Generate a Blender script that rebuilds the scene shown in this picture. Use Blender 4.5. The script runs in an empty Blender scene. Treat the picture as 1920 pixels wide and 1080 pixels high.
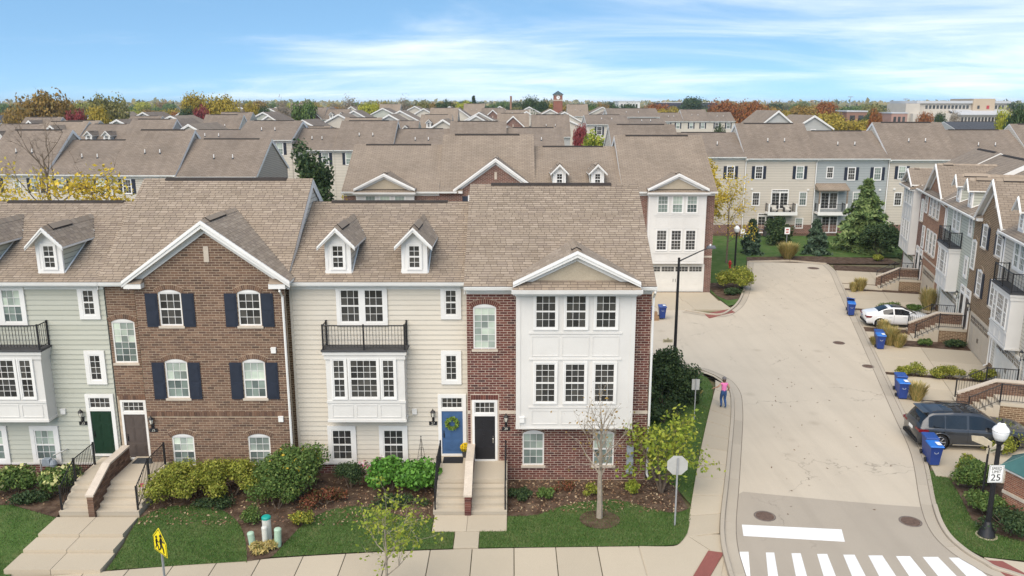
import bpy, bmesh, math, random
import numpy as np
from mathutils import Vector, Matrix

random.seed(7); RNG = np.random.default_rng(7)
S = bpy.context.scene
COL = S.collection
R = math.radians

# ------------------------------------------------------------------ camera
CAM_H, FPX, PITCH = 15.64, 1530.0, math.atan(345/1530.0)
cam = bpy.data.cameras.new('camera'); cam.sensor_width = 36; cam.lens = 36*FPX/1920
cam.clip_start = 0.5; cam.clip_end = 9000
camo = bpy.data.objects.new('camera', cam); COL.objects.link(camo)
camo.location = (0, 0, CAM_H); camo.rotation_euler = (math.pi/2-PITCH, 0, 0)
S.camera = camo
# ------------------------------------------------------------------ light
SUN_ELEV, SUN_AZ = 49, 206          # azimuth clockwise from +Y (behind and left of the camera)
sun = bpy.data.lights.new('sun', 'SUN'); sun.energy = 2.9; sun.angle = R(70); sun.color = (1, .87, .70)
suno = bpy.data.objects.new('sun', sun); COL.objects.link(suno)
suno.rotation_euler = (R(90-SUN_ELEV), 0, R(180-SUN_AZ))
S.view_settings.view_transform = 'Standard'; S.view_settings.look = 'None'
S.view_settings.gamma = 1; S.view_settings.use_curve_mapping = False
S.view_settings.exposure = .77
S.cycles.max_bounces = 5; S.cycles.diffuse_bounces = 3; S.cycles.glossy_bounces = 2
S.cycles.transparent_max_bounces = 4; S.cycles.caustics_reflective = False; S.cycles.caustics_refractive = False
S.cycles.use_denoising = True

W = bpy.data.worlds.new('World'); S.world = W; W.use_nodes = True
def world():
    nt = W.node_tree; N = nt.nodes; L = nt.links
    N.clear()
    out = N.new('ShaderNodeOutputWorld'); bg = N.new('ShaderNodeBackground'); L.new(bg.outputs[0], out.inputs[0])
    bg.inputs[1].default_value = SKY_STRENGTH
    tc = N.new('ShaderNodeTexCoord')
    def math_(op, a, b=None, c=None):
        n = N.new('ShaderNodeMath'); n.operation = op
        for i, q in enumerate((a, b, c)):
            if q is None: continue
            if isinstance(q, (int, float)): n.inputs[i].default_value = q
            else: L.new(q, n.inputs[i])
        return n.outputs[0]
    sep = N.new('ShaderNodeSeparateXYZ'); L.new(tc.outputs['Generated'], sep.inputs[0])
    x, y, z = sep.outputs
    # clear sky; the lowest band of air is read a little higher up, where it is bluer
    zz = math_('ADD', math_('MULTIPLY', math_('MAXIMUM', z, 0.0), 2.6), 0.16)
    cmb = N.new('ShaderNodeCombineXYZ'); L.new(x, cmb.inputs[0]); L.new(y, cmb.inputs[1]); L.new(zz, cmb.inputs[2])
    nrm = N.new('ShaderNodeVectorMath'); nrm.operation = 'NORMALIZE'; L.new(cmb.outputs[0], nrm.inputs[0])
    sky = N.new('ShaderNodeTexSky'); sky.sky_type = 'NISHITA'; sky.sun_disc = False
    sky.sun_elevation = R(SUN_ELEV); sky.sun_rotation = R(SUN_AZ)
    sky.air_density = 1.0; sky.dust_density = 0.3; sky.ozone_density = 2.5; sky.altitude = 200
    L.new(nrm.outputs[0], sky.inputs[0])
    # cirrus: noise on the cloud sheet seen in perspective
    den = math_('ADD', math_('MAXIMUM', z, 0.0), 0.13)
    u = math_('DIVIDE', x, den); v = math_('DIVIDE', y, den)
    cv = N.new('ShaderNodeCombineXYZ'); L.new(u, cv.inputs[0]); L.new(v, cv.inputs[1])
    mp = N.new('ShaderNodeMapping'); mp.inputs['Rotation'].default_value = (0, 0, R(24)); mp.inputs['Scale'].default_value = (.50, .95, 1)
    mp.inputs['Location'].default_value = (3.1, 1.7, 0)
    L.new(cv.outputs[0], mp.inputs[0])
    n1 = N.new('ShaderNodeTexNoise'); n1.inputs['Scale'].default_value = .95; n1.inputs['Detail'].default_value = 9
    n1.inputs['Roughness'].default_value = .62; n1.inputs['Distortion'].default_value = .55; L.new(mp.outputs[0], n1.inputs[0])
    n2 = N.new('ShaderNodeTexNoise'); n2.inputs['Scale'].default_value = .23; n2.inputs['Detail'].default_value = 2; L.new(mp.outputs[0], n2.inputs[0])
    # more cloud towards the right and low down
    side = math_('MULTIPLY', x, .30)
    vr = N.new('ShaderNodeMapRange'); vr.interpolation_type = 'SMOOTHSTEP'; vr.inputs[1].default_value = .13; vr.inputs[2].default_value = .6; vr.inputs[3].default_value = 0; vr.inputs[4].default_value = .42; L.new(z, vr.inputs[0]); veil = vr.outputs[0]   # thickening veil overhead: the light in the place is soft
    low = math_('MULTIPLY', math_('SUBTRACT', .07, z), 1.1)
    den2 = math_('ADD', math_('ADD', math_('ADD', n1.outputs[0], math_('MULTIPLY', math_('SUBTRACT', n2.outputs[0], .5), .9)), side), math_('ADD', low, veil))
    ramp = N.new('ShaderNodeMapRange'); ramp.interpolation_type = 'SMOOTHSTEP'
    ramp.inputs[1].default_value = .40; ramp.inputs[2].default_value = 1.0; ramp.inputs[3].default_value = 0; ramp.inputs[4].default_value = .92
    L.new(den2, ramp.inputs[0])
    hs = N.new('ShaderNodeHueSaturation'); hs.inputs['Hue'].default_value = SKY_HUE; hs.inputs['Saturation'].default_value = SKY_SAT; hs.inputs['Value'].default_value = SKY_VAL
    L.new(sky.outputs[0], hs.inputs['Color'])
    mx = N.new('ShaderNodeMix'); mx.data_type = 'RGBA'
    hz_ = N.new('ShaderNodeMapRange'); hz_.inputs[1].default_value = 0; hz_.inputs[2].default_value = .12; hz_.inputs[3].default_value = .74; hz_.inputs[4].default_value = 1; L.new(z, hz_.inputs[0])
    dm = N.new('ShaderNodeVectorMath'); dm.operation = 'SCALE'; L.new(hs.outputs[0], dm.inputs[0]); L.new(hz_.outputs[0], dm.inputs['Scale'])
    L.new(ramp.outputs[0], mx.inputs[0]); L.new(dm.outputs[0], mx.inputs[6]); mx.inputs[7].default_value = CLOUD
    L.new(mx.outputs[2], bg.inputs[0])
HAZE = .00016
SKY_STRENGTH = .14; SKY_HUE = .484; SKY_SAT = 1.02; SKY_VAL = 1.08; CLOUD = (6.3, 6.25, 6.15, 1)
world()

# ------------------------------------------------------------------ photo measurements -> metres
_c, _s = math.cos(PITCH), math.sin(PITCH)
def _ray(px, py):
    u = (px-960)/FPX; v = -(py-540)/FPX
    return u, _c+v*_s, -_s+v*_c
def G(px, py, z=0.0):               # a spot seen on level z
    d = _ray(px, py); t = (z-CAM_H)/d[2]
    return d[0]*t, d[1]*t
def FY(px, py, y):                  # a spot seen on an upright sheet at distance y
    d = _ray(px, py); t = y/d[1]
    return d[0]*t, CAM_H+d[2]*t
def sm(a, b, x):
    t = min(1, max(0, (x-a)/(b-a))); return t*t*(3-2*t)
def ground_z(x, y):                 # the front verge falls gently to the west
    return -.42*sm(0, 19, -x-1.0)*sm(0, 2.6, 28.9-y)

# ------------------------------------------------------------------ mesh helpers
class MB:
    def __init__(s): s.v = []; s.f = []; s.m = []
    def add(s, vs, fs, mi=0):
        b = len(s.v); s.v.extend(vs)
        for f in fs: s.f.append(tuple(b+i for i in f)); s.m.append(mi)
        return s
    def box(s, x0, x1, y0, y1, z0, z1, mi=0):
        return s.add([(x0,y0,z0),(x1,y0,z0),(x1,y1,z0),(x0,y1,z0),(x0,y0,z1),(x1,y0,z1),(x1,y1,z1),(x0,y1,z1)],
                     [(0,3,2,1),(4,5,6,7),(0,1,5,4),(1,2,6,5),(2,3,7,6),(3,0,4,7)], mi)
    def poly(s, pts, mi=0): return s.add([tuple(p) for p in pts], [tuple(range(len(pts)))], mi)
    def prism_x(s, yz, x0, x1, mi=0, mi_end=None):      # outline in y,z swept along x
        n = len(yz); vs = [(x0,a,b) for a,b in yz]+[(x1,a,b) for a,b in yz]
        s.add(vs, [(i,(i+1)%n,n+(i+1)%n,n+i) for i in range(n)], mi)
        b = len(s.v)-2*n; e = mi if mi_end is None else mi_end
        s.f.append(tuple(b+i for i in range(n-1,-1,-1))); s.m.append(e)
        s.f.append(tuple(b+n+i for i in range(n))); s.m.append(e); return s
    def prism_y(s, xz, y0, y1, mi=0):                   # outline in x,z swept along y
        n = len(xz); vs = [(a,y0,b) for a,b in xz]+[(a,y1,b) for a,b in xz]
        return s.add(vs, [(i,(i+1)%n,n+(i+1)%n,n+i) for i in range(n)]+[tuple(range(n-1,-1,-1)), tuple(range(n,2*n))], mi)
    def prism_z(s, xy, z0, z1, mi=0):
        n = len(xy); vs = [(a,b,z0) for a,b in xy]+[(a,b,z1) for a,b in xy]
        return s.add(vs, [(i,(i+1)%n,n+(i+1)%n,n+i) for i in range(n)]+[tuple(range(n-1,-1,-1)), tuple(range(n,2*n))], mi)
    def tube(s, path, rad, n=6, mi=0, cap=True):
        path = [Vector(p) for p in path]; k = len(path)
        if not isinstance(rad, (list, tuple)): rad = [rad]*k
        b = len(s.v)
        for i, p in enumerate(path):
            d = (path[min(i+1,k-1)]-path[max(i-1,0)]).normalized()
            a = d.cross(Vector((0,0,1)) if abs(d.z) < .9 else Vector((1,0,0))).normalized(); c = d.cross(a)
            for j in range(n):
                t = 2*math.pi*j/n; s.v.append(tuple(p+(a*math.cos(t)+c*math.sin(t))*rad[i]))
        for i in range(k-1):
            for j in range(n):
                s.f.append((b+i*n+j, b+i*n+(j+1)%n, b+(i+1)*n+(j+1)%n, b+(i+1)*n+j)); s.m.append(mi)
        if cap:
            s.f.append(tuple(b+j for j in range(n-1,-1,-1))); s.m.append(mi)
            s.f.append(tuple(b+(k-1)*n+j for j in range(n))); s.m.append(mi)
        return s
    def lathe(s, prof, n=16, c=(0,0,0), mi=0):          # profile of (r,z)
        b = len(s.v); k = len(prof)
        for r, z in prof:
            for j in range(n):
                t = 2*math.pi*j/n; s.v.append((c[0]+r*math.cos(t), c[1]+r*math.sin(t), c[2]+z))
        for i in range(k-1):
            for j in range(n):
                s.f.append((b+i*n+j, b+i*n+(j+1)%n, b+(i+1)*n+(j+1)%n, b+(i+1)*n+j)); s.m.append(mi)
        s.f.append(tuple(b+j for j in range(n-1,-1,-1))); s.m.append(mi)
        s.f.append(tuple(b+(k-1)*n+j for j in range(n))); s.m.append(mi)
        return s
    def mesh(s, name, mats, smooth=False):
        me = bpy.data.meshes.new(name); me.from_pydata(s.v, [], s.f)
        for m in (mats if isinstance(mats, (list, tuple)) else [mats]): me.materials.append(m)
        if any(s.m): me.polygons.foreach_set('material_index', s.m)
        if smooth: me.polygons.foreach_set('use_smooth', [True]*len(s.f))
        metric_uv(me); return me

def metric_uv(me):                  # uv in metres: u level along the face, v up the face
    nl = len(me.loops); npoly = len(me.polygons)
    if not nl: return
    uv = me.uv_layers.new(name='UVMap')
    co = np.empty(len(me.vertices)*3, np.float32); me.vertices.foreach_get('co', co); co = co.reshape(-1, 3)
    li = np.empty(nl, np.int32); me.loops.foreach_get('vertex_index', li)
    nr = np.empty(npoly*3, np.float32); me.polygons.foreach_get('normal', nr); nr = nr.reshape(-1, 3)
    lt = np.empty(npoly, np.int32); me.polygons.foreach_get('loop_total', lt)
    n = np.repeat(nr, lt, axis=0); flat = np.abs(n[:, 2]) > .995
    u = np.stack([-n[:, 1], n[:, 0], np.zeros(nl)], 1); u[flat] = (1, 0, 0)
    u /= np.maximum(np.linalg.norm(u, axis=1, keepdims=True), 1e-6)
    v = np.cross(n, u); p = co[li]
    out = np.stack([(p*u).sum(1), (p*v).sum(1)], 1).astype(np.float32)
    uv.data.foreach_set('uv', out.ravel())

def link(o, parent=None):
    COL.objects.link(o)
    if parent is not None: o.parent = parent
    return o
def part(name, mb, mats, parent=None, loc=None, rot=None, smooth=False, label=None, kind=None):
    me = mb if isinstance(mb, bpy.types.Mesh) else mb.mesh(name, mats, smooth)
    o = bpy.data.objects.new(name, me); link(o, parent)
    if loc is not None: o.location = loc
    if rot is not None: o.rotation_euler = rot
    if label: o['label'] = label
    if kind: o['kind'] = kind
    return o
def thing(name, label, cat, loc=(0,0,0), rz=0.0, group=None):
    o = bpy.data.objects.new(name, None); COL.objects.link(o); o.location = loc; o.rotation_euler = (0,0,rz)
    o.empty_display_size = .3
    return tag(o, label, cat, group)
def tag(o, label=None, cat=None, group=None, kind=None):
    if label: o['label'] = label
    if cat: o['category'] = cat
    if group: o['group'] = group
    if kind: o['kind'] = kind
    return o
KIDS = {}
def copy_tree(o, parent=None):
    c = o.copy(); COL.objects.link(c); c.parent = parent
    for ch in o.children: copy_tree(ch, c)
    return c

# ------------------------------------------------------------------ materials
def _mat(name):
    m = bpy.data.materials.new(name); m.use_nodes = True
    return m, m.node_tree.nodes, m.node_tree.links, m.node_tree.nodes['Principled BSDF']
def _ramp(N, cols):
    r = N.new('ShaderNodeValToRGB'); e = r.color_ramp.elements
    while len(e) < len(cols): e.new(.5)
    for i, c in enumerate(cols): e[i].position = i/(len(cols)-1); e[i].color = (*c, 1)
    return r
def _mixmul(N, L, a, b, fac=1.0):
    m = N.new('ShaderNodeMix'); m.data_type = 'RGBA'; m.blend_type = 'MULTIPLY'; m.inputs[0].default_value = fac
    L.new(a, m.inputs[6]); L.new(b, m.inputs[7]); return m.outputs[2]
def _noise(N, L, vec, scale, detail=4, rough=.6):
    n = N.new('ShaderNodeTexNoise'); n.inputs['Scale'].default_value = scale; n.inputs['Detail'].default_value = detail
    n.inputs['Roughness'].default_value = rough
    if vec is not None: L.new(vec, n.inputs[0])
    return n
def _pos(N): return N.new('ShaderNodeNewGeometry').outputs['Position']
def _rand(N, L):                    # one number for each loose piece or each copied object
    g = N.new('ShaderNodeNewGeometry'); o = N.new('ShaderNodeObjectInfo')
    a = N.new('ShaderNodeMath'); a.operation = 'ADD'; L.new(g.outputs['Random Per Island'], a.inputs[0]); L.new(o.outputs['Random'], a.inputs[1])
    f = N.new('ShaderNodeMath'); f.operation = 'FRACT'; L.new(a.outputs[0], f.inputs[0]); return f.outputs[0]
def _bump(N, L, h, b, dist=.01, strength=.5):
    n = N.new('ShaderNodeBump'); n.inputs['Distance'].default_value = dist; n.inputs['Strength'].default_value = strength
    L.new(h, n.inputs['Height']); L.new(n.outputs[0], b.inputs['Normal'])
def plain(name, col, rough=.7, var=.15, scale=3.0, fine=0.0, metal=0.0, bump=0.0, spec=.35):
    m, N, L, b = _mat(name); b.inputs['Roughness'].default_value = rough; b.inputs['Metallic'].default_value = metal
    b.inputs['Specular IOR Level'].default_value = spec
    if var <= 0: b.inputs['Base Color'].default_value = (*col, 1); return m
    p = _pos(N); n = _noise(N, L, p, scale, 6)
    r = _ramp(N, [tuple(c*(1-var) for c in col), tuple(min(1, c*(1+var)) for c in col)])
    mr = N.new('ShaderNodeMapRange'); mr.inputs[1].default_value = .3; mr.inputs[2].default_value = .7; L.new(n.outputs[0], mr.inputs[0])
    L.new(mr.outputs[0], r.inputs[0]); c = r.outputs[0]
    if fine:
        n2 = _noise(N, L, p, fine, 3); r2 = _ramp(N, [(.72,)*3, (1.22,)*3]); L.new(n2.outputs[0], r2.inputs[0]); c = _mixmul(N, L, c, r2.outputs[0])
        if bump: _bump(N, L, n2.outputs[0], b, bump)
    L.new(c, b.inputs['Base Color']); return m
def pieces(name, cols, rough=.85, blotch=.25, bscale=.6, fine=40):      # one tone for each brick, shingle or board
    m, N, L, b = _mat(name); b.inputs['Roughness'].default_value = rough; b.inputs['Specular IOR Level'].default_value = .25
    r = _ramp(N, cols); L.new(_rand(N, L), r.inputs[0]); c = r.outputs[0]; p = _pos(N)
    if blotch:
        n = _noise(N, L, p, bscale, 5); r2 = _ramp(N, [(1-blotch*1.6,)*3, (1,)*3, (1+blotch,)*3])
        L.new(n.outputs[0], r2.inputs[0]); c = _mixmul(N, L, c, r2.outputs[0])
    if fine:
        n = _noise(N, L, p, fine, 2); r3 = _ramp(N, [(.8,)*3, (1.2,)*3]); L.new(n.outputs[0], r3.inputs[0]); c = _mixmul(N, L, c, r3.outputs[0])
    L.new(c, b.inputs['Base Color']); return m
def coursed(name, c1, c2, mortar, bw, bh, msize, rough=.85, bias=0.0, blotch=.2, bscale=.5, bump=.01, freq=2, offset=.5):   # far brick, shingle, siding courses
    m, N, L, b = _mat(name); b.inputs['Roughness'].default_value = rough; b.inputs['Specular IOR Level'].default_value = .25
    uv = N.new('ShaderNodeUVMap').outputs[0]
    t = N.new('ShaderNodeTexBrick'); L.new(uv, t.inputs[0]); t.offset = offset; t.offset_frequency = freq
    t.inputs['Color1'].default_value = (*c1,1); t.inputs['Color2'].default_value = (*c2,1); t.inputs['Mortar'].default_value = (*mortar,1)
    t.inputs['Scale'].default_value = 1; t.inputs['Mortar Size'].default_value = msize; t.inputs['Mortar Smooth'].default_value = .2
    t.inputs['Bias'].default_value = bias; t.inputs['Brick Width'].default_value = bw; t.inputs['Row Height'].default_value = bh
    p = _pos(N); n = _noise(N, L, p, bscale, 6); r2 = _ramp(N, [(1-blotch*1.5,)*3, (1,)*3, (1+blotch,)*3]); L.new(n.outputs[0], r2.inputs[0])
    c = _mixmul(N, L, t.outputs[0], r2.outputs[0])
    mp = N.new('ShaderNodeMapping'); mp.inputs['Scale'].default_value = (1.3, .12, 1); L.new(uv, mp.inputs[0])   # weather streaks down the slope
    n3 = _noise(N, L, mp.outputs[0], 1.2, 4); r4 = _ramp(N, [(1-blotch,)*3, (1+blotch*.6,)*3]); L.new(n3.outputs[0], r4.inputs[0])
    c = _mixmul(N, L, c, r4.outputs[0])
    L.new(c, b.inputs['Base Color'])
    if bump:
        inv = N.new('ShaderNodeMath'); inv.operation = 'SUBTRACT'; inv.inputs[0].default_value = 1; L.new(t.outputs[1], inv.inputs[1])
        _bump(N, L, inv.outputs[0], b, bump, .7)
    return m
def leafy(name, cols, trans=.25, rough=.6):
    g = 1.2 if max(max(c) for c in cols) > .25 else 2.0; cols = [tuple(min(.8, k*g) for k in c) for c in cols]
    m, N, L, b = _mat(name); b.inputs['Roughness'].default_value = rough; b.inputs['Specular IOR Level'].default_value = .2
    r = _ramp(N, cols); L.new(_rand(N, L), r.inputs[0]); c = r.outputs[0]
    L.new(c, b.inputs['Base Color'])
    if trans:
        tr = N.new('ShaderNodeBsdfTranslucent'); L.new(c, tr.inputs[0]); mx = N.new('ShaderNodeMixShader'); mx.inputs[0].default_value = trans
        out = N['Material Output']; L.new(b.outputs[0], mx.inputs[1]); L.new(tr.outputs[0], mx.inputs[2]); L.new(mx.outputs[0], out.inputs[0])
    return m
def glassy(name, col, rough=.06):
    m, N, L, b = _mat(name); b.inputs['Base Color'].default_value = (*col, 1); b.inputs['Roughness'].default_value = rough
    b.inputs['Specular IOR Level'].default_value = .6
    n = _noise(N, L, _pos(N), 1.1, 2); r = _ramp(N, [tuple(c*.4 for c in col), tuple(c*1.7 for c in col)]); L.new(n.outputs[0], r.inputs[0])
    ri = _ramp(N, [(.55,.56,.58), (1.0,1.0,1.0), (1.7,1.65,1.55)]); L.new(_rand(N, L), ri.inputs[0]); L.new(_mixmul(N, L, r.outputs[0], ri.outputs[0]), b.inputs['Base Color'])
    n2 = _noise(N, L, _pos(N), .5, 1); _bump(N, L, n2.outputs[0], b, .05, .25)
    return m
def paved(name, col, var=.14, crack=0.0, stain=.2, fine=60, rough=.9, streak=0):
    m, N, L, b = _mat(name); b.inputs['Roughness'].default_value = rough; b.inputs['Specular IOR Level'].default_value = .2; p = _pos(N)
    n = _noise(N, L, p, .35, 6, .65); r = _ramp(N, [tuple(c*(1-var) for c in col), col, tuple(c*(1+var*.7) for c in col)]); L.new(n.outputs[0], r.inputs[0]); c = r.outputs[0]
    n2 = _noise(N, L, p, fine, 3); r2 = _ramp(N, [(.78,)*3, (1.2,)*3]); L.new(n2.outputs[0], r2.inputs[0]); c = _mixmul(N, L, c, r2.outputs[0])
    n3 = _noise(N, L, p, 1.7, 5, .7); r3 = _ramp(N, [(1-stain*1.6,)*3, (1,)*3, (1,)*3, (1+stain*.3,)*3]); L.new(n3.outputs[0], r3.inputs[0]); c = _mixmul(N, L, c, r3.outputs[0])
    ri = _ramp(N, [(.93,)*3, (1.06,)*3]); L.new(_rand(N, L), ri.inputs[0]); c = _mixmul(N, L, c, ri.outputs[0])
    if crack:
        w = _noise(N, L, p, .7, 3); ad = N.new('ShaderNodeVectorMath'); ad.operation = 'MULTIPLY_ADD'; L.new(w.outputs['Color'], ad.inputs[0]); ad.inputs[1].default_value = (2.2,)*3; L.new(p, ad.inputs[2])
        vo = N.new('ShaderNodeTexVoronoi'); vo.feature = 'DISTANCE_TO_EDGE'; vo.inputs['Scale'].default_value = .16; L.new(ad.outputs[0], vo.inputs[0])
        mr = N.new('ShaderNodeMapRange'); mr.inputs[1].default_value = 0; mr.inputs[2].default_value = .006; L.new(vo.outputs[0], mr.inputs[0])
        br = _noise(N, L, p, .22, 3); mm = N.new('ShaderNodeMapRange'); mm.inputs[1].default_value = .5; mm.inputs[2].default_value = .6; L.new(br.outputs[0], mm.inputs[0])
        sb = N.new('ShaderNodeMath'); sb.operation = 'MAXIMUM'; iv = N.new('ShaderNodeMath'); iv.operation = 'SUBTRACT'; iv.inputs[0].default_value = 1; L.new(mm.outputs[0], iv.inputs[1])
        L.new(mr.outputs[0], sb.inputs[0]); L.new(iv.outputs[0], sb.inputs[1])
        rc = _ramp(N, [(1-crack,)*3, (1,)*3]); L.new(sb.outputs[0], rc.inputs[0]); c = _mixmul(N, L, c, rc.outputs[0])
    if streak:
        mp = N.new('ShaderNodeMapping'); mp.inputs['Rotation'].default_value = (0, 0, R(16.5)); mp.inputs['Scale'].default_value = (.9, .05, 1); L.new(p, mp.inputs[0])
        ns = _noise(N, L, mp.outputs[0], 1.3, 5, .6); rs = _ramp(N, [(1-streak*1.5,)*3, (1,)*3, (1+streak*.8,)*3]); L.new(ns.outputs[0], rs.inputs[0]); c = _mixmul(N, L, c, rs.outputs[0])
        vo2 = N.new('ShaderNodeTexVoronoi'); vo2.inputs['Scale'].default_value = .33; L.new(p, vo2.inputs[0]); mr2 = N.new('ShaderNodeMapRange'); mr2.inputs[1].default_value = .0; mr2.inputs[2].default_value = .16; mr2.interpolation_type = 'SMOOTHSTEP'; L.new(vo2.outputs[0], mr2.inputs[0])
        rv = _ramp(N, [(.84,.83,.82), (1,1,1)]); L.new(mr2.outputs[0], rv.inputs[0]); c = _mixmul(N, L, c, rv.outputs[0])
    L.new(c, b.inputs['Base Color']); _bump(N, L, n2.outputs[0], b, .004, .4); return m
def patchy(name, cols, scale=1.5, fine=25, bump=.02):
    m, N, L, b = _mat(name); b.inputs['Roughness'].default_value = .95; b.inputs['Specular IOR Level'].default_value = .1; p = _pos(N)
    n = _noise(N, L, p, scale, 7, .65); mr = N.new('ShaderNodeMapRange'); mr.inputs[1].default_value = .28; mr.inputs[2].default_value = .72; L.new(n.outputs[0], mr.inputs[0])
    r = _ramp(N, cols); L.new(mr.outputs[0], r.inputs[0])
    n2 = _noise(N, L, p, fine, 4, .7); r2 = _ramp(N, [(.45,)*3, (1.5,)*3]); L.new(n2.outputs[0], r2.inputs[0])
    L.new(_mixmul(N, L, r.outputs[0], r2.outputs[0]), b.inputs['Base Color']); _bump(N, L, n2.outputs[0], b, bump, .8); return m

WHITE = plain('white_paint', (.71,.70,.675), .5, .07, .9)
TRIM = plain('offwhite_panel', (.63,.615,.585), .6, .07, .5)
GUTTER = plain('gutter_white', (.74,.735,.71), .45, .06, 1.2)
CREAM = pieces('cream_siding', [(.545,.50,.425),(.595,.55,.47),(.57,.525,.445)], .75, .06, .8, 0)
SAGE = pieces('sage_siding', [(.41,.415,.35),(.45,.455,.39),(.43,.435,.37)], .75, .06, .8, 0)
BRICK_BROWN = pieces('brown_brick', [(.085,.054,.040),(.18,.105,.070),(.125,.075,.053),(.22,.14,.095),(.105,.062,.047)], .9, .15, .7, 30)
BRICK_RED = pieces('red_brick', [(.075,.027,.024),(.145,.050,.040),(.105,.038,.032),(.175,.070,.052),(.062,.029,.028)], .9, .15, .7, 30)
MORTAR_TAN = plain('mortar_tan', (.44,.355,.26), .95, .2, 4)
MORTAR_GREY = plain('mortar_grey', (.52,.43,.35), .95, .2, 4)
SHINGLE = pieces('shingle', [(.232,.184,.139),(.31,.248,.189),(.27,.217,.165),(.345,.28,.217),(.245,.195,.153),(.288,.231,.175)], .95, .17, .4, 55)
SHINGLE_FAR = coursed('shingle_courses', (.242,.193,.147), (.288,.233,.18), (.142,.111,.086), .42, .19, .014, .95, 0, .2, .35, .012)
SHINGLE_AGED = coursed('aged_shingle_courses', (.20,.16,.125), (.248,.201,.159), (.12,.094,.076), .42, .19, .014, .95, 0, .26, .3, .012)
SHINGLE_DARK = coursed('slate_shingle_courses', (.06,.065,.075), (.085,.09,.10), (.04,.04,.045), .42, .19, .014, .95, 0, .2, .3, .01)
ROOF_UNDER_SHADOW = plain('roof_underlay_and_shadow_line', (.075,.056,.043), .95, .2, 2)  # underlay, and the shadow line painted on shingle butts
VENT_DARK = plain('ridge_vent_dark', (.035,.028,.024), .9, .2, 3)
def siding_far(n, c): return coursed(n, c, tuple(k*1.06 for k in c), tuple(k*.6 for k in c), 30, .2, .02, .75, 0, .06, .4, .012)
SID_BEIGE = siding_far('beige_siding_courses', (.53,.485,.415)); SID_BLUE = siding_far('blue_grey_siding_courses', (.34,.365,.365))
SID_SAGE = siding_far('sage_siding_courses', (.46,.475,.41)); SID_CREAM = siding_far('cream_siding_courses', (.57,.53,.455)); SID_TAN = siding_far('tan_siding_courses', (.40,.355,.30))
SID_GREY = siding_far('grey_siding_courses', (.42,.42,.40))
BRK_BROWN_FAR = coursed('brown_brick_courses', (.13,.078,.045), (.21,.13,.078), (.40,.31,.20), .305, .102, .016, .9, 0, .12, .6, .006)
BRK_RED_FAR = coursed('red_brick_courses', (.095,.034,.028), (.17,.062,.046), (.38,.31,.25), .305, .102, .014, .9, 0, .12, .6, .006)
BRK_ORANGE_FAR = coursed('orange_brick_courses', (.24,.115,.07), (.34,.175,.11), (.40,.30,.21), .305, .102, .012, .9, 0, .12, .6, .006)
STUCCO = plain('beige_stucco', (.42,.36,.27), .9, .08, 2, 30, bump=.004)
STONE = plain('cast_stone', (.52,.45,.37), .85, .10, 2.5, 30)
GLASS = glassy('window_glass', (.042,.042,.041)); BLIND = glassy('blind_behind_glass', (.30,.35,.31), .12); BLIND2 = glassy('curtain_behind_glass', (.13,.165,.155), .1)
BLACK = plain('black_metal', (.016,.016,.018), .45, .2, 6); NAVY = plain('navy_shutter', (.018,.024,.040), .55, .15, 3)
DARKGREY = plain('dark_deck', (.06,.06,.062), .8, .2, 2)
CONCRETE = paved('concrete', (.455,.39,.295), .10, 0, .12); CONC_OLD = paved('kerb_concrete', (.42,.365,.29), .14, 0, .2)
STEPS = paved('step_concrete', (.48,.42,.33), .12, 0, .15); JOINT = plain('joint_sand', (.17,.14,.11), .95, .2, 5)
ROADM = paved('road_surface', (.475,.412,.325), .11, .35, .13, 45, streak=.11); ROADD = paved('asphalt_apron', (.375,.325,.262), .10, .4, .13, 45, streak=.09)
PAINT = paved('road_paint', (.76,.755,.735), .05, 0, .15, 30, .7); BRICKPAD = coursed('red_tactile', (.30,.105,.085), (.26,.09,.075), (.22,.08,.065), .06, .06, .008, .85, 0, .12, 1, .004, 1, 0)
GRASS = patchy('lawn_grass', [(.042,.085,.020),(.062,.115,.028),(.085,.132,.040),(.14,.145,.06)], .9, 30)
BLADE = leafy('grass_blade', [(.026,.055,.012),(.042,.080,.019),(.060,.095,.027),(.095,.098,.042)], .2)
MULCH = patchy('mulch', [(.035,.022,.015),(.075,.048,.033),(.12,.082,.058),(.17,.125,.09)], 2.2, 22, .03)
EARTH = patchy('earth', [(.10,.12,.05),(.15,.135,.075),(.20,.17,.10)], .05, 3)
BARK = plain('bark', (.15,.115,.085), .95, .3, 8, 40, bump=.01); BARK_PALE = plain('pale_bark', (.30,.255,.20), .95, .25, 8, 40, bump=.01)
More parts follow.
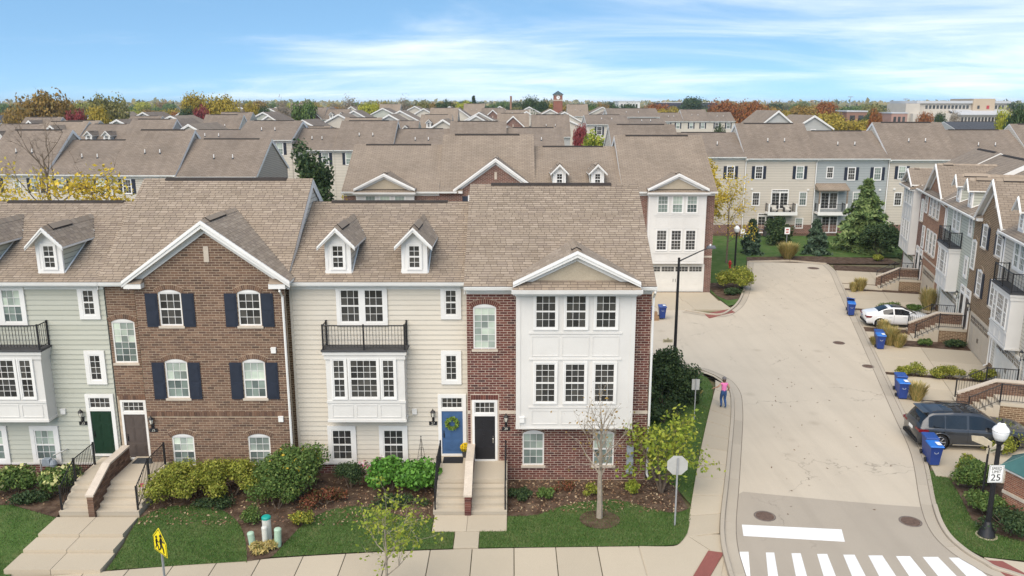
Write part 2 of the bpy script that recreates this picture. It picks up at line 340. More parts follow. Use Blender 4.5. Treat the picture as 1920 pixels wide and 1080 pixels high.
# ------------------------------------------------------------------ courses of pieces
def _span(poly, v):
    xs = []
    for i in range(len(poly)):
        (a, b), (c, d) = poly[i], poly[(i+1) % len(poly)]
        if (b <= v < d) or (d <= v < b): xs.append(a+(c-a)*(v-b)/(d-b))
    return (min(xs), max(xs)) if len(xs) >= 2 else None
def _minus(iv, cuts):
    out = [iv]
    for a, b in cuts:
        nx = []
        for p, q in out:
            if b <= p or a >= q: nx.append((p, q)); continue
            if a > p: nx.append((p, a))
            if b < q: nx.append((b, q))
        out = nx
    return out
_brick_mesh = {}
def brick_face(parent, poly, y, mat, holes=(), n_obj=0, near=(None, None), bw=.305, bh=.104, sub='brick', to_local=None):
    """bricks in running bond on the plane y (facing -y); poly is convex in x,z"""
    zs = [p[1] for p in poly]; z = min(zs); k = 0; full = []; cut = MB()
    while z+bh*.6 < max(zs):
        zm = z+bh/2; sp = _span(poly, zm)
        if sp:
            for a, b in _minus(sp, [(h[0], h[1]) for h in holes if h[2] < zm < h[3]]):
                j = math.floor(a/bw)-1; off = (k % 2)*bw/2
                while j*bw+off < b:
                    p, q = max(a, j*bw+off)+.011, min(b, (j+1)*bw+off)-.011
                    if q-p > .03:
                        if abs(q-p-(bw-.022)) < 1e-4: full.append((p, z+.012))
                        else: cut.box(p, q, y-.010-random.random()*.003, y+.004, z+.012, z+bh-.012)
                    j += 1
        z += bh; k += 1
    if n_obj and full:
        cx, cz = near[0] if near[0] is not None else 3, near[1] if near[1] is not None else 9
        full.sort(key=lambda f: (f[0]-cx)**2+(f[1]-cz)**2)
    singles, rest = full[:n_obj], full[n_obj:]
    for p, q in rest: cut.box(p, p+bw-.022, y-.010-random.random()*.003, y+.004, q, q+bh-.024)
    if singles:
        key = (mat.name, bw, bh)
        if key not in _brick_mesh: _brick_mesh[key] = MB().box(0, bw-.022, -.011, .004, 0, bh-.024).mesh('brick', mat)
        for p, q in singles: part(sub, _brick_mesh[key], None, parent, (p, y, q))
    if cut.v: part('brick_courses', cut, mat, parent, kind='stuff')
_tab_mesh = {}
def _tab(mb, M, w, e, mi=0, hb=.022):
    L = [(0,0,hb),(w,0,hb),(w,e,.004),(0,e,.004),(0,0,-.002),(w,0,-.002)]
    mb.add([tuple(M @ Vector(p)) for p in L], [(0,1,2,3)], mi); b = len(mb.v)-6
    for f in ((4,5,1,0),(4,0,3),(5,2,1)): mb.f.append(tuple(b+i for i in f)); mb.m.append(1)  # butt and side edges coloured dark: course shadow line put into the colour
def shingle_face(parent, pts, U, V, mat=None, n_obj=0, e=.148, holes=(), hb=.022):
    mat = mat or SHINGLE; U = Vector(U).normalized(); V = Vector(V).normalized(); Nn = U.cross(V); O = Vector(pts[0])
    poly = [((Vector(p)-O).dot(U), (Vector(p)-O).dot(V)) for p in pts]
    v = min(p[1] for p in poly); top = max(p[1] for p in poly); mb = MB(); done = 0; k = 0
    while v < top-.02:
        h = min(e*1.04, top-v); sp = _span(poly, min(v+e*.5, top-.005))
        if sp:
            u, b = sp; first = True
            while u < b-.02:
                w = random.choice((.22, .28, .28, .36, .42))
                if first: w *= random.uniform(.3, 1); first = False; std = False
                else: std = True
                q = u+w
                if q > b-.06: q = b; std = False
                M = Matrix.Translation(O+U*u+V*v) @ Matrix((U, V, Nn)).transposed().to_4x4()
                if std and done < n_obj and h >= e:
                    key = (mat.name, w, hb)
                    if key not in _tab_mesh:
                        t = MB(); _tab(t, Matrix.Identity(4), w-.013, e*1.04, 0, hb); _tab_mesh[key] = t.mesh('shingle', [mat, ROOF_UNDER_SHADOW])
                    o = part('shingle', _tab_mesh[key], None, parent); o.matrix_local = M; done += 1
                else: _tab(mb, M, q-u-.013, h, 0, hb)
                u = q
        v += e; k += 1
    if mb.v: part('shingle_courses', mb, [mat, ROOF_UNDER_SHADOW], parent, kind='stuff')

# ------------------------------------------------------------------ windows, doors
_win = {}
def _grid(mb, w, h, cols, rows, x0, z0, y0, y1, t):
    for i in range(1, cols): x = x0+w*i/cols; mb.box(x-t/2, x+t/2, y0, y1, z0, z0+h)
    for j in range(1, rows): z = z0+h*j/rows; mb.box(x0, x0+w, y0+.002, y1-.001, z-t/2, z+t/2)
def window(T, x0, x1, z0, z1, y, cols=3, rows=4, trim=.12, near=False, shade=0, single=False, sill=False, name='window', top_blind=None, frame=.055):
    """sash window; glass plane at y, wall is behind (+y). rows counts both sashes. shade: 0 dark, 1 blind above, 2 blind all, 3 curtain all"""
    w, h = round(x1-x0, 3), round(z1-z0, 3); key = (w, h, cols, rows, trim, single, frame)
    if key not in _win:
        f = MB()
        if trim:
            f.box(-trim, 0, -.045, .03, -trim, h+trim); f.box(w, w+trim, -.045, .03, -trim, h+trim)
            f.box(0, w, -.043, .03, h, h+trim); f.box(0, w, -.043, .03, -trim, 0)
        s = frame
        f.box(0, s, -.03, .01, 0, h); f.box(w-s, w, -.03, .01, 0, h); f.box(s, w-s, -.028, .01, 0, s); f.box(s, w-s, -.028, .01, h-s, h)
        if not single: f.box(s, w-s, -.034, .01, h/2-.03, h/2+.03)
        m = MB()
        if single: _grid(m, w-2*s, h-2*s, cols, rows, s, s, -.018, -.002, .017); sash = [(s, h-s, rows)]
        else:
            _grid(m, w-2*s, h/2-s-.03, cols, rows//2, s, s, -.018, -.002, .017); _grid(m, w-2*s, h/2-s-.03, cols, rows//2, s, h/2+.03, -.018, -.002, .017)
            sash = [(s, h/2-.03, rows//2), (h/2+.03, h-s, rows//2)]
        _win[key] = (f.mesh('window', WHITE), m.mesh('muntin', WHITE) if m.v else None, sash, {})
    fm, mm, sash, pm = _win[key]
    o = part(name, fm, None, T, (x0, y, z0))
    if mm: part('muntin', mm, None, o)
    s = frame
    for si, (a, b, r) in enumerate(sash):
        mat = (GLASS, [BLIND if si == len(sash)-1 else GLASS, BLIND][0], BLIND, BLIND2)[shade]
        if shade == 1 and not single and si == 0: mat = BLIND2
        if near:
            pw, ph = (w-2*s)/cols, (b-a)/r
            for i in range(cols):
                for j in range(r):
                    m2 = mat
                    if single and shade == 1: m2 = BLIND if j >= r*.5 else BLIND2
                    k2 = (round(pw, 3), round(ph, 3), m2.name)
                    if k2 not in pm: pm[k2] = MB().box(.004, pw-.004, 0, .006, .004, ph-.004).mesh('pane', m2)
                    p = part('pane', pm[k2], None, o, (s+i*pw, 0, a+j*ph)); p.rotation_euler = (random.uniform(-.012, .012), 0, random.uniform(-.012, .012))
        else:
            k2 = (si, mat.name)
            if k2 not in pm: pm[k2] = MB().box(s, w-s, 0, .006, a, b).mesh('pane', mat)
            part('pane', pm[k2], None, o)
    if sill: part('sill', MB().box(-.07, w+.07, -.11, .02, -.10, -.002), STONE, o)
    return o
def arch(T, x0, x1, zs, y, brick, rise=.13, ring=.21, n=15):
    w = x1-x0; xc = (x0+x1)/2; rad = (w*w/4+rise*rise)/(2*rise); zc = zs+rise-rad; a0 = math.asin(w/2/rad)
    seg = [(xc+rad*math.sin(t), zc+rad*math.cos(t)) for t in np.linspace(-a0, a0, 11)]
    part('arch_panel', MB().prism_y(seg[::-1], y-.006, y+.05), WHITE, T)
    a1 = a0*1.12; mb = MB(); ts = np.linspace(-a1, a1, n+1)
    for i in range(n):
        t0, t1 = ts[i]+.006/rad, ts[i+1]-.006/rad
        q = [(xc+r*math.sin(t), zc+r*math.cos(t)) for r, t in ((rad+.004, t0), (rad+.004, t1), (rad+ring, t1), (rad+ring, t0))]
        mb.prism_y(q, y-.03-random.random()*.004, y+.01)
    part('brick_arch', mb, brick, T); mo = MB()
    ring_o = [(xc+(rad+ring+.012)*math.sin(t), zc+(rad+ring+.012)*math.cos(t)) for t in np.linspace(-a1, a1, 11)]
    ring_i = [(xc+rad*math.sin(t), zc+rad*math.cos(t)) for t in np.linspace(a1, -a1, 11)]
    for i in range(10): mo.prism_y([ring_i[10-i], ring_i[9-i], ring_o[i+1], ring_o[i]], y-.022, y+.008)
    part('arch_mortar', mo, MORTAR_TAN, T)
def shutter(T, x0, x1, z0, z1, y, mat=None, label=None):
    w, h = x1-x0, z1-z0; mb = MB().box(0, w, -.03, 0, 0, h)
    for a, b in ((.06, .44), (.5, .94)):
        mb.box(.05, w-.05, -.042, -.029, h*a, h*b); mb.box(.09, w-.09, -.05, -.041, h*a+.05, h*b-.05)
    return part('shutter', mb, mat or NAVY, T, (x0, y, z0))
def door(T, x0, x1, z0, z1, y, mat, surround=.13, ztr=None, knob_side=1, trim=None, label=None, near=True):
    trim = trim or WHITE; w, h = x1-x0, z1-z0
    d = MB().box(0, w, -.02, .03, 0, h)
    for cx in (.27, .73):
        for a, b in ((.08, .30), (.37, .68), (.75, .93)):
            d.box(w*cx-w*.17, w*cx+w*.17, -.03, -.019, h*a, h*b); d.box(w*cx-w*.12, w*cx+w*.12, -.037, -.029, h*a+.04, h*b-.04)
    o = part('door', d, mat, T, (x0, y, z0), label=label)
    kx = w*.9 if knob_side > 0 else w*.1
    hd = MB().box(kx-.025, kx+.025, -.045, -.02, h*.38, h*.50).tube([(kx,-.04,h*.39),(kx,-.085,h*.41),(kx,-.085,h*.47),(kx,-.04,h*.49)], .012, 5).lathe([(.03,0),(.03,.02)], 8, (kx,-.05,h*.53))
    part('handle', hd, BLACK if mat is not DOOR_BLACK else plain('nickel', (.55,.54,.52), .3, 0, metal=1), o)
    top = ztr if ztr else z1
    f = MB(); s = surround; zt = top+s
    f.box(x0-s, x0, y-.06, y+.04, z0-.08, zt); f.box(x1, x1+s, y-.06, y+.04, z0-.08, zt); f.box(x0, x1, y-.058, y+.04, top, zt)
    if ztr: f.box(x0, x1, y-.056, y+.04, z1, z1+.13)
    f.box(x0, x1, y-.10, y+.04, z0-.08, z0-.004)
    part('door_surround', f, trim, T)
    if ztr: window(T, x0+.01, x1-.01, z1+.131, ztr-.001, y, 4, 2, 0, near, 0, True, frame=.03, name='transom')
    return o
DOOR_BLACK = plain('black_door', (.017,.017,.02), .4, .1, 4); DOOR_BLUE = plain('blue_door', (.05,.11,.23), .5, .1, 4)
DOOR_GREEN = plain('green_door', (.009,.032,.016), .45, .1, 4); DOOR_BROWN = plain('taupe_door', (.085,.068,.06), .5, .1, 4)
GARAGE = plain('garage_paint', (.70,.68,.63), .55, .05, 1.5); GARAGE_TAN = plain('tan_garage_paint', (.50,.43,.34), .6, .06, 1.5)
def text(T, s, size, loc, mat, rx=R(90), rz=0, name='lettering', ext=.004, sx=1.0, align='CENTER', spacing=1.0):
    c = bpy.data.curves.new(name, 'FONT'); c.body = s; c.size = size; c.extrude = ext; c.align_x = align; c.align_y = 'CENTER'; c.space_character = spacing
    o = bpy.data.objects.new(name, c); COL.objects.link(o); dg = bpy.context.evaluated_depsgraph_get(); me = bpy.data.meshes.new_from_object(o.evaluated_get(dg)); bpy.data.objects.remove(o)
    me.materials.clear(); me.materials.append(mat); o = bpy.data.objects.new(name, me); link(o, T); o.location = loc; o.rotation_euler = (rx, 0, rz); o.scale = (sx, 1, 1); return o
PALE = plain('pale_lettering', (.62,.60,.52), .6, 0); LAMPGLASS = plain('lamp_glass', (.75,.72,.62), .25, .05, 5)
def lantern(T, x, z, y):
    b = MB().lathe([(.03,-.28),(.035,-.24),(.018,-.2),(.018,-.06),(.05,-.03)], 8, (0,-.16,0)).tube([(0,0,-.18),(0,-.1,-.22),(0,-.16,-.2)], .014, 5).box(-.05, .05, -.015, .0, -.28, -.08)
    b.lathe([(.11,.17),(.12,.19),(.05,.27),(.015,.30),(.02,.33),(.0,.36)], 6, (0,-.16,0))
    for k in range(6):
        t = k*math.pi/3; b.tube([(.055*math.cos(t),-.16+.055*math.sin(t),-.03),(.10*math.cos(t),-.16+.10*math.sin(t),.18)], .008, 4)
    o = part('wall_lantern', b, BLACK, T, (x, y, z)); part('glass', MB().lathe([(.05,-.025),(.092,.17)], 6, (0,-.16,0)), LAMPGLASS, o); return o
def plaque(T, x, z, y, num):
    o = part('number_plaque', MB().box(-.17, .17, -.02, 0, -.08, .08), BLACK, T, (x, y, z)); text(o, num, .15, (0,-.022,-.002), PALE); return o
def vent_box(T, x, z, y): part('wall_vent', MB().box(-.1,.1,-.09,0,-.1,.1).prism_y([(-.12,.1),(.12,.1),(.1,.14),(-.1,.14)], -.1, 0), WHITE, T, (x, y, z))
_bal = MB().box(-.008, .008, -.008, .008, 0, 1).mesh('baluster', BLACK)
def railing(T, pts, h=1.0, gap=.115, name='railing', posts=None, mat=None):
    """straight runs through pts (feet); rails, a post at each pt, balusters"""
    pts = [Vector(p) for p in pts]; mb = MB()
    for a, b in zip(pts, pts[1:]):
        mb.tube([a+Vector((0,0,h)), b+Vector((0,0,h))], .026, 4); mb.tube([a+Vector((0,0,.1)), b+Vector((0,0,.1))], .018, 4)
    o = part(name, mb, BLACK, T)
    for p in pts: part('post', MB().box(-.03,.03,-.03,.03,0,h+.06), BLACK, o, p)
    for a, b in zip(pts, pts[1:]):
        d = b-a; n = max(2, int(d.xy.length/gap))
        for i in range(1, n):
            q = a+d*(i/n); bo = part('baluster', _bal, None, o, (q.x, q.y, q.z+.1)); bo.scale = (1, 1, h-.1)
    return o

# ------------------------------------------------------------------ house shell
def mortar_wall(T, x0, x1, z0, z1, holes, mat, depth=.11, y=0.0, tri=None):
    xs = sorted({x0, x1, *[h[0] for h in holes], *[h[1] for h in holes]}); zs = sorted({z0, z1, *[h[2] for h in holes], *[h[3] for h in holes]})
    xs = [x for x in xs if x0 <= x <= x1]; zs = [z for z in zs if z0 <= z <= z1]; mb = MB()
    for a, b in zip(xs, xs[1:]):
        for c, d in zip(zs, zs[1:]):
            if any(h[0] < (a+b)/2 < h[1] and h[2] < (c+d)/2 < h[3] for h in holes): continue
            mb.poly([(a,y,c),(b,y,c),(b,y,d),(a,y,d)])
    for a, b, c, d in [h[:4] for h in holes]:
        e = y+depth
        mb.poly([(a,y,c),(a,y,d),(a,e,d),(a,e,c)]); mb.poly([(b,y,c),(b,e,c),(b,e,d),(b,y,d)])
        mb.poly([(a,y,d),(b,y,d),(b,e,d),(a,e,d)]); mb.poly([(a,y,c),(a,e,c),(b,e,c),(b,y,c)])
    if tri: mb.poly([(p, y, q) for p, q in tri])
    return part('wall_face', mb, mat, T)
EO = .4
def shell(T, w, ze, zr, yr, side, front=None, roof=None, y0=0.0, ov=(.0, .0), near=0, vents=0, ridge=(.12, .85), ze_back=None, shingles=True, gut=True, hole_x=None, EO=EO):
    roof = roof or SHINGLE_FAR; zu = ze-.2; sl = (zr-ze)/(yr+EO); zi = ze+sl*(EO+y0)-.17; yb = 2*yr-y0
    pent = [(y0,-.6),(yb,-.6),(yb,zi),(yr,zr-.18),(y0,zi)]
    wl = MB(); n = len(pent); x0, x1 = .012, w-.012
    wl.add([(x0,a,b) for a,b in pent]+[(x1,a,b) for a,b in pent], [(i,(i+1)%n,n+(i+1)%n,n+i) for i in range(n)], 0)
    wl.f.append(tuple(range(n-1,-1,-1))); wl.m.append(0); wl.f.append(tuple(range(n,2*n))); wl.m.append(0)
    wl.m[4] = 1
    part('wall', wl, [side, front or side], T)
    cs = [(-EO,ze),(-EO,ze-.13),(yr,zr-.16),(2*yr+EO,ze-.13),(2*yr+EO,ze),(yr,zr)]
    rf = MB().prism_x(cs, -ov[0]+.004, w+ov[1]-.004, 0, 1)
    ro = part('roof', rf, [roof, WHITE], T)
    if shingles and near:
        c, s = (yr+EO), (zr-ze); V = (0, c, s)
        shingle_face(ro, [(-ov[0],-EO-.03,ze-.02),(w+ov[1],-EO-.03,ze-.02),(w+ov[1],yr,zr),(-ov[0],yr,zr)], (1,0,0), V, n_obj=near)
    for sx, o_ in ((0, ov[0]), (1, ov[1])):
        if not o_: continue
        xx = -o_+.006 if sx == 0 else w+o_-.031
        r = MB().prism_x([(-EO+.01,ze-.10),(-EO+.01,ze-.34),(yr,zr-.40),(2*yr+EO-.01,ze-.34),(2*yr+EO-.01,ze-.10),(yr,zr-.12)], xx, xx+.025)
        part('rake_board', r, WHITE, T)
    if ridge: part('ridge_vent', MB().prism_x([(yr-.16,zr-.16*sl+.0),(yr+.16,zr-.16*sl+.0),(yr+.15,zr-.15*sl+.06),(yr,zr+.055),(yr-.15,zr-.15*sl+.06)], w*ridge[0], w*ridge[1]), VENT_DARK, ro)
    if gut:
        part('gutter', MB().prism_x([(-EO-.13,ze-.03),(-EO-.10,ze-.15),(-EO-.005,ze-.16),(-EO-.005,ze-.03)], -ov[0], w+ov[1]), GUTTER, T)
        part('soffit', MB().box(.004, w-.004, -EO, -.02, ze-.21, ze-.165).box(.004, w-.004, -.045, -.003, ze-.40, ze-.21), WHITE, T)
    for k in range(vents):
        vx = w*(.38+.24*k) if vents > 1 else w*.5; vy = yr*.42; vz = ze+sl*(vy+EO)
        part('vent_pipe', MB().lathe([(.055,-.1),(.055,.42),(.04,.45)], 8, (vx, vy, vz)), WHITE, ro); part('flashing', MB().lathe([(.14,-.05),(.08,.1)], 8, (vx, vy, vz)), DARKGREY, ro)
    return ro, sl
def rake(T, xc, hw, yf, zb, zp, drop=.24, thick=.07, name='gable_trim', inner=None):
    mb = MB(); sl = (zp-zb)/hw
    for s in (-1, 1):
        q = [(xc, zp+.01), (xc+s*hw, zb+.01), (xc+s*hw, zb-drop), (xc, zp-drop*1.25)]
        mb.prism_y(q if s < 0 else q[::-1], yf-thick, yf)
        q = [(xc, zp-drop*.3), (xc+s*hw, zb-drop*.3), (xc+s*hw, zb-drop*.55), (xc, zp-drop*.6)]
        mb.prism_y(q if s < 0 else q[::-1], yf-thick-.035, yf-thick+.002)
        if inner is not None:
            q = [(xc, zp-drop*1.1), (xc+s*(hw-.12), zb-drop*.9+sl*.12-.02), (xc+s*(hw-.12), zb-drop*2.0+sl*.12), (xc, zp-drop*2.2)]
            mb.prism_y(q if s < 0 else q[::-1], inner-.05, inner)
    return part(name, mb, WHITE, T)
def cross_gable(T, roof, xc, hw, yf, zb, zp, ze, sl, rmat, near=0, cap=True, name='gable_roof', th=.1, caplen=.7, EO=EO):
    yb = (zp-ze)/sl-EO; ybb = (zb-ze)/sl-EO; mb = MB(); ln = math.hypot(hw, zp-zb)
    for s in (-1, 1):
        top = [(xc,yf,zp),(xc,yb,zp),(xc+s*hw,ybb,zb),(xc+s*hw,yf,zb)]
        if s > 0: top = top[::-1]
        mb.poly(top, 0); mb.poly([(a,b,c-th) for a,b,c in top[::-1]], 1)
        mb.poly([(xc+s*hw,yf,zb),(xc+s*hw,yf,zb-th),(xc+s*hw,ybb,zb-th),(xc+s*hw,ybb,zb)][::s], 1)
        mb.poly([(xc,yf,zp),(xc,yf,zp-th),(xc+s*hw,yf,zb-th),(xc+s*hw,yf,zb)][::s], 1)
    g = part(name, mb, [rmat, WHITE], T)
    if near:
        shingle_face(g, [(xc+hw,yf-.03,zb),(xc+hw,ybb,zb),(xc,yb,zp),(xc,yf-.03,zp)], (0,1,0), (-hw,0,zp-zb), n_obj=near//2, hb=.009)
        shingle_face(g, [(xc-hw,ybb,zb),(xc-hw,yf-.03,zb),(xc,yf-.03,zp),(xc,yb,zp)], (0,-1,0), (hw,0,zp-zb), n_obj=near//2, hb=.009)
    if cap:
        k = (zp-zb)/hw; q = .17
        c = MB()
        n = max(1, int((yb-yf-.1)/.3))
        for i in range(n):
            y0 = yf+.1+i*.3
            c.add([(xc-q,y0,zp-q*k+.03),(xc,y0,zp+.045),(xc+q,y0,zp-q*k+.03),(xc-q,y0+.31,zp-q*k+.014),(xc,y0+.31,zp+.028),(xc+q,y0+.31,zp-q*k+.014)], [(0,1,4,3),(1,2,5,4),(0,2,1)])
        part('ridge_cap', c, SHINGLE, g)
        cv = MB().prism_y([(xc-.2,zp-.2*k+.04),(xc+.2,zp-.2*k+.04),(xc+.19,zp-.19*k+.09),(xc,zp+.085),(xc-.19,zp-.19*k+.09)], yf+.5, yf+.5+min(caplen, max(.2, yb-yf-.7))); cv.m[2] = cv.m[3] = 1
        part('cap_vent', cv, [VENT_DARK, SHINGLE], g)
    return g
def dormer(T, xc, w, yf, ze, sl, zeave, zpk, rmat, side, near=0, cols=2, nearwin=False, hw=None):
    hw = hw or w/2+.26; zroof = lambda y: ze+sl*(y+EO); yb = (zeave-ze)/sl-EO; a, b = xc-w/2, xc+w/2
    d = MB(); zk = (zpk-zeave)/hw; zt = zeave+(hw-w/2)*zk-.06; zp2 = zpk-.06
    d.add([(a,yf,zroof(yf)-.05),(b,yf,zroof(yf)-.05),(b,yf,zt),(xc,yf,zp2),(a,yf,zt)], [(0,1,2,3,4)], 0)
    for x, o in ((a, 1), (b, -1)):
        q = [(x,yf,zroof(yf)-.05),(x,yf,zt),(x,(zt-ze)/sl-EO+.05,zt),(x,(zt-ze)/sl-EO+.05,zt-.05)]
        d.poly(q if o > 0 else q[::-1], 1)
    o = part('dormer', d, [WHITE, side], T)
    part('corner_board', MB().box(a-.02,a+.10,yf-.02,yf+.08,zroof(yf)-.03,zt).box(b-.10,b+.02,yf-.02,yf+.08,zroof(yf)-.03,zt).box(a+.1,b-.1,yf-.018,yf+.02,zroof(yf)-.03,zroof(yf)+.16), WHITE, o)
    fl = MB()
    for x, s in ((a-.03, -1), (b+.03, 1)):
        y2 = (zt-ze)/sl-EO; fl.tube([(x,yf,zroof(yf)+.02),(x,y2,zt+.02)], .035, 4)
    part('flashing', fl, GUTTER, o)
    z0 = zroof(yf)+.2; ww = w*.50
    window(o if False else T, xc-ww/2, xc+ww/2, z0, min(z0+.98, zt-.02), yf-.012, cols, 4, .06, nearwin, 0, name='dormer_window')
    g = cross_gable(T, None, xc, hw, yf-.32, zeave, zpk, ze, sl, rmat, near, True, 'dormer_roof', .08, 1.5)
    rake(T, xc, hw, yf-.32, zeave, zpk, .15, .05, 'dormer_trim')
    return o
def panels(T, x0, x1, z0, z1, y, n, mat=None, name='panel'):
    w = (x1-x0)/n
    for i in range(n):
        a, b = x0+i*w+.06, x0+(i+1)*w-.06; t = .035
        part(name, MB().box(a,b,y-.018,y+.004,z1-t,z1).box(a,b,y-.018,y+.004,z0,z0+t).box(a,a+t,y-.017,y+.004,z0+t,z1-t).box(b-t,b,y-.017,y+.004,z0+t,z1-t), mat or TRIM, T)
def downspout(T, x, y, ze, z0=.25, lean=0):
    part('downspout', MB().tube([(x,y-EO-.06,ze-.14),(x,y-EO-.05,ze-.25),(x,y-.1,ze-.55),(x,y-.09,z0+.1),(x+.05,y-.3,z0)], .05, 6), GUTTER, T)
def garage_door(T, x0, x1, z1, y, mat=None, near=True, z0=0.02):
    mat = mat or GARAGE; w, h = x1-x0, z1-z0; o = part('garage_door', MB().box(0, w, .0, .05, 0, h), mat, T, (x0, y, z0)); n = 4
    for i in range(n):
        for j in range(4):
            a, b = w*i/n+.07, w*(i+1)/n-.07; c, d = h*j/4+.05, h*(j+1)/4-.05
            if j == 3:
                part('pane', MB().box(a, b, -.012, .01, c+.04, d-.02), GLASS, o)
                m = MB(); _grid(m, b-a, d-c-.06, 4, 2, a, c+.04, -.02, -.01, .022); part('muntin', m, mat, o)
            else: part('panel', MB().box(a, b, -.012, .01, c, d), mat, o)
    part('handle', MB().box(w/2-.12,w/2-.09,-.04,.0,h*.38,h*.5).box(w/2+.09,w/2+.12,-.04,.0,h*.38,h*.5), BLACK, o)
    part('garage_trim', MB().box(x0-.14,x0,y-.03,y+.06,z0,z1+.16).box(x1,x1+.14,y-.03,y+.06,z0,z1+.16).box(x0,x1,y-.028,y+.06,z1,z1+.16), mat, T)
    return o
def boards(T, x0, x1, z0, z1, mat, e=.212):
    n = round((z1-z0)/e); e = (z1-z0)/n; me = MB().add([(x0,-.044,0),(x1,-.044,0),(x1,-.008,e+.01),(x0,-.008,e+.01),(x0,.004,0),(x1,.004,0),(x0,.004,e+.01),(x1,.004,e+.01)],
        [(0,1,2,3),(4,5,1,0),(4,0,3,6),(5,7,2,1)]).mesh('siding_board', mat)
    for k in range(n): part('siding_board', me, None, T, (0, 0, z0+k*e))

# ------------------------------------------------------------------ the three kinds of front
def front_siding(T, w, near, colmat, num, door_mat, ze, zr, yr, ov=(0,0), roof=None, garage=False, doorlabel=None, farmat=None, lamp=True):
    """cream or sage clapboard, bay with balcony, two dormers, door at the right end"""
    roof = roof or SHINGLE_FAR; k = w/7.33; X = lambda x: x*k; nb = 300 if near else 0
    ro, sl = shell(T, w, ze, zr, yr, farmat, farmat, ROOF_UNDER_SHADOW if near else roof, 0, ov, nb)
    yw = -.050
    if near:
        boards(T, .014, w-.014, .5, ze-.21, colmat)
        brick_face(T, [(.02,-.3),(w-.02,-.3),(w-.02,.44),(.02,.44)], -.012, BRICK_RED, n_obj=0)
        part('skirt_face', MB().box(.013, w-.013, -.012, .005, -.6, .47), MORTAR_GREY, T); part('water_table', MB().box(.013, w-.013, -.07, .0, .44, .53), TRIM, T)
    part('corner_board', MB().box(.014, .12, -.06, -.005, .5, ze-.21), colmat, T)
    window(T, X(2.09), X(2.985), 6.79, 8.21, yw, 3, 4, .15, near, 0 if near == 27 else 1); window(T, X(3.015), X(3.90), 6.79, 8.21, yw-.001, 3, 4, .149, near, 0 if near == 27 else 1)
    window(T, X(6.42), X(6.93), 7.1, 8.2, yw, 2, 4, .17, near, 0); window(T, X(6.39), X(6.90), 4.26, 5.40, yw, 2, 4, .17, near, 0, True)
    # bay
    a, b, d, z0, z1 = X(1.52), X(4.76), .7, 2.75, 5.62
    bm = MB().box(a, b, -d, -.002, z0, z1); bo = part('bay', bm, TRIM, T)
    part('cornice', MB().box(a-.1,b+.1,-d-.1,-.003,z1-.02,z1+.12).box(a-.05,b+.05,-d-.05,-.004,z1-.22,z1-.021), TRIM, bo)
    part('deck', MB().box(a-.14,b+.14,-d-.14,-.005,z1+.121,z1+.20), DARKGREY, bo)
    part('bay_base', MB().box(a-.03,b+.03,-d-.03,-.004,z0-.10,z0-.001), TRIM, bo)
    for x in (a+.5, b-.5): part('bracket', MB().prism_x([(-.01,z0-.1),(-d+.1,z0-.1),(-.01,z0-.42)], x-.06, x+.06), TRIM, bo)
    part('bay_rail', MB().box(a-.02,b+.02,-d-.035,-d,3.5,3.6).box(a-.02,b+.02,-d-.02,-d,5.46,5.52), TRIM, bo)
    panels(bo, a+.12, b-.12, 2.86, 3.42, -d, 3)
    for p, q, c in ((1.80, 2.32, 2), (2.50, 3.66, 4 if near else 4), (3.83, 4.36, 2)): window(T, X(p), X(q), 3.72, 5.40, -d-.012, c, 6, .07, near, 0)
    railing(T, [(a-.05,-.06,z1+.2),(a-.05,-d-.06,z1+.2),((a+b)/2,-d-.06,z1+.2),(b+.05,-d-.06,z1+.2),(b+.05,-.06,z1+.2)], 1.02, .125, 'balcony_railing')
    if garage:
        part('skirt_face', MB().box(.013, w-.013, -.02, .005, -.3, .5), BRK_BROWN_FAR, T); garage_door(T, X(1.0), X(5.4), 2.25, -.03, GARAGE)
        door(T, X(6.25), X(7.1), 1.0, 3.0, -.03, door_mat, .13, 3.45, near=False)
    else:
        window(T, X(1.47), X(2.34), .66, 2.05, yw, 3, 4, .17, near, 0 if near == 27 else 1); window(T, X(3.67), X(4.55), .66, 2.05, yw, 3, 4, .17, near, 0 if near == 27 else 1)
        door(T, X(6.2), X(7.1), .95, 2.9, -.052, door_mat, .15, 3.5, -1, label=doorlabel)
    if lamp: lantern(T, X(5.84), 2.7, -.035)
    if num: plaque(T, X(5.83), 2.33, -.045, num)
    if near: vent_box(T, X(5.05), 2.86, -.03)
    for xc in (2.07, 5.2): dormer(T, X(xc), 1.02, .1, ze, sl, 10.0 if near else ze+1.42, 10.78 if near else ze+2.2, ROOF_UNDER_SHADOW if near else roof, farmat, 60 if near else 0, 2, near)
    return ro
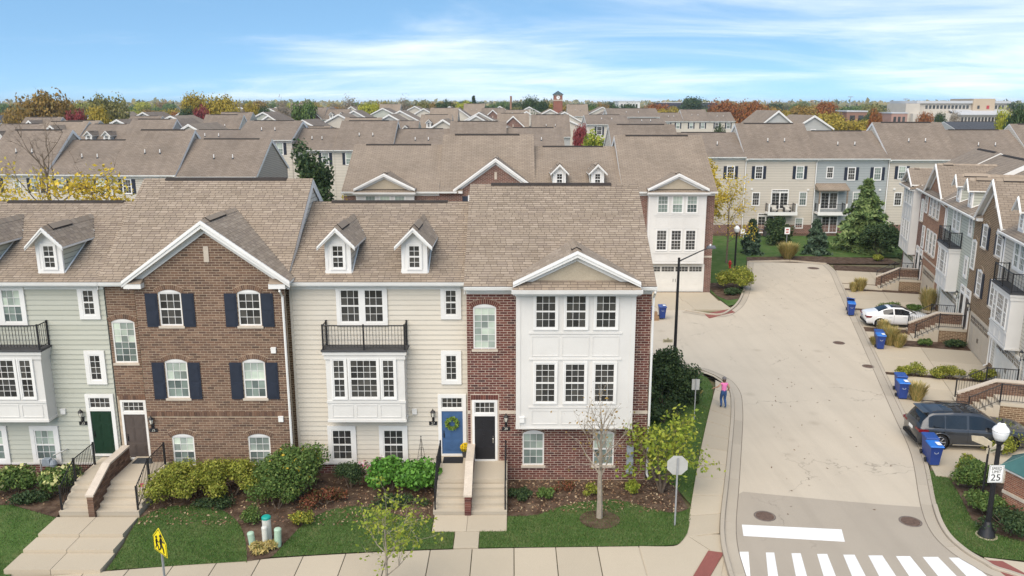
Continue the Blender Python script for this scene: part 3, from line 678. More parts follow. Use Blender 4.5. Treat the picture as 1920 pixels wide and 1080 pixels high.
def front_gable(T, w, near, num, brick, mortar, farbrick, door_mat, ze, zr, yr, ov=(0,0), roof=None, garage=False, step=.6, sh=True):
    """brown brick with a wide gable, arched shuttered windows, door in the set-back strip at the left"""
    roof = roof or SHINGLE_FAR; x0 = 1.5
    ro, sl = shell(T, w, ze, zr, yr, SID_CREAM if near else SID_BEIGE, farbrick, ROOF_UNDER_SHADOW if near else roof, .7 if near else .1, ov, 300 if near else 0, gut=False, EO=-.2 if near else -.03)
    eo = -.2 if near else -.03
    wins = []
    for c in (2.91, 6.12):
        wins += [(c-.46, c+.46, 6.8, 8.18, 1), (c-.46, c+.46, 3.68, 5.25, 1)]
        if not garage: wins.append((c-.46, c+.46, .62, 1.95, 0))
    if near: hl = [(a, b, c, d+.13) for a, b, c, d, e in wins]
    # gable geometry
    xc, hw, zb, zp = (x0+w)/2+.0, (w-x0)/2+.32, ze+.12, 11.16 if near else ze+2.7
    def tri_top(x): return zp-.2-(abs(x-xc))*(zp-zb)/hw
    tri = [(x0, ze-.25), (w-.014, ze-.25), (w-.014, tri_top(w)-.02), (xc, tri_top(xc)-.02), (x0, tri_top(x0)-.02)]
    yface = 0.0
    if near:
        mortar_wall(T, x0, w-.014, -.5, ze-.25, hl, mortar, tri=tri)
        part('return_wall', MB().box(x0, x0+.02, .0, .7, -.5, ze-.2).box(x0+.02, w-.014, .112, .13, -.5, ze+.3), mortar, T)
        poly = [(x0,-.2),(w-.014,-.2),(w-.014,tri[2][1]),(xc,tri[3][1]),(x0,tri[4][1])]
        brick_face(T, poly, yface, brick, hl+[(x0, w, 2.86, 3.07)], 300, (xc, 9.0))
        sc = MB(); n = int((w-x0)/.105)
        for i in range(n): sc.box(x0+i*.105+.006, x0+(i+1)*.105-.006, -.03, .004, 2.87, 3.06)
        part('soldier_course', sc, brick, T)
    yy = .05 if near else -.034
    for i, (a, b, c, d, s) in enumerate(wins):
        window(T, a, b, c, d, yy, 3, 4, 0 if near else .06, near, (1 if c < 6 else 0) if near and i != 1 else (1 if near else 0), sill=True)
        arch(T, a, b, d+.002, yface, brick if near else farbrick)
        if s:
            shutter(T, a-.53, a-.03, c-.04, d-.02, yface-.018); shutter(T, b+.03, b+.53, c-.04, d-.02, yface-.018)
    part('gable_vent', MB().box(xc-.1, xc+.1, -.04, .0, 9.45 if near else ze+.95, 10.1 if near else ze+1.55), STONE, T)
    if not near:
        part('gable_wall', MB().poly([(p, -.001, q) for p, q in tri]).poly([(p, .05, q) for p, q in tri[::-1]]), farbrick, T)
    cross_gable(T, ro, xc, hw, -.32, zb, zp, ze, sl, ROOF_UNDER_SHADOW if near else roof, 160 if near else 0, caplen=1.9, EO=eo)
    rake(T, xc, hw, -.32, zb, zp, .24, .06, inner=-.02)
    # cornice returns and the set-back strip
    ret = MB()
    for a, b in ((x0-.25, x0+.45), (w-.55, w+.12)): ret.box(a, b, -.36, -.03, ze-.18, ze+.02).prism_x([(-.38,ze+.02),(-.03,ze+.02),(-.03,ze+.2)], a, b, 1)
    part('cornice_return', ret, [WHITE, SHINGLE], T)
    if near:
        hs = [(.12, 1.08, 5.02, 6.93)]
        mortar_wall(T, .014, x0, -.5, ze-.2, [(.12, 1.08, 5.02, 6.93), (.17, 1.15, .70, 3.32)], mortar, y=step)
        brick_face(T, [(.014,-.2),(x0-.002,-.2),(x0-.002,ze-.2),(.014,ze-.2)], step, brick, [(.12,1.08,5.02,6.93),(.06,1.26,.5,3.36),(.06,1.26,3.36,3.58)], 0)
        sc = MB()
        for i in range(11): sc.box(.08+i*.105, .175+i*.105, step-.03, step+.004, 3.37, 3.56)
        part('soldier_course', sc, brick, T)
        window(T, .12, 1.08, 5.02, 6.8, step+.05, 3, 6, 0, near, 1, True, True); arch(T, .12, 1.08, 6.802, step, brick)
        part('backing', MB().box(.02, x0-.01, step+.112, step+.13, -.4, ze-.2), mortar, T)
        door(T, .22, 1.13, .74, 2.72, step+.03, door_mat, .09, 3.28, -1)
        part('gutter', MB().prism_x([(step-EO-.13,ze-.03),(step-EO-.10,ze-.15),(step-EO,ze-.16),(step-EO,ze-.03)], 0, x0+.2), GUTTER, T)
        part('soffit', MB().box(.004, x0, step-EO, step+.1, ze-.21, ze-.165), WHITE, T)
        pass
        lantern(T, 1.72, 2.62, -.012); plaque(T, 1.72, 2.25, -.02, num); vent_box(T, 7.0, 5.75, -.01); vent_box(T, 7.12, 2.75, -.01)
    else:
        door(T, .3, 1.2, 1.0, 3.0, -.03, door_mat, .12, 3.45, near=False); window(T, .3, 1.15, 5.05, 6.85, -.034, 3, 6, .06, False, 3, True); arch(T, .3, 1.15, 6.86, 0, farbrick)
        part('wall_face', MB().box(.012, w-.012, -.0015, .1, -.5, ze-.1), farbrick, T)
        part('gutter', MB().prism_x([(-EO-.13,ze-.03),(-EO-.10,ze-.15),(-EO,ze-.16),(-EO,ze-.03)], 0, x0), GUTTER, T); part('strip_roof', MB().prism_x([(-EO,ze-.02),(.3,ze+.32),(.3,ze-.1),(-EO,ze-.16)], 0, x0+.1), roof, T)
        if garage:
            garage_door(T, 2.0, w-.7, 2.25, -.03, GARAGE_TAN); part('soldier_course', MB().box(x0, w-.02, -.02, .0, 2.7, 2.9), farbrick, T)
            lantern(T, 1.55, 2.6, 0)
    return ro
def front_bay(T, w, near, num, brick, mortar, farbrick, door_mat, ze, zr, yr, ov=(0,0), roof=None, garage=False, flip=False, cols=3):
    """red brick with a two-storey white bay under a small pediment, door at the left"""
    roof = roof or SHINGLE_FAR; F = (lambda x: w-x) if flip else (lambda x: x)
    ro, sl = shell(T, w, ze, zr, yr, SID_TAN if near else SID_BEIGE, farbrick, ROOF_UNDER_SHADOW if near else roof, .12 if near else 0, ov, 300 if near else 0)
    def wn(a, b, c, d, y, *ar, **kw):
        a, b = sorted((F(a), F(b))); return window(T, a, b, c, d, y, *ar, **kw)
    low = [] if garage else [(2.32, 3.22, .66, 2.12), (5.3, 6.18, .66, 2.12)]
    upper = (.29, 1.22, 5.8, 7.58)
    if near:
        hl = [(*upper[:3], 7.71)]+[(a,b,c,d+.13) for a,b,c,d in low]+[(.26, 1.2, .90, 3.54)]
        mortar_wall(T, .014, w-.014, -.5, ze-.2, hl, mortar)
        brick_face(T, [(.014,-.1),(w-.014,-.1),(w-.014,ze-.2),(.014,ze-.2)], 0, brick, hl+[(2.05,6.8,2.62,ze),(.14,1.32,.6,3.82),(0,w,2.98,3.12)], 300, (4.3, 1.2))
        part('belt_course', MB().box(.014,.14,-.035,.004,2.98,3.12).box(1.32,2.05,-.035,.004,2.98,3.12).box(6.8,w-.014,-.035,.004,2.98,3.12), STONE, T)
        sc = MB()
        for i in range(11): sc.box(.15+i*.105, .245+i*.105, -.03, .004, 3.60, 3.81)
        part('soldier_course', sc, brick, T)
        part('foundation', MB().box(.01,w-.01,-.05,.01,-.5,.02), CONC_OLD, T)
    yy = .05 if near else -.034
    wn(*upper, yy, 3, 6, 0 if near else .06, near, 1 if not near else 2, True, True); arch(T, *sorted((F(upper[0]), F(upper[1]))), upper[3]+.002, 0, brick if near else farbrick)
    for a, b, c, d in low: wn(a, b, c, d, yy, 3, 4, 0 if near else .06, near, 1, sill=True); arch(T, *sorted((F(a), F(b))), d+.002, 0, brick, ring=.03)
    a, b = sorted((F(2.05), F(6.8))); d, z0, z1 = .6, 2.62, ze-.12
    bo = part('bay', MB().box(a, b, -d, -.002, z0, z1), TRIM, T)
    part('bay_trim', MB().box(a-.02,a+.16,-d-.025,-d,z0,z1).box(b-.16,b+.02,-d-.025,-d,z0,z1).box(a-.03,b+.03,-d-.03,-.004,z0-.07,z0-.001)
         .box(a+.5,b-.5,-d-.03,-d,6.62,6.70).box(a+.5,b-.5,-d-.03,-d,5.52,5.60).box(a+.5,b-.5,-d-.03,-d,3.46,3.54).box(a+.16,b-.16,-d-.02,-d,z1-.18,z1-.02), TRIM, bo)
    panels(bo, a+.55, b-.55, 5.68, 6.54, -d, 3); panels(bo, a+.55, b-.55, 2.75, 3.38, -d, 3)
    for p in (2.79, 4.0, 5.2):
        wn(p, p+.86, 6.86, 8.26, -d-.012, cols, 4, .07, near, 0 if near else 1); wn(p, p+.86, 3.71, 5.40, -d-.012, cols, 6, .07, near, 0)
    # pediment
    xc, hw, zb, zp = (a+b)/2, (b-a)/2+.14, ze+.26, ze+1.5
    pent = MB().prism_x([(-d-EO,ze-.03),(-.1,ze+.3),(-.1,ze-.1),(-d-EO,ze-.12)], a-.16, b+.16, 0)
    pe = part('pent_roof', pent, ROOF_UNDER_SHADOW if near else roof, T)
    if near: shingle_face(pe, [(a-.16,-d-EO-.02,ze-.035),(b+.16,-d-EO-.02,ze-.035),(b+.16,-.3,ze+.25),(a-.16,-.3,ze+.25)], (1,0,0), (0,.5,.33), n_obj=0)
    part('bay_gutter', MB().prism_x([(-d-EO-.13,ze-.03),(-d-EO-.10,ze-.17),(-d-EO-.004,ze-.18),(-d-EO-.004,ze-.03)], a-.2, b+.2).box(a-.15,b+.15,-d-EO,-d+.05,ze-.24,ze-.19).box(a-.06,b+.06,-d-.06,-.01,ze-.36,ze-.24), WHITE, T)
    tz = lambda x: zp-.16-abs(x-xc)*(zp-zb)/hw
    part('pediment', MB().poly([(xc-hw+.5,-d+.02,zb-.06),(xc+hw-.5,-d+.02,zb-.06),(xc+hw-.5,-d+.02,tz(xc+hw-.5)),(xc,-d+.02,tz(xc)),(xc-hw+.5,-d+.02,tz(xc-hw+.5))]), STUCCO, T)
    cross_gable(T, ro, xc, hw, -d-.28, zb, zp, ze, sl, ROOF_UNDER_SHADOW if near else roof, 110 if near else 0, caplen=.4)
    rake(T, xc, hw, -d-.28, zb, zp, .20, .06, inner=-d)
    if garage:
        x0, x1 = sorted((F(2.2), F(6.9))); garage_door(T, x0, x1, 2.25, -.03)
        x0, x1 = sorted((F(.3), F(1.2))); door(T, x0, x1, 1.0, 3.0, -.03, door_mat, .12, 3.45, near=False)
        part('belt_course', MB().box(.014,a,-.035,.004,2.98,3.12).box(b,w-.014,-.035,.004,2.98,3.12), STONE, T)
    else:
        door(T, .3, 1.16, .93, 2.88, .02, door_mat, .10, 3.50, 1)
        lantern(T, 1.62, 2.72, -.012); plaque(T, 1.62, 2.32, -.02, num)
        vent_box(T, 2.28, 2.95, -.6)
        part('electric_meter', MB().box(6.72,7.0,-.16,-.005,.35,1.55).box(6.78,6.94,-.2,-.15,.5,.9).lathe([(.1,0),(.1,.12)], 10, (6.86,-.2,1.22)), plain('meter_grey', (.34,.38,.42), .5, .1, 5), T)
    return ro
def rear_unit(T, w, ze, zr, yr, side, wall, roof=None, ov=(0,0), vents=2, wins=(), shut=True, base=None, gut=True, doors=(), balc=False):
    """far side of a row: level wall with a few shuttered windows; wins (x,z,w,h,shutters)"""
    ro, sl = shell(T, w, ze, zr, yr, side, wall, roof or SHINGLE_AGED, 0, ov, 0, vents)
    for x, z, ww, h, s in wins:
        window(T, x-ww/2, x+ww/2, z, z+h, -.02, 3, 4, .07, False, random.choice((0, 1, 1)))
        if s: shutter(T, x-ww/2-.45, x-ww/2-.08, z-.03, z+h+.03, -.006); shutter(T, x+ww/2+.08, x+ww/2+.45, z-.03, z+h+.03, -.006)
    if base: part('skirt_face', MB().box(.013, w-.013, -.03, .005, -.5, base), BRK_RED_FAR, T)
    for x, z, ww, h in doors: window(T, x-ww/2, x, z, z+h, -.02, 2, 5, .08, False, 0, True, name='patio_door'); window(T, x+.01, x+ww/2, z, z+h, -.019, 2, 5, .079, False, 0, True, name='patio_door'); window(T, x-ww/2, x+ww/2, z+h+.1, z+h+.35, -.02, 6, 1, .06, False, 0, True, name='transom')
    return ro
# ================================================================== the houses
# ---- front row, facing the camera
def town(label, x, y, rz=0, z=0, group=None): return thing('townhouse', label, 'townhouse', (x, y, z), rz, group)
FR = 'townhouses of the front row'
t = town('sage green clapboard townhouse with dark green door, number 23, balcony and dormers', -24.15, 32.8, group=FR)
front_siding(t, 7.33, 23, SAGE, '23', DOOR_GREEN, 8.6, 11.25, 4.9, (.1,0), farmat=SID_SAGE, doorlabel='dark green panelled door')
t = town('brown brick townhouse with wide brick gable and navy shutters, number 25', -16.8, 32.2, group=FR)
front_gable(t, 7.6, 25, '25', BRICK_BROWN, MORTAR_TAN, BRK_BROWN_FAR, DOOR_BROWN, 8.6, 12.3, 5.5, (.1,.06)); downspout(t, 7.52, 0, 8.6)
t = town('cream clapboard townhouse with blue door, number 27, balcony and two dormers', -9.2, 32.8, group=FR)
front_siding(t, 7.33, 27, CREAM, '27', DOOR_BLUE, 8.6, 11.25, 4.9, farmat=SID_CREAM, doorlabel='blue panelled door')
t = town('red brick corner townhouse with white two-storey bay and black door, number 29', -1.87, 32.2, group=FR)
front_bay(t, 7.56, 29, '29', BRICK_RED, MORTAR_GREY, BRK_RED_FAR, DOOR_BLACK, 8.55, 12.05, 5.5, (.06,.1)); downspout(t, 7.6, 0, 8.55, .2)

# ---- second row behind, same heading
def ez(py, y): return FY(960, py, y)[1]
B = 'townhouses of the second row'
YB = 67.9
t = town('red brick townhouse with white bay and pediment, left end of the second row', -14.0, YB, group=B)
front_bay(t, 7.95, 0, None, BRICK_RED, MORTAR_GREY, BRK_RED_FAR, DOOR_BLACK, 8.6, 12.1, 6.2, (.1,0), flip=True, garage=True)
t = town('brick townhouse with wide brick gable in the middle of the second row', -6.05, YB, group=B)
front_gable(t, 7.9, 0, None, BRICK_RED, MORTAR_GREY, BRK_RED_FAR, DOOR_BROWN, 8.6, 13.0, 6.3, (.1,.1), garage=True)
t = town('clapboard townhouse with two white dormers in the second row', 1.85, YB, group=B)
front_siding(t, 7.4, 0, None, None, DOOR_BLACK, 8.6, 11.95, 6.2, farmat=SID_SAGE, garage=True)
t = town('white bay and brick townhouse with garage at the left of the cul-de-sac', 9.25, YB, group=B)
front_bay(t, 7.65, 0, None, BRICK_RED, MORTAR_GREY, BRK_RED_FAR, DOOR_BLACK, 8.6, 12.9, 6.5, (.1,.1), garage=True)
downspout(t, .1, 0, 8.6)

# ---- row along the right of the street (local x runs from far to near)
RA, RD = (28.26, 45.4), (.279, .960); RN = (-.960, .279); RZ = math.atan2(-RD[1], -RD[0])
def rp(s, off=0.0): return RA[0]+RD[0]*s+RN[0]*off, RA[1]+RD[1]*s+RN[1]*off
C3 = 'townhouses along the right side of the street'
t = town('red brick townhouse with white bay, far end of the right-hand row', *rp(33.0), RZ, group=C3)
front_bay(t, 7.9, 0, None, BRICK_RED, MORTAR_GREY, BRK_RED_FAR, DOOR_BLACK, 8.5, 11.7, 5.2, (.12,.05), flip=True, garage=True)
t = town('orange brick townhouse with triple windows in the right-hand row', *rp(25.1), RZ, group=C3)
def front_triple(T, w, ze, zr, yr):
    ro, sl = shell(T, w, ze, zr, yr, SID_BEIGE, BRK_ORANGE_FAR, SHINGLE_FAR, 0, (.05,.1), 0)
    for z, h in ((6.7, 1.5), (3.7, 1.8)):
        for x in (2.2, 3.55, 4.9): window(T, x, x+.85, z, z+h, -.03, 2, 4, .05, False, 0, sill=True)
        window(T, .3, 1.15, z, z+h, -.03, 2, 4, .05, False, 0)
    xc, hw, zb, zp = 4.2, 3.4, ze+.12, ze+2.5
    part('gable_wall', MB().poly([(xc-hw+.1,-.002,ze-.2),(xc+hw-.1,-.002,ze-.2),(xc+hw-.1,-.002,zb),(xc,-.002,zp-.2),(xc-hw+.1,-.002,zb)]), BRK_ORANGE_FAR, T)
    part('gable_vent', MB().box(xc-.08,xc+.08,-.04,0,ze+.9,ze+1.5), STONE, T)
    cross_gable(T, ro, xc, hw, -.32, zb, zp, ze, sl, SHINGLE_FAR); rake(T, xc, hw, -.32, zb, zp, .24, .06, inner=-.02)
    part('belt_course', MB().box(.02, w-.02, -.04, 0, 3.02, 3.14), STONE, T); door(T, .35, 1.2, 1.0, 3.0, -.03, DOOR_BLACK, .12, 3.4, near=False)
    garage_door(T, 2.2, 6.7, 2.25, -.03, GARAGE_TAN); lantern(T, 1.6, 2.6, 0); downspout(T, w-.1, 0, ze)
front_triple(t, 8.5, 8.5, 11.6, 5.2)
t = town('pale sage clapboard townhouse with balcony in the right-hand row', *rp(16.6), RZ, group=C3)
front_siding(t, 8.0, 0, None, None, DOOR_BLACK, 8.5, 11.0, 5.0, farmat=SID_SAGE, garage=True)
t = town('tan brick townhouse with gable and black shutters in the right-hand row', *rp(8.6), RZ, group=C3)
front_gable(t, 7.1, 0, None, BRICK_BROWN, MORTAR_TAN, BRK_BROWN_FAR, DOOR_BROWN, 8.5, 11.9, 5.3, (.1,.06), garage=True); downspout(t, 7.0, 0, 8.5)
t = town('cream clapboard townhouse with balcony nearest the camera in the right-hand row', *rp(1.5), RZ, group=C3)
front_siding(t, 7.5, 0, None, None, DOOR_BLACK, 8.5, 11.0, 5.0, farmat=SID_CREAM, garage=True)

# ---- row across the far end of the street, seen from its rear
YF = 100.0
def fx(px, py=300, y=YF): return FY(px, py, y)[0]
FG = 'townhouses across the end of the cul-de-sac'
specs = [(1150,1278,292,233,SID_BEIGE,'beige townhouse with tall roof behind the second row',0),
 (1278,1398,294,248,SID_BEIGE,'beige townhouse with lower roof beside the yellow tree',1),
 (1398,1531,297,231,SID_BEIGE,'beige townhouse with furnished balcony at the cul-de-sac end',2),
 (1531,1667,297,245,SID_BLUE,'blue-grey townhouse with porch-roofed balcony behind the big evergreen',3),
 (1667,1800,299,229,SID_BEIGE,'beige townhouse with tall roof right of the blue-grey one',4),
 (1800,1935,301,243,SID_BEIGE,'beige townhouse at the far right behind the right-hand roofs',5),
 (1935,2070,301,232,SID_BLUE,'townhouse at the right edge of the far row',6)]
WHITE_CLOTH = plain('cushion_white', (.7,.68,.62), .9, .1, 3)
for a, b, pe, pr, wm, lab, k in specs:
    x0, x1 = fx(a, pe), fx(b, pe); w = x1-x0; yr = 5.6; ze = ez(pe, YF-.4); zr = ez(pr, YF+yr)
    t = town(lab, x0, YF, group=FG); W3 = []
    W3 = [(w*.2, 6.75, .85, 1.5, 1), (w*.78, 6.75, .85, 1.5, 1)]
    if k in (2, 4): W3 += [(w*.18, 3.5, .85, 1.55, 0), (w*.85, 3.5, .85, 1.6, 0), (w*.82, .7, .9, 1.2, 0)]
    if k == 3: W3 = [(w*.2, 6.85, .75, 1.3, 0), (w*.5, 6.6, .85, 1.5, 1), (w*.86, 6.6, .85, 1.5, 1), (w*.6, 3.6, .85, 1.5, 0)]
    if k == 1: W3 += [(w*.3, 3.5, .85, 1.5, 0), (w*.3, .6, 1.1, 1.6, 0)]
    dr = [(w*.52, 3.1, 2.0, 1.95), (w*.34, .15, 1.9, 2.0)] if k == 2 else [(w*.22, 3.1, 2.0, 1.95), (w*.25, .15, 1.9, 2.0)] if k == 3 else []
    ro = rear_unit(t, w, ze, zr, yr, SID_BEIGE if k != 3 else SID_BLUE, wm, ov=(.08,.08) if k in (0,2,4) else (0,0), wins=W3, doors=dr, base=1.1, vents=2)
    part('downspout', MB().tube([(.06,-.5,ze-.15),(.06,-.1,ze-.5),(.06,-.08,.2)], .06, 6), GUTTER, t)
    part('wall_vent', MB().box(w*.1,w*.1+.25,-.1,0,5.4,5.6).box(w*.9,w*.9+.25,-.1,0,5.3,5.5), WHITE, t)
    if k in (2, 3):
        c = w*.52 if k == 2 else w*.22
        bo = part('balcony', MB().box(c-1.75,c+1.75,-1.5,0,2.55,2.75).box(c-1.8,c+1.8,-1.55,-1.45,2.45,2.85), WHITE, t)
        for sx in (-1, 1): part('white_post', MB().box(c+sx*1.65-.09,c+sx*1.65+.09,-1.5,-1.32,2.85,3.85), WHITE, bo)
        railing(t, [(c-1.65,-.1,2.78),(c-1.65,-1.42,2.78),(c+1.65,-1.42,2.78),(c+1.65,-.1,2.78)], 1.0, .14, 'balcony_railing')
        if k == 3: part('porch_roof', MB().prism_x([(-1.5,5.55),(0,6.2),(0,5.5),(-1.5,5.4)], c-1.9, c+1.9).box(c-1.75,c-1.6,-1.4,-1.25,2.85,5.45).box(c+1.6,c+1.75,-1.4,-1.25,2.85,5.45), [SHINGLE_FAR], t)
# ---- row behind the front row at the left, seen from its rear
YC = 85.0
CG = 'rear of the townhouses behind the front row'
for a, b, pe, pr, lab, tall, wm in [(-190,-40,326,262,'cream townhouse at the left edge behind the bare tree',0,SID_CREAM),(-40,87,326,243,'cream townhouse with tall roof behind the bare tree',1,SID_CREAM),
  (87,210,327,262,'cream townhouse with lower roof between two tall ones',0,SID_CREAM),(210,330,328,243,'cream townhouse with two roof pipes and tall ridge, black shutters',1,SID_CREAM),
  (330,481,331,260,'cream townhouse with tan gable end beside the dark tree',0,SID_CREAM)]:
    x0, x1 = FY(a, pe, YC)[0], FY(b, pe, YC)[0]; w = x1-x0; yr = 6.0; ze = ez(pe, YC-.4); zr = ez(pr, YC+yr)
    t = town(lab, x0, YC, group=CG)
    rear_unit(t, w, ze, zr, yr, SID_TAN, wm, ov=(.08,.1) if tall else (0,.12 if b == 481 else 0), vents=2, wins=[(w*.22, ze-1.95, .85, 1.45, 1), (w*.55, ze-1.8, .6, 1.1, 0), (w*.82, ze-1.95, .85, 1.45, 1), (w*.2, ze-5, .85, 1.5, 0)])
    part('downspout', MB().tube([(w-.1,-.5,ze-.15),(w-.1,-.1,ze-.5),(w-.1,-.08,.2)], .06, 6), GUTTER, t)
# ---- middle row
YD = 107.0
DG = 'townhouses of the middle rows'
for i, (a, b, pe, pr, lab) in enumerate([(330,440,268,243,'far townhouse with plain brown roof left of the dark tree'),(440,547,262,226,'townhouse with tall roof and white rake behind the dark tree'),(547,627,281,240,'cream townhouse with shuttered window right of the dark tree'),(627,735,281,226,'cream townhouse with downspout and tall roof above the second row'),
   (735,840,283,241,'townhouse with lower roof and two roof pipes above the second row'),(840,948,284,227,'townhouse with tall roof above the brick gable of the second row'),(948,1058,285,239,'townhouse with tan gable end left of the green street tree')]):
    x0, x1 = FY(a, pe, YD)[0], FY(b, pe, YD)[0]; w = x1-x0; yr = 6.0; ze = ez(pe, YD-.4); zr = ez(pr, YD+yr)
    t = town(lab, x0, YD, group=DG)
    rear_unit(t, w, ze, zr, yr, SID_TAN, SID_CREAM, ov=(.08,.1) if i % 2 else (0, .12 if i == 6 else 0), vents=2, wins=[(w*.25, ze-1.9, .85, 1.5, 1), (w*.78, ze-1.9, .85, 1.5, 1), (w*.5, ze-4.9, .85, 1.6, 0)])
# ---- the many roofs beyond
def far_house(label, x0, w, y, ze, zr, kind, wall, roof, group, gside=1):
    t = town(label, x0, y, group=group); yr = 5.5
    if kind == 'gable':             # ridge runs away from the camera, gable end in view
        hw = w/2; D = 13
        part('wall', MB().prism_y([(0,-.5),(w,-.5),(w,ze),(hw,zr-.2),(0,ze)], 0, D), wall, t)
        mb = MB()
        for s in (-1, 1):
            q = [(hw, zr), (hw+s*(hw+.3), ze-.1), (hw+s*(hw+.3), ze-.28), (hw, zr-.2)]
            mb.prism_y(q if s < 0 else q[::-1], -.3, D+.3)
        part('roof', mb, roof, t); rake(t, hw, hw+.3, -.3, ze-.1, zr, .3, .06)
        window(t, hw-.4, hw+.4, ze-1.6, ze-.3, -.02, 2, 2, .08, False, 0)
    else:
        ro, sl = shell(t, w, ze, zr, yr, wall, wall, roof, 0, (.1,.1) if kind == 'tall' else (0,0), 0, 2 if kind == 'tall' else 0)
        if kind == 'dormers':
            for xc in (w*.3, w*.7): dormer(t, xc, 1.1, .1, ze, sl, ze+1.4, ze+2.2, roof, wall)
            for xc in (w*.3, w*.7): window(t, xc-.8, xc+.8, ze-1.8, ze-.45, -.02, 4, 2, .1, False, 0)
        if kind == 'brickgable':
            xc, hw = w*.5, w*.42; zb, zp = ze+.1, ze+(zr-ze)*.85
            part('gable_wall', MB().poly([(xc-hw+.1,-.02,ze-.3),(xc+hw-.1,-.02,ze-.3),(xc+hw-.1,-.02,zb),(xc,-.02,zp-.2),(xc-hw+.1,-.02,zb)]), BRK_RED_FAR, t)
            cross_gable(t, ro, xc, hw, -.3, zb, zp, ze, sl, roof, cap=False); rake(t, xc, hw, -.3, zb, zp, .28, .06); part('gable_vent', MB().box(xc-.1,xc+.1,-.08,0,ze+.5,ze+1.1), STONE, t)
            for q in (-1, 1): window(t, xc+q*w*.2-.45, xc+q*w*.2+.45, ze-1.8, ze-.4, -.02, 2, 4, .08, False, 0)
        if kind == 'plain':
            for q in (.25, .75): window(t, w*q-.45, w*q+.45, ze-1.8, ze-.4, -.02, 2, 4, .08, False, 0)
    return t
def SECT(px): return ('at the left edge','above the sage house','above the brown brick house','above the cream house','above the second row gable','near the clock tower','above the corner house','above the cul-de-sac','at the right edge')[0 if px < 90 else 1 if px < 240 else 2 if px < 520 else 3 if px < 760 else 4 if px < 960 else 5 if px < 1140 else 6 if px < 1380 else 7 if px < 1680 else 8]
rr = random.Random(11)
WM = [SID_CREAM, SID_GREY, SID_SAGE, SID_BEIGE]
WN = ['cream', 'grey', 'sage', 'beige']
KN = {'gable': 'front gable end', 'tall': 'tall plain roof', 'plain': 'low plain roof', 'dormers': 'pair of dormers', 'brickgable': 'brick front gable'}
HG = 'townhouse roofs stretching to the horizon'
rows = [(140, -30, 560, 250, 'first'), (165, 20, 1110, 236, 'second'), (195, 120, 1120, 224, 'third'), (225, 180, 1120, 215, 'fourth'), (262, 330, 1130, 208, 'fifth'), (305, 420, 1130, 203, 'sixth')]
for ri, (y, pa, pb, pe, nm) in enumerate(rows):
    ze0 = (9.0, 9.3, 9.9, 10.4, 10.9, 11.3)[ri]; x = FY(pa, pe, y)[0]; xe = FY(pb, pe, y)[0]; k = 0
    cyc = [['dormers','brickgable','dormers','tall','gable'],['brickgable','dormers','gable','gable','tall','gable'],['gable','dormers','gable','brickgable','gable','gable'],['gable','gable','tall','gable','gable'],['gable','gable','gable','brickgable','dormers'],['gable','gable','tall']][ri]
    gi = 0
    while x < xe:
        kd = cyc[k % len(cyc)]; w = 7.6 if kd != 'gable' else rr.uniform(10.5, 13.5)
        if ri == 0 and -34 < x < 8 and False: pass
        wi = rr.randrange(4); zr = ze0+{'tall': 4.3, 'plain': 3.0, 'dormers': 3.1, 'brickgable': 3.7, 'gable': 3.4}[kd]+rr.uniform(-.25, .25)
        pxm = 960+FPX*(x+w/2)/(y*_c); sec = SECT(pxm)
        far_house(f'distant {WN[wi]} house with {KN[kd]}, {nm} far row, {sec}', x, w, y+(rr.uniform(-8, 4) if kd == 'gable' else 0), ze0+(rr.uniform(-.5,.7) if kd == 'gable' else 0), zr, kd, WM[wi], rr.choice((SHINGLE_FAR, SHINGLE_AGED)), f'{WN[wi]} {kd} townhouses of the {nm} far row {sec}')
        x += w+(rr.uniform(-2, 1.5) if kd == 'gable' else .02); k += 1
        if k % 6 == 5: x += rr.uniform(4, 9)
# rows behind the cul-de-sac row
for y, pa, pb, pe, pr, lab in [(170,1100,1180,233,215,'brown roofed townhouse left of the far evergreen'),(170,1180,1250,233,222,'low brown roof above the corner house'),(215,1140,1236,219,203,'distant townhouse with wide brown roof right of the clock tower'),(238,1240,1282,227,211,'distant low roofed townhouse'),(238,1282,1330,227,205,'distant tall roofed townhouse with two pipes'),(238,1330,1378,227,210,'distant cream townhouse with two shuttered windows above a dark bush')]:
    x0, x1 = FY(pa, pe, y)[0], FY(pb, pe, y)[0]; ze, zr = ez(pe, y), ez(pr, y+6); t = town(lab, x0, y, group='roofs beyond the cul-de-sac'); w = x1-x0
    rear_unit(t, w, ze, zr, 6, SID_CREAM, SID_CREAM, ov=(.1,.1), vents=2, wins=[(w*.3, ze-2.1, 1.0, 1.6, 1), (w*.75, ze-2.1, 1.0, 1.6, 1)])
for i, (pa, pb, pe, pr, y) in enumerate([(1425,1490,236,207,150),(1490,1560,240,216,148)]):
    x0, x1 = FY(pa, pe, y)[0], FY(pb, pe, y)[0]
    far_house(('white gabled house' if i == 0 else 'lower white gabled house')+' behind the beige cul-de-sac row', x0, x1-x0, y, ez(pe, y), ez(pr, y), 'gable', SID_GREY, SHINGLE_FAR, 'roofs beyond the cul-de-sac')
far_house('dark slate roofed house left of the office building', FY(1790,250,190)[0], 18, 190, ez(243,190), ez(228,195), 'plain', SID_GREY, SHINGLE_DARK, 'dark slate roofs')
far_house('long dark slate roofed house at the left under the trees', FY(-20,228,240)[0], 26, 240, ez(231,240), ez(216,245), 'plain', SID_GREY, SHINGLE_DARK, 'dark slate roofs')
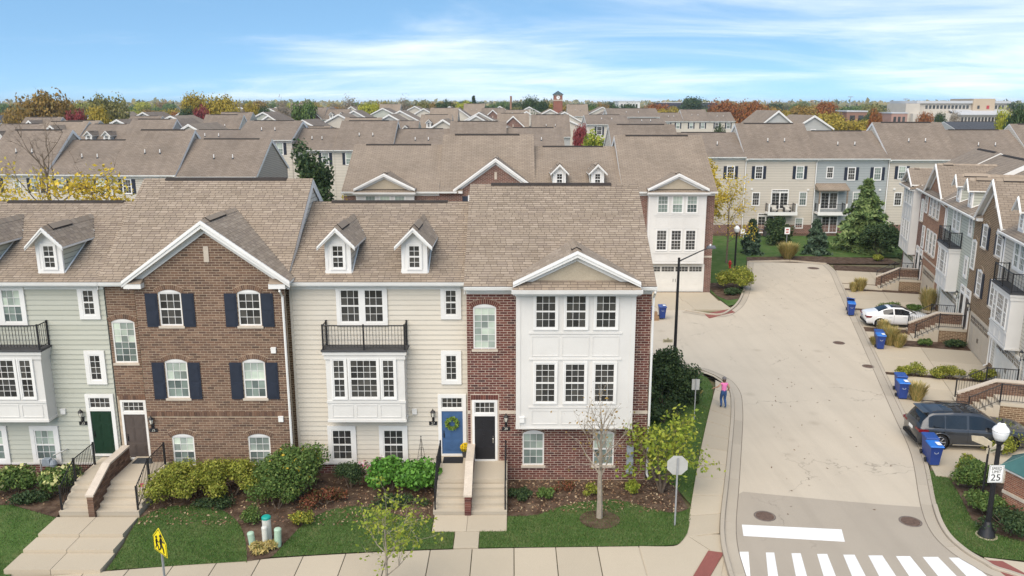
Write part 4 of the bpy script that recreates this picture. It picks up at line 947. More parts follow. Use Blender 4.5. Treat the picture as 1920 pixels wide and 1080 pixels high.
# ================================================================== the ground
def smooth(pts, n=6, closed=False):
    P = [Vector((p[0], p[1])) for p in pts]; out = []; m = len(P)
    for i in range(m if closed else m-1):
        p0, p1, p2, p3 = (P[(i-1) % m] if closed or i else P[0]), P[i], P[(i+1) % m], (P[(i+2) % m] if closed or i < m-2 else P[-1])
        for k in range(n):
            t = k/n; out.append(tuple(.5*((2*p1)+(p2-p0)*t+(2*p0-5*p1+4*p2-p3)*t*t+(3*p1-p0-3*p2+p3)*t**3)))
    if not closed: out.append(tuple(P[-1]))
    return out
def sheet(name, poly, z, mat, kind='structure', parent=None, cuts=0, label=None):
    bm = bmesh.new(); vs = [bm.verts.new((p[0], p[1], 0)) for p in poly]; f = bm.faces.new(vs); bm.normal_update()
    bmesh.ops.triangulate(bm, faces=[f])
    for _ in range(cuts): bmesh.ops.subdivide_edges(bm, edges=[e for e in bm.edges if e.calc_length() > .9], cuts=1, use_grid_fill=True); bmesh.ops.triangulate(bm, faces=bm.faces[:])
    bm.normal_update()
    for fc in bm.faces:
        if fc.normal.z < 0: fc.normal_flip()
    for v in bm.verts: v.co.z = ground_z(v.co.x, v.co.y)+z
    me = bpy.data.meshes.new(name); bm.to_mesh(me); bm.free(); me.materials.append(mat); metric_uv(me)
    o = bpy.data.objects.new(name, me); link(o, parent)
    if kind and parent is None: o['kind'] = kind
    if label: o['label'] = label
    return o
def slab(name, quad, z, th, mat, parent):       # one concrete panel
    mb = MB(); zf = z if callable(z) else (lambda x, y: z); top = [(x, y, ground_z(x, y)+zf(x, y)) for x, y in quad]; n = len(top); c = [sum(p[i] for p in top)/n for i in range(2)]
    ins = [(c[0]+(x-c[0])*(1-.02), c[1]+(y-c[1])*(1-.02), q) for x, y, q in top]
    mb.add([(x,y,q-th) for x,y,q in top]+[(x,y,q-.008) for x,y,q in top]+ins, [(i,(i+1)%n,n+(i+1)%n,n+i) for i in range(n)]+[(n+i,n+(i+1)%n,2*n+(i+1)%n,2*n+i) for i in range(n)]+[tuple(range(2*n,3*n))])
    return part(name, mb, mat, parent)
def strip(parent, A, B, step, z=.03, mat=None, name='paving_slab', th=.06, gap=.03):
    """slabs between two matching edge lines A and B"""
    mat = mat or CONCRETE
    def at(P, t):
        d = [0]
        for a, b in zip(P, P[1:]): d.append(d[-1]+math.dist(a, b))
        s = t*d[-1]
        for i in range(len(P)-1):
            if s <= d[i+1] or i == len(P)-2:
                k = (s-d[i])/max(1e-6, d[i+1]-d[i]); return (P[i][0]+(P[i+1][0]-P[i][0])*k, P[i][1]+(P[i+1][1]-P[i][1])*k)
    ln = sum(math.dist(a, b) for a, b in zip(A, A[1:])); lb = sum(math.dist(a, b) for a, b in zip(B, B[1:])); L = (ln+lb)/2
    n = max(1, round(L/step)); g = gap/2/L
    for i in range(n):
        t0, t1 = i/n+g, (i+1)/n-g; k = 3 if len(A) > 2 else 1
        q = [at(A, t0+(t1-t0)*j/k) for j in range(k+1)]+[at(B, t1-(t1-t0)*j/k) for j in range(k+1)]
        slab(name, q, z, th, mat, parent)

# the land itself, one sheet to the horizon
gx = sorted(set([-4000,-1500,-600,-300,-150,-80]+[round(v, 2) for v in np.linspace(-40, 44, 43)]+[80,150,300,600,1500,4000]))
gy = sorted(set([-200,-50,0,10,16]+[round(v, 2) for v in np.linspace(19, 46, 55)]+[60,80,110,160,300,600,1200,2500,6000]))
gm = MB(); nx = len(gx)
gm.v = [(x, y, ground_z(x, y)-.12-.05*sm(46, 300, y)) for y in gy for x in gx]
gm.f = [(j*nx+i, j*nx+i+1, (j+1)*nx+i+1, (j+1)*nx+i) for j in range(len(gy)-1) for i in range(nx-1)]; gm.m = [0]*len(gm.f)
tag(part('ground', gm, EARTH), kind='structure')

def gp(l): return [G(*p) for p in l]
_lk = smooth([(7.75,22.0),(7.95,25.0)]+gp([(1380,1000),(1386,900),(1392,800),(1392,765)])+[G(1388,737),G(1372,715),G(1345,700),G(1308,689)]+[(8.5,48.0)], 5)
def shift(path, d):
    P = [Vector(p) for p in path]; out = []
    for i, p in enumerate(P):
        t = (P[min(i+1, len(P)-1)]-P[max(i-1, 0)]).normalized(); out.append((p.x-t.y*d, p.y+t.x*d))
    return out
left_kerb = shift(_lk, .42)
far_left = smooth([(13.4,61.2)]+gp([(1345,592),(1372,582),(1390,562),(1400,530)])+[(24.0,81.2)], 5)
far_end = [(24.0,81.2), G(1480,490), (31.4,80.0)]
right_kerb = smooth([(31.4,80.0)]+[rp(s, 6.2) for s in (30,24,16,8,0,-8,-13)]+gp([(1748,949),(1768,998),(1800,1031),(1840,1056),(1890,1078)])+[(19.5,23.6),(30,22.6)], 5)
road = [(p[0], p[1]) for p in left_kerb]+[(-45,48.0),(-45,62.5),(13.4,62.5)]+far_left[1:]+far_end[1:]+right_kerb[1:]+[(30,21.5),(7.75,21.5)]
road = [(p[0], p[1]) for p in left_kerb]+road[len(left_kerb):]
sheet('road', road, 0.0, ROADM)
ap = [G(1393,922),G(1475,930),G(1560,938),G(1655,946),G(1742,952)]
apr = ap+[p for p in right_kerb if p[1] < ap[-1][1]]+[(30,21.5),(7.75,21.5)]+[p for p in left_kerb if p[1] < ap[0][1]]
sheet('road_apron', apr, .004, ROADD)
sheet('main_road', [(-70,2),(70,2),(70,22.4),(-70,20.8)], -.40, ROADD); sheet('sidewalk_opposite', [(-70,-1),(70,-1),(70,1.95),(-70,1.95)], -.30, CONCRETE)
# kerb and gutter pan, poured in lengths
def kerb(name, path, side, h=.13, top=.16, pan=.42, length=3.0, z0=0.0):
    ke = bpy.data.objects.new(name, None); COL.objects.link(ke); ke['kind'] = 'structure'
    P = [Vector((*p, 0)) for p in path]; cur = [P[0]]; acc = 0
    def emit(Q):
        if len(Q) < 2: return
        mb = MB(); prof = [(0,-.1),(0,h-.02),(-.02,h),(-top,h),(-top,-.1)]; pr2 = [(.0,-.05),(pan,-.05),(pan,.010),(.0,.030)]
        for pf in (prof, pr2):
            b = len(mb.v)
            for i, p in enumerate(Q):
                d = (Q[min(i+1, len(Q)-1)]-Q[max(i-1, 0)]).normalized(); nn = Vector((-d.y, d.x, 0))*side
                for a, z in pf: q = p+nn*a; mb.v.append((q.x, q.y, z+z0))
            m = len(pf)
            for i in range(len(Q)-1):
                for j in range(m): mb.f.append((b+i*m+j, b+i*m+(j+1)%m, b+(i+1)*m+(j+1)%m, b+(i+1)*m+j)); mb.m.append(0)
            mb.f.append(tuple(b+j for j in range(m))); mb.m.append(0); mb.f.append(tuple(b+(len(Q)-1)*m+j for j in range(m-1,-1,-1))); mb.m.append(0)
        b = len(mb.v)
        for i, p in enumerate(Q):
            d = (Q[min(i+1, len(Q)-1)]-Q[max(i-1, 0)]).normalized(); nn = Vector((-d.y, d.x, 0))*side
            for a in (pan-.004, pan+.022, .0, .018): q = p+nn*a; mb.v.append((q.x, q.y, z0+(.0125 if a > .1 else .032)))
        for i in range(len(Q)-1):
            for c_ in (0, 2):
                mb.f.append((b+i*4+c_, b+i*4+c_+1, b+i*4+5+c_, b+i*4+4+c_)); mb.m.append(1)
        part('kerb_length', mb, [CONC_OLD, JOINT], ke)
    for a, b in zip(P, P[1:]):
        acc += (b-a).length
        if acc >= length:
            d = (b-a).normalized(); cur.append(b-d*.012); emit(cur); cur = [b]; acc = 0
        else: cur.append(b)
    emit(cur); return ke
kerb('kerb', left_kerb, -1); kerb('kerb', far_left, -1); kerb('kerb', [far_end[0],far_end[1],far_end[2]], -1, length=2)
kerb('kerb', right_kerb[:next(i for i, p in enumerate(right_kerb) if p[1] < G(1748,949)[1])], -1, h=.05)
kerb('kerb', right_kerb[next(i for i, p in enumerate(right_kerb) if p[1] < G(1748,949)[1])-1:], -1, h=.12)

# ---- front sidewalk and the walk along the side street
sw = bpy.data.objects.new('sidewalk', None); COL.objects.link(sw); sw['kind'] = 'structure'
back = smooth([(-30,24.2),(-20,25.1),(-13.3,25.85),(-7.6,26.35),(-1.2,26.68),(4.6,26.85)], 8)
frontl = [(x, y-2.6) for x, y in back]
strip(sw, back, frontl, 1.52, z=-.02)
sheet('sidewalk_base', [(4.5,26.8),G(1262,1025),G(1284,1010),G(1287,1000),G(1376,1000),G(1371,1080),(4.5,24.2)], -.045, CONCRETE)
cor_l = [(4.62,26.85), G(1272,1024), G(1286,1008), G(1292,980), G(1298,940)]
slab('paving_slab', [(4.62,26.85)]+smooth([(4.62,26.85),G(1262,1023),G(1278,1014),G(1287,1002)], 4)[1:]+[G(1330,1030),G(1300,1078),(4.62,24.27)], -.02, .06, CONCRETE, sw)
slab('paving_slab', [G(1332,1030),G(1289,1003),G(1366,1004),G(1352,1080),G(1302,1080)], -.022, .06, CONCRETE, sw)
sl_ = gp([(1286,1006),(1297,940),(1311,860),(1326,790),(1338,742),(1341,725)])+[G(1332,706), (9.6,47.0)]
sr_ = [left_kerb[i] for i in range(len(left_kerb)) if left_kerb[i][1] > 27.3]
sr_ = [(x-.19, y-.03) for x, y in sr_ if y < 46.5]
strip(sw, smooth(sl_, 5), smooth(sr_, 2), 1.55, z=lambda x, y: -.015+.115*sm(27.6, 32.5, y), th=.14)
sheet('sidewalk_base', smooth(sl_, 4)+[p for p in left_kerb if p[1] > 27.4][::-1], -.06, JOINT)
part('tactile_paving', MB().prism_z([G(1328,1032,.02),G(1357,1036,.02),G(1330,1082,.02),G(1300,1079,.02)], -.02, .016), BRICKPAD, sw, label='red ramp paving at the crosswalk')
sr = bpy.data.objects.new('sidewalk', None); COL.objects.link(sr); sr['kind'] = 'structure'
slab('paving_slab', [G(1845,1046),G(1925,1056),G(1985,1085),G(1905,1088)], .03, .1, CONCRETE, sr); slab('paving_slab', [G(1927,1056),G(2080,1074),G(2140,1100),G(1988,1085)], .03, .1, CONCRETE, sr)
part('tactile_paving', MB().prism_z([G(1846,1050,.04),G(1880,1052,.04),G(1935,1082,.04),G(1892,1084,.04)], 0, .04), BRICKPAD, sr)
part('tactile_paving', MB().prism_z([G(1320,589),G(1368,580),G(1378,586),G(1330,597)], -.05, .035), BRICKPAD, sw)

# ---- road paint
cw = bpy.data.objects.new('crosswalk_marking', None); COL.objects.link(cw); cw['kind'] = 'structure'
part('stop_line', MB().prism_z([G(1391,984),G(1394,1005),G(1584,1016),G(1578,993)][::-1], .005, .010), PAINT, cw)
for a, b in ((1387,1407),(1436,1455),(1484,1505),(1532,1555),(1581,1607),(1628,1660),(1680,1712),(1730,1765),(1779,1818)):
    dx = (a-1387)*.16; y0 = 1035+(a-1387)*.028
    part('stripe', MB().prism_z([G(a,y0),G(a+(b-a)*.82,y0),G(b+dx*.55,1082),G(a+dx*.55,1082)][::-1], .005, .010), PAINT, cw)
# ---- manholes
IRON = plain('rusty_iron', (.13,.085,.065), .8, .3, 9, 50)
for px, py, r, lab in ((1434,968,.36,'round manhole cover beside the stop line on the left'),(1707,978,.36,'round manhole cover by the right kerb near the crosswalk'),(1573,643,.33,'round manhole cover in the middle of the street'),(1628,687,.3,'drain cover in the gutter opposite the hedge'),(1525,503,.5,'manhole cover near the end of the cul-de-sac')):
    x, y = G(px, py); t = thing('manhole_cover', lab, 'manhole cover', (x, y, .005), 0, 'manhole covers in the street')
    part('rim', MB().lathe([(r+.06,-.03),(r+.06,.010),(r,.010),(r,-.03)], 24), plain('iron_rim', (.16,.13,.11), .8, .2, 9), t)
    c = MB().lathe([(r-.012,-.03),(r-.012,.006)], 24)
    for k in range(-3, 4): c.box(-math.sqrt(max(.01, r*r*.8-(k*r*.24)**2)), math.sqrt(max(.01, r*r*.8-(k*r*.24)**2)), k*r*.24-.02, k*r*.24+.02, .006, .012)
    part('cover', c, IRON, t)
# ---- driveways of the right-hand row
for k, (s0, s1) in enumerate(((25.2,31.0),(15.6,22.2),(9.9,14.9),(-.6,5.4),(-5.2,-1.2),(-15.2,-8.6))):
    dw = bpy.data.objects.new('driveway', None); COL.objects.link(dw); dw['kind'] = 'structure'
    for i in range(2):
        for j in range(2):
            a, b = s0+(s1-s0)*i/2+.01, s0+(s1-s0)*(i+1)/2-.01; c, d = 6.03-5.98*j/2-.01, 6.03-5.98*(j+1)/2+.01
            slab('paving_slab', [rp(a, c), rp(a, d), rp(b, d), rp(b, c)], .056, .2, CONCRETE, dw)
for s0, s1, o0, o1 in ((23.0,24.9,3.0,6.02),(7.0,8.6,3.0,6.02),(-7.6,-5.4,3.0,6.02)):
    slab('paving_slab', [rp(s0,o1), rp(s0,o0), rp(s1,o0), rp(s1,o1)], .045, .15, CONCRETE, sr)
for s0, s1 in ((31.0,34),(22.2,25.2),(14.9,15.6),(5.4,9.9),(-1.2,-.6),(-8.6,-5.2)): sheet('mulch_strip', [rp(s0,6.05), rp(s0,.05), rp(s1,.05), rp(s1,6.05)], .02, MULCH)
dw = bpy.data.objects.new('driveway', None); COL.objects.link(dw); dw['kind'] = 'structure'
for i in range(2):
    for j in range(2): slab('paving_slab', [(11.0+2.9*i+.2*j,67.6-3.1*j),(13.88+2.9*i+.2*j,67.6-3.1*j),(13.88+2.9*i+.4*j,64.5-2.9*j),(11.0+2.9*i+.4*j,64.5-2.9*j)][::-1], .03, .15, CONCRETE, dw)

# ---- lawns and beds
lawns, beds = [], []
def lawn(poly, cuts=3): lawns.append(poly); return sheet('lawn', poly, .0, GRASS, cuts=cuts)
def bed(poly, z=.012, cuts=2): return sheet('mulch_bed', poly, z, MULCH, cuts=cuts)
bedL = smooth(gp([(262,972),(300,955),(350,948),(410,955),(445,978),(460,1010),(462,1047)]), 4)
bedR = smooth(gp([(512,1036),(540,1008),(580,975),(625,955),(680,950),(730,962),(775,972),(812,972)]), 4)
yard_top = 32.9
lawn([(-14.42,28.86)]+bedL+[(-9.45,26.1),(-11.5,25.98),(-14.25,25.78)])
bed([(-14.42,32.3),(-14.42,28.84)]+bedL+[(-9.4,26.1),(-8.7,26.25)]+bedR+[(-3.05,28.9),(-3.05,32.9),(-9.2,32.9)])
lawn(bedR[::-1]+[(-8.62,26.32),(-5.5,26.5),(-2.15,26.66),(-2.15,27.8),(-3.04,27.85),(-3.04,28.9)][:])
bedX = smooth(gp([(952,968),(1005,966),(1045,952),(1100,940),(1160,938),(1215,953),(1262,962),(1290,955)]), 4)
bed([(-.17,32.25)]+[(-.17,29.0)]+bedX+[(6.9,31.2),(6.2,33.5),(5.6,32.25)])
lawn([(-.17,28.98)]+bedX+[*smooth([G(1296,950),G(1293,980),G(1288,1000),G(1278,1014),G(1262,1022),(4.6,26.84)], 4),(4.0,26.82),(-1.2,26.7),(-1.2,27.85),(-.2,27.9)])
ring = [(3.38+.78*math.cos(t), 28.72+.72*math.sin(t)) for t in np.linspace(0, 2*math.pi, 25)[:-1]]
sheet('mulch_bed', ring, .03, MULCH)
lawn([(6.2,33.4)]+[(6.9,31.2)]+gp([(1297,948),(1311,862),(1325,792),(1336,745),(1337,725),(1325,706)])+[(9.3,47.2),(5.9,47.2),(5.75,38)], 1)
lawn([(-30,24.35),(-20,25.2),(-17.5,25.45),(-17.45,27.4),(-17.7,28.9),(-20,29.9),(-30,29.9)])
bed([(-30,29.9),(-20,29.9),(-17.68,28.9),(-17.68,32.9),(-30,32.9)])
vl = [G(1735,882),G(1772,885),G(1800,930),G(1822,975),G(1860,1000),G(1925,1018),G(1960,1030),G(1930,1052),G(1845,1044),G(1806,1026),G(1775,998),G(1755,950)]
lawn(vl)
bed([G(1772,884),G(1815,876),G(1960,872),G(2050,1000),G(1960,1030),G(1925,1018),G(1860,1000),G(1822,975),G(1800,930)])
lawn([(16.95,67.5),(17.2,62.9)]+[(p[0]-.22, p[1]+.1) for p in far_left if p[1] > 62.6]+[(23.8,81.7),(31.4,80.5),(33.5,84),(52,84),(52,98.2),(14,98.2),(16.9,80)], 1)
bed([(23.9,81.6),(31.6,80.4),(39,80.2),(39,83.2),(31,84.6),(24.5,84.0)], .02, 1)
bed([(17.1,66.2),(17.2,71.5),(20.4,71.2),(19.6,67.6),(18.7,65.4),(17.6,64.8)], .02, 1)
sheet('mulch_bed', [(12,98.1),(52,98.1),(52,99.9),(12,99.9)], .02, MULCH)

# ---- concrete pads at the front doors
wk = bpy.data.objects.new('front_walk', None); COL.objects.link(wk); wk['kind'] = 'structure'
slab('paving_slab', [(-3.0,27.82),(-1.715,27.82),(-1.715,29.04),(-3.0,29.04)], .035, .12, CONCRETE, wk); slab('paving_slab', [(-1.705,27.82),(-.2,27.86),(-.2,29.04),(-1.705,29.04)], .035, .12, CONCRETE, wk)
slab('paving_slab', [(-2.12,26.69),(-1.22,26.70),(-1.22,27.81),(-2.12,27.81)], .022, .1, CONCRETE, wk)
w2 = bpy.data.objects.new('front_walk', None); COL.objects.link(w2); w2['kind'] = 'structure'
for i, (ya, yb, z) in enumerate(((28.9,27.62,.02),(27.6,26.72,-.10),(26.7,25.62,-.22))):
    for xa, xb in ((-17.65-.05*i,-16.13),(-16.11,-14.5+.06*i)):
        part('paving_slab', MB().box(xa, xb, yb, ya, z-.4, z), CONCRETE, w2)

# ---- entry stairs
def stairs(label, X, rz, halves, num_steps, ztop, run, land, wingw=.25, brick=None, mortar=None, group=None, single_bricks=0, rail_in=False):
    """local: x along the house, -y away from it; halves = [(x0,x1,landing_back_y,ztop)]; wing wall at x=0"""
    t = thing('entry_stairs', label, 'stairs', (*X, 0), rz, group); rise = ztop/num_steps
    yend = -land-run*(num_steps-1)
    for x0, x1, yb in halves:
        part('landing', MB().box(x0, x1, -land, yb, ztop-.16, ztop), STEPS, t); part('landing_base', MB().box(x0+.03, x1-.03, -land+.03, yb, -.3, ztop-.16), BRK_BROWN_FAR, t)
        for k in range(1, num_steps):
            z = ztop-k*rise; y1 = -land-(k-1)*run; y0 = y1-run
            part('step', MB().box(x0, x1, y0, y1-.001, -.3, z).box(x0-.002, x1+.002, y0-.02, y0+.01, z-.05, z-.001), STEPS, t)
        xr = x0+.07 if x0 < 0 else x1-.07
        A = (xr, -.25, ztop); Bp = (xr, -land-.02, ztop); Cq = (xr, yend+.1, rise)
        railing(t, [A, Bp, Cq], .95, .12, 'stair_railing')
    hw = wingw/2; zt = ztop+.68; zl = .82; yf = yend-.12
    core = [(.0,-.3),(.0,zt),(-land+.1,zt),(yf,zl),(yf,-.3)]
    wo = part('wing_wall', MB().prism_x(core, -hw+.014, hw-.014), mortar, t)
    # brick facing on both long sides and the end
    def conv(side):
        sub = bpy.data.objects.new('wing_facing', None)
        return sub
    segs = [(-land+.1, 0, zt, zt), (yf, -land+.1, zl, zt)]
    mb = MB(); z = -.1; k = 0; bh, bw = .102, .305
    pl = [(yf,-.1),(0,-.1),(0,zt),(-land+.1,zt),(yf,zl)]; singles = []
    while z < zt:
        sp = _span(pl, z+bh/2)
        if sp:
            j = math.floor(sp[0]/bw)-1; off = (k % 2)*bw/2
            while j*bw+off < sp[1]:
                p, q = max(sp[0], j*bw+off)+.006, min(sp[1], (j+1)*bw+off)-.006
                if q-p > .03:
                    for sx in (-1, 1):
                        xa, xb = (-hw, -hw+.02) if sx < 0 else (hw-.02, hw)
                        mb.box(xa, xb, p, q, z+.006, min(z+bh-.006, zt))
                j += 1
        if z < zl-.1: mb.box(-hw+.004+.006*(k % 2), hw-.004, yf-.012, yf+.02, z+.006, z+bh-.006)
        z += bh; k += 1
    part('brick_courses', mb, brick, wo, kind='stuff')
    cp = [(.0,zt+.08),(.0,zt+.001),(-land+.1,zt+.001),(yf-.04,zl+.001),(yf-.04,zl+.08),(-land+.08,zt+.08)]
    part('stone_cap', MB().prism_x(cp, -hw-.035, hw+.035), STONE, wo)
    return t
SG = 'paired entry stairs'
stairs('concrete steps to the blue and black doors with brick divider', (-1.715,32.2), 0, [(-1.36,-.128,.56),(.128,1.52,-.02)], 5, .88, .32, 1.8, .25, BRICK_RED, MORTAR_GREY, SG)
stairs('concrete steps to the green and taupe doors with brick divider', (-16.33,32.2), 0, [(-1.33,-.128,.56),(.128,1.78,.56)], 5, .80, .32, 1.8, .25, BRICK_BROWN, MORTAR_TAN, SG)
part('pink_sticker', MB().lathe([(.09,0),(.09,.02)], 8), plain('pink_sign', (.75,.08,.2), .5, 0), None)
bpy.data.objects['pink_sticker'].location = (-14.62,29.75,.95); bpy.data.objects['pink_sticker'].rotation_euler = (R(90),0,0)
tag(bpy.data.objects['pink_sticker'], 'small round pink tag on the stair railing by the taupe door', 'tag'); bpy.data.objects['pink_sticker'].name = 'railing_tag'
for s, lab in ((24.7,'far stairs to the orange brick house on the right-hand row'),(8.6,'middle stairs beside the white car on the right-hand row'),(-6.0,'near stairs above the dark car on the right-hand row')):
    stairs(lab, rp(s), RZ, [(-1.45,-.128,-.02),(.128,1.45,-.02)], 6, 1.0, .30, 1.7, .25, BRICK_BROWN, MORTAR_GREY, SG)
# ================================================================== plants
def leaf_cloud(rng, pts, nrm, size, asp=1.6, jitter=.9, mb=None, fold=False):
    """a small leaf (two triangles) at each point, turned loosely along nrm"""
    n = len(pts); d = nrm+rng.normal(0, jitter, (n, 3)); d /= np.linalg.norm(d, axis=1, keepdims=True)+1e-9
    a = np.cross(d, rng.normal(0, 1, (n, 3))); a /= np.linalg.norm(a, axis=1, keepdims=True)+1e-9; b = np.cross(d, a)
    s = size*rng.uniform(.65, 1.35, (n, 1)); a = a*s*asp/2; b = b*s/2
    v = np.stack([pts-a, pts+b*.9-d*s*.12, pts+a, pts-b*.9-d*s*.12], 1).reshape(-1, 3)
    return v
def leaf_mesh(name, v, mats):
    n = len(v)//4; me = bpy.data.meshes.new(name); me.vertices.add(len(v)); me.vertices.foreach_set('co', v.astype(np.float32).ravel())
    me.loops.add(n*4); me.polygons.add(n); me.loops.foreach_set('vertex_index', np.arange(n*4, dtype=np.int32)); me.polygons.foreach_set('loop_start', np.arange(0, n*4, 4, dtype=np.int32))
    me.update(calc_edges=True); me.validate()
    for m in (mats if isinstance(mats, (list, tuple)) else [mats]): me.materials.append(m)
    return me
def blobs(rng, c, rad, n, leaves, shell_=.75):
    """leaf points on n lumps spread through an ellipsoid"""
    c = np.array(c); rad = np.array(rad); u = rng.normal(0, 1, (n, 3)); u /= np.linalg.norm(u, axis=1, keepdims=True); u[:, 2] = np.abs(u[:, 2])*.9-.25
    if rad[2] > .9*rad[0]: u[:, 2] = np.linspace(-.92, .95, n); u[:, :2] *= (1-.42*((u[:, 2:3]+1)/2)**2)*1.15
    cs = c+u*rad*rng.uniform(.35, .85, (n, 1)); rs = rad[:2].mean()**.6*rad.mean()**.4*rng.uniform(.32, .55, n)*(1.75/n**.25)
    k = rng.integers(0, n, leaves); q = rng.normal(0, 1, (leaves, 3)); q /= np.linalg.norm(q, axis=1, keepdims=True)
    p = cs[k]+q*rs[k][:, None]*(shell_+rng.uniform(-.35, .3, (leaves, 1)))*np.array([1, 1, rad[2]/rad[:2].mean()])**.5
    return p, q
def shrub(label, loc, rad, leaves, size, mat, lumps=14, asp=1.5, stems=6, group=None, cat='shrub', name='shrub', seed=None, parent=None, extra=None, floor=.02):
    leaves = int(leaves*1.45); size *= .82
    rng = np.random.default_rng(seed if seed is not None else int(abs(loc[0]*97+loc[1]*31))+3); t = thing(name, label, cat, (loc[0], loc[1], ground_z(loc[0], loc[1])+(loc[2] if len(loc) > 2 else 0)), rng.uniform(0, .4), group)
    p, q = blobs(rng, (0, 0, rad[2]*.55), (rad[0], rad[1], rad[2]*.62), lumps, leaves); p[:, 2] = np.where(p[:, 2] < floor, floor+np.abs(p[:, 2])*.3, p[:, 2])
    part('foliage', leaf_mesh('foliage', leaf_cloud(rng, p, q, size, asp), mat), None, t)
    mb = MB()
    for k in range(stems):
        a = rng.uniform(0, 6.28); e = (math.cos(a)*rad[0]*.6, math.sin(a)*rad[1]*.6, rad[2]*rng.uniform(.5, .85)); mb.tube([(math.cos(a)*.05, math.sin(a)*.05, -.05), (e[0]*.4, e[1]*.4, e[2]*.5), e], [.022, .016, .006], 5)
    part('stem', mb, BARK, t)
    if extra:
        m2, n2, s2 = extra; k = rng.choice(len(p), n2); k = k[(q[k, 2] > -.1)]; pp = p[k]+q[k]*.04
        part('blossom', leaf_mesh('blossom', np.concatenate([leaf_cloud(rng, pp+rng.normal(0, s2*.4, pp.shape), q[k], s2, 1.1) for _ in range(3)]), m2), None, t)
    return t
def branches(rng, base, h, spread, levels=3, n0=7, r0=.09, lean=(0,0), bend=.25, first=.35, up=.75):
    """trunk and boughs; returns mesh builder and the twig ends"""
    mb = MB(); ends = []
    top = Vector((lean[0], lean[1], h*.8)); path = [Vector((0,0,-.1))]+[Vector((top.x*t+rng.normal(0, .02)*h*.3*t, top.y*t+rng.normal(0, .02)*h*.3*t, top.z*t)) for t in (.2, .4, .6, .8, 1)]
    mb.tube(path, [r0*1.25, r0, r0*.85, r0*.65, r0*.42, r0*.15], 7)
    def at(t):
        f = t*5; i = min(4, int(f)); return path[i].lerp(path[i+1], f-i)
    def grow(p, d, ln, r, lv):
        q = p.copy(); pts = [p]; dd = d.copy()
        for k in range(3):
            dd = (dd+Vector(rng.normal(0, bend, 3))+Vector((0,0,.10))).normalized(); q = q+dd*ln/3; pts.append(q.copy())
        mb.tube(pts, [r, r*.75, r*.5, r*.22], 5 if lv > 1 else 4, cap=False); ends.append((pts[-1], dd, lv)); ends.append((pts[2], dd, lv))
        if lv > 0:
            for k in range(rng.integers(2, 5)):
                s = pts[rng.integers(1, 4)]; nd = (dd+Vector(rng.normal(0, .65, 3))).normalized(); grow(s, nd, ln*rng.uniform(.45, .7), r*.5, lv-1)
    for k in range(n0):
        t = first+(1-first)*(k+rng.uniform(0, .7))/n0; a = k*2.4+rng.uniform(-.4, .4); s = at(min(1, t)); el = up*(.55+.6*t)
        d = Vector((math.cos(a)*math.cos(el), math.sin(a)*math.cos(el), math.sin(el))); grow(s, d, spread*(1.15-.55*t), r0*.42*(1.2-.7*t), levels-1)
    return mb, ends
def tree(label, loc, h, spread, leaves, size, mat, seed=1, bark=None, r0=.09, n0=8, levels=3, first=.35, up=.75, cat='tree', name='tree', group=None, lean=(0,0), clump=.35, asp=1.6, bend=.22, stems=1):
    rng = np.random.default_rng(seed); t = thing(name, label, cat, (loc[0], loc[1], ground_z(loc[0], loc[1])), 0, group)
    ends = []; mb = MB()
    for k in range(stems):
        ln = lean if stems == 1 else (math.cos(k*6.28/stems+.5)*spread*.5, math.sin(k*6.28/stems+.5)*spread*.5)
        m, e = branches(rng, (0,0,0), h*(1 if stems == 1 else rng.uniform(.75, 1)), spread if stems == 1 else spread*.6, levels, n0, r0, ln, bend, first, up); mb.add(m.v, m.f); ends += e
    part('trunk', mb, bark or BARK, t)
    if leaves:
        E = np.array([p for p, d, l in ends]); D = np.array([d for p, d, l in ends]); k = rng.integers(0, len(E), leaves)
        p = E[k]+rng.normal(0, clump, (leaves, 3))*np.array([1, 1, .7])-D[k]*rng.uniform(0, clump*1.5, (leaves, 1)); p[:, 2] = np.maximum(p[:, 2], h*.12)
        part('crown', leaf_mesh('crown', leaf_cloud(rng, p, D[k]*.4+np.array([0,0,.5]), size, asp), mat), None, t)
    return t
LEAF_MID = leafy('mid_green_leaf', [(.020,.042,.010),(.045,.078,.018),(.075,.115,.030),(.035,.060,.016),(.12,.15,.04)])
LEAF_DARK = leafy('dark_green_leaf', [(.010,.022,.010),(.022,.040,.016),(.040,.062,.022),(.016,.030,.013),(.06,.08,.03)])
LEAF_LIME = leafy('yellow_green_leaf', [(.10,.15,.02),(.19,.245,.03),(.29,.32,.04),(.145,.19,.025),(.36,.36,.06)])
LEAF_SPIREA = leafy('spirea_leaf', [(.050,.065,.010),(.11,.125,.018),(.18,.185,.03),(.075,.09,.014),(.22,.20,.045)])
LEAF_YELLOW = leafy('yellow_autumn_leaf', [(.42,.30,.03),(.55,.40,.05),(.33,.29,.04),(.62,.44,.06)])
LEAF_OCHRE = leafy('ochre_autumn_leaf', [(.19,.12,.03),(.28,.18,.05),(.15,.12,.04),(.33,.20,.05)])
LEAF_RUST = leafy('rust_autumn_leaf', [(.22,.075,.025),(.32,.12,.03),(.16,.06,.03),(.26,.15,.05)])
LEAF_WINE = leafy('wine_red_leaf', [(.10,.018,.022),(.17,.03,.03),(.07,.02,.02),(.22,.05,.05)])
LEAF_HOSTA = leafy('broad_green_leaf', [(.030,.085,.012),(.055,.13,.02),(.085,.18,.03),(.022,.06,.010)], .2, .4)
LEAF_OLIVE = leafy('olive_far_leaf', [(.09,.09,.03),(.13,.12,.04),(.07,.075,.03),(.17,.15,.06)])
LEAF_GREY = leafy('grey_twig_leaf', [(.20,.17,.13),(.26,.22,.17),(.16,.14,.10)])
SPRUCE = leafy('spruce_needle', [(.014,.030,.017),(.028,.047,.028),(.045,.066,.040),(.020,.036,.020)], 0)
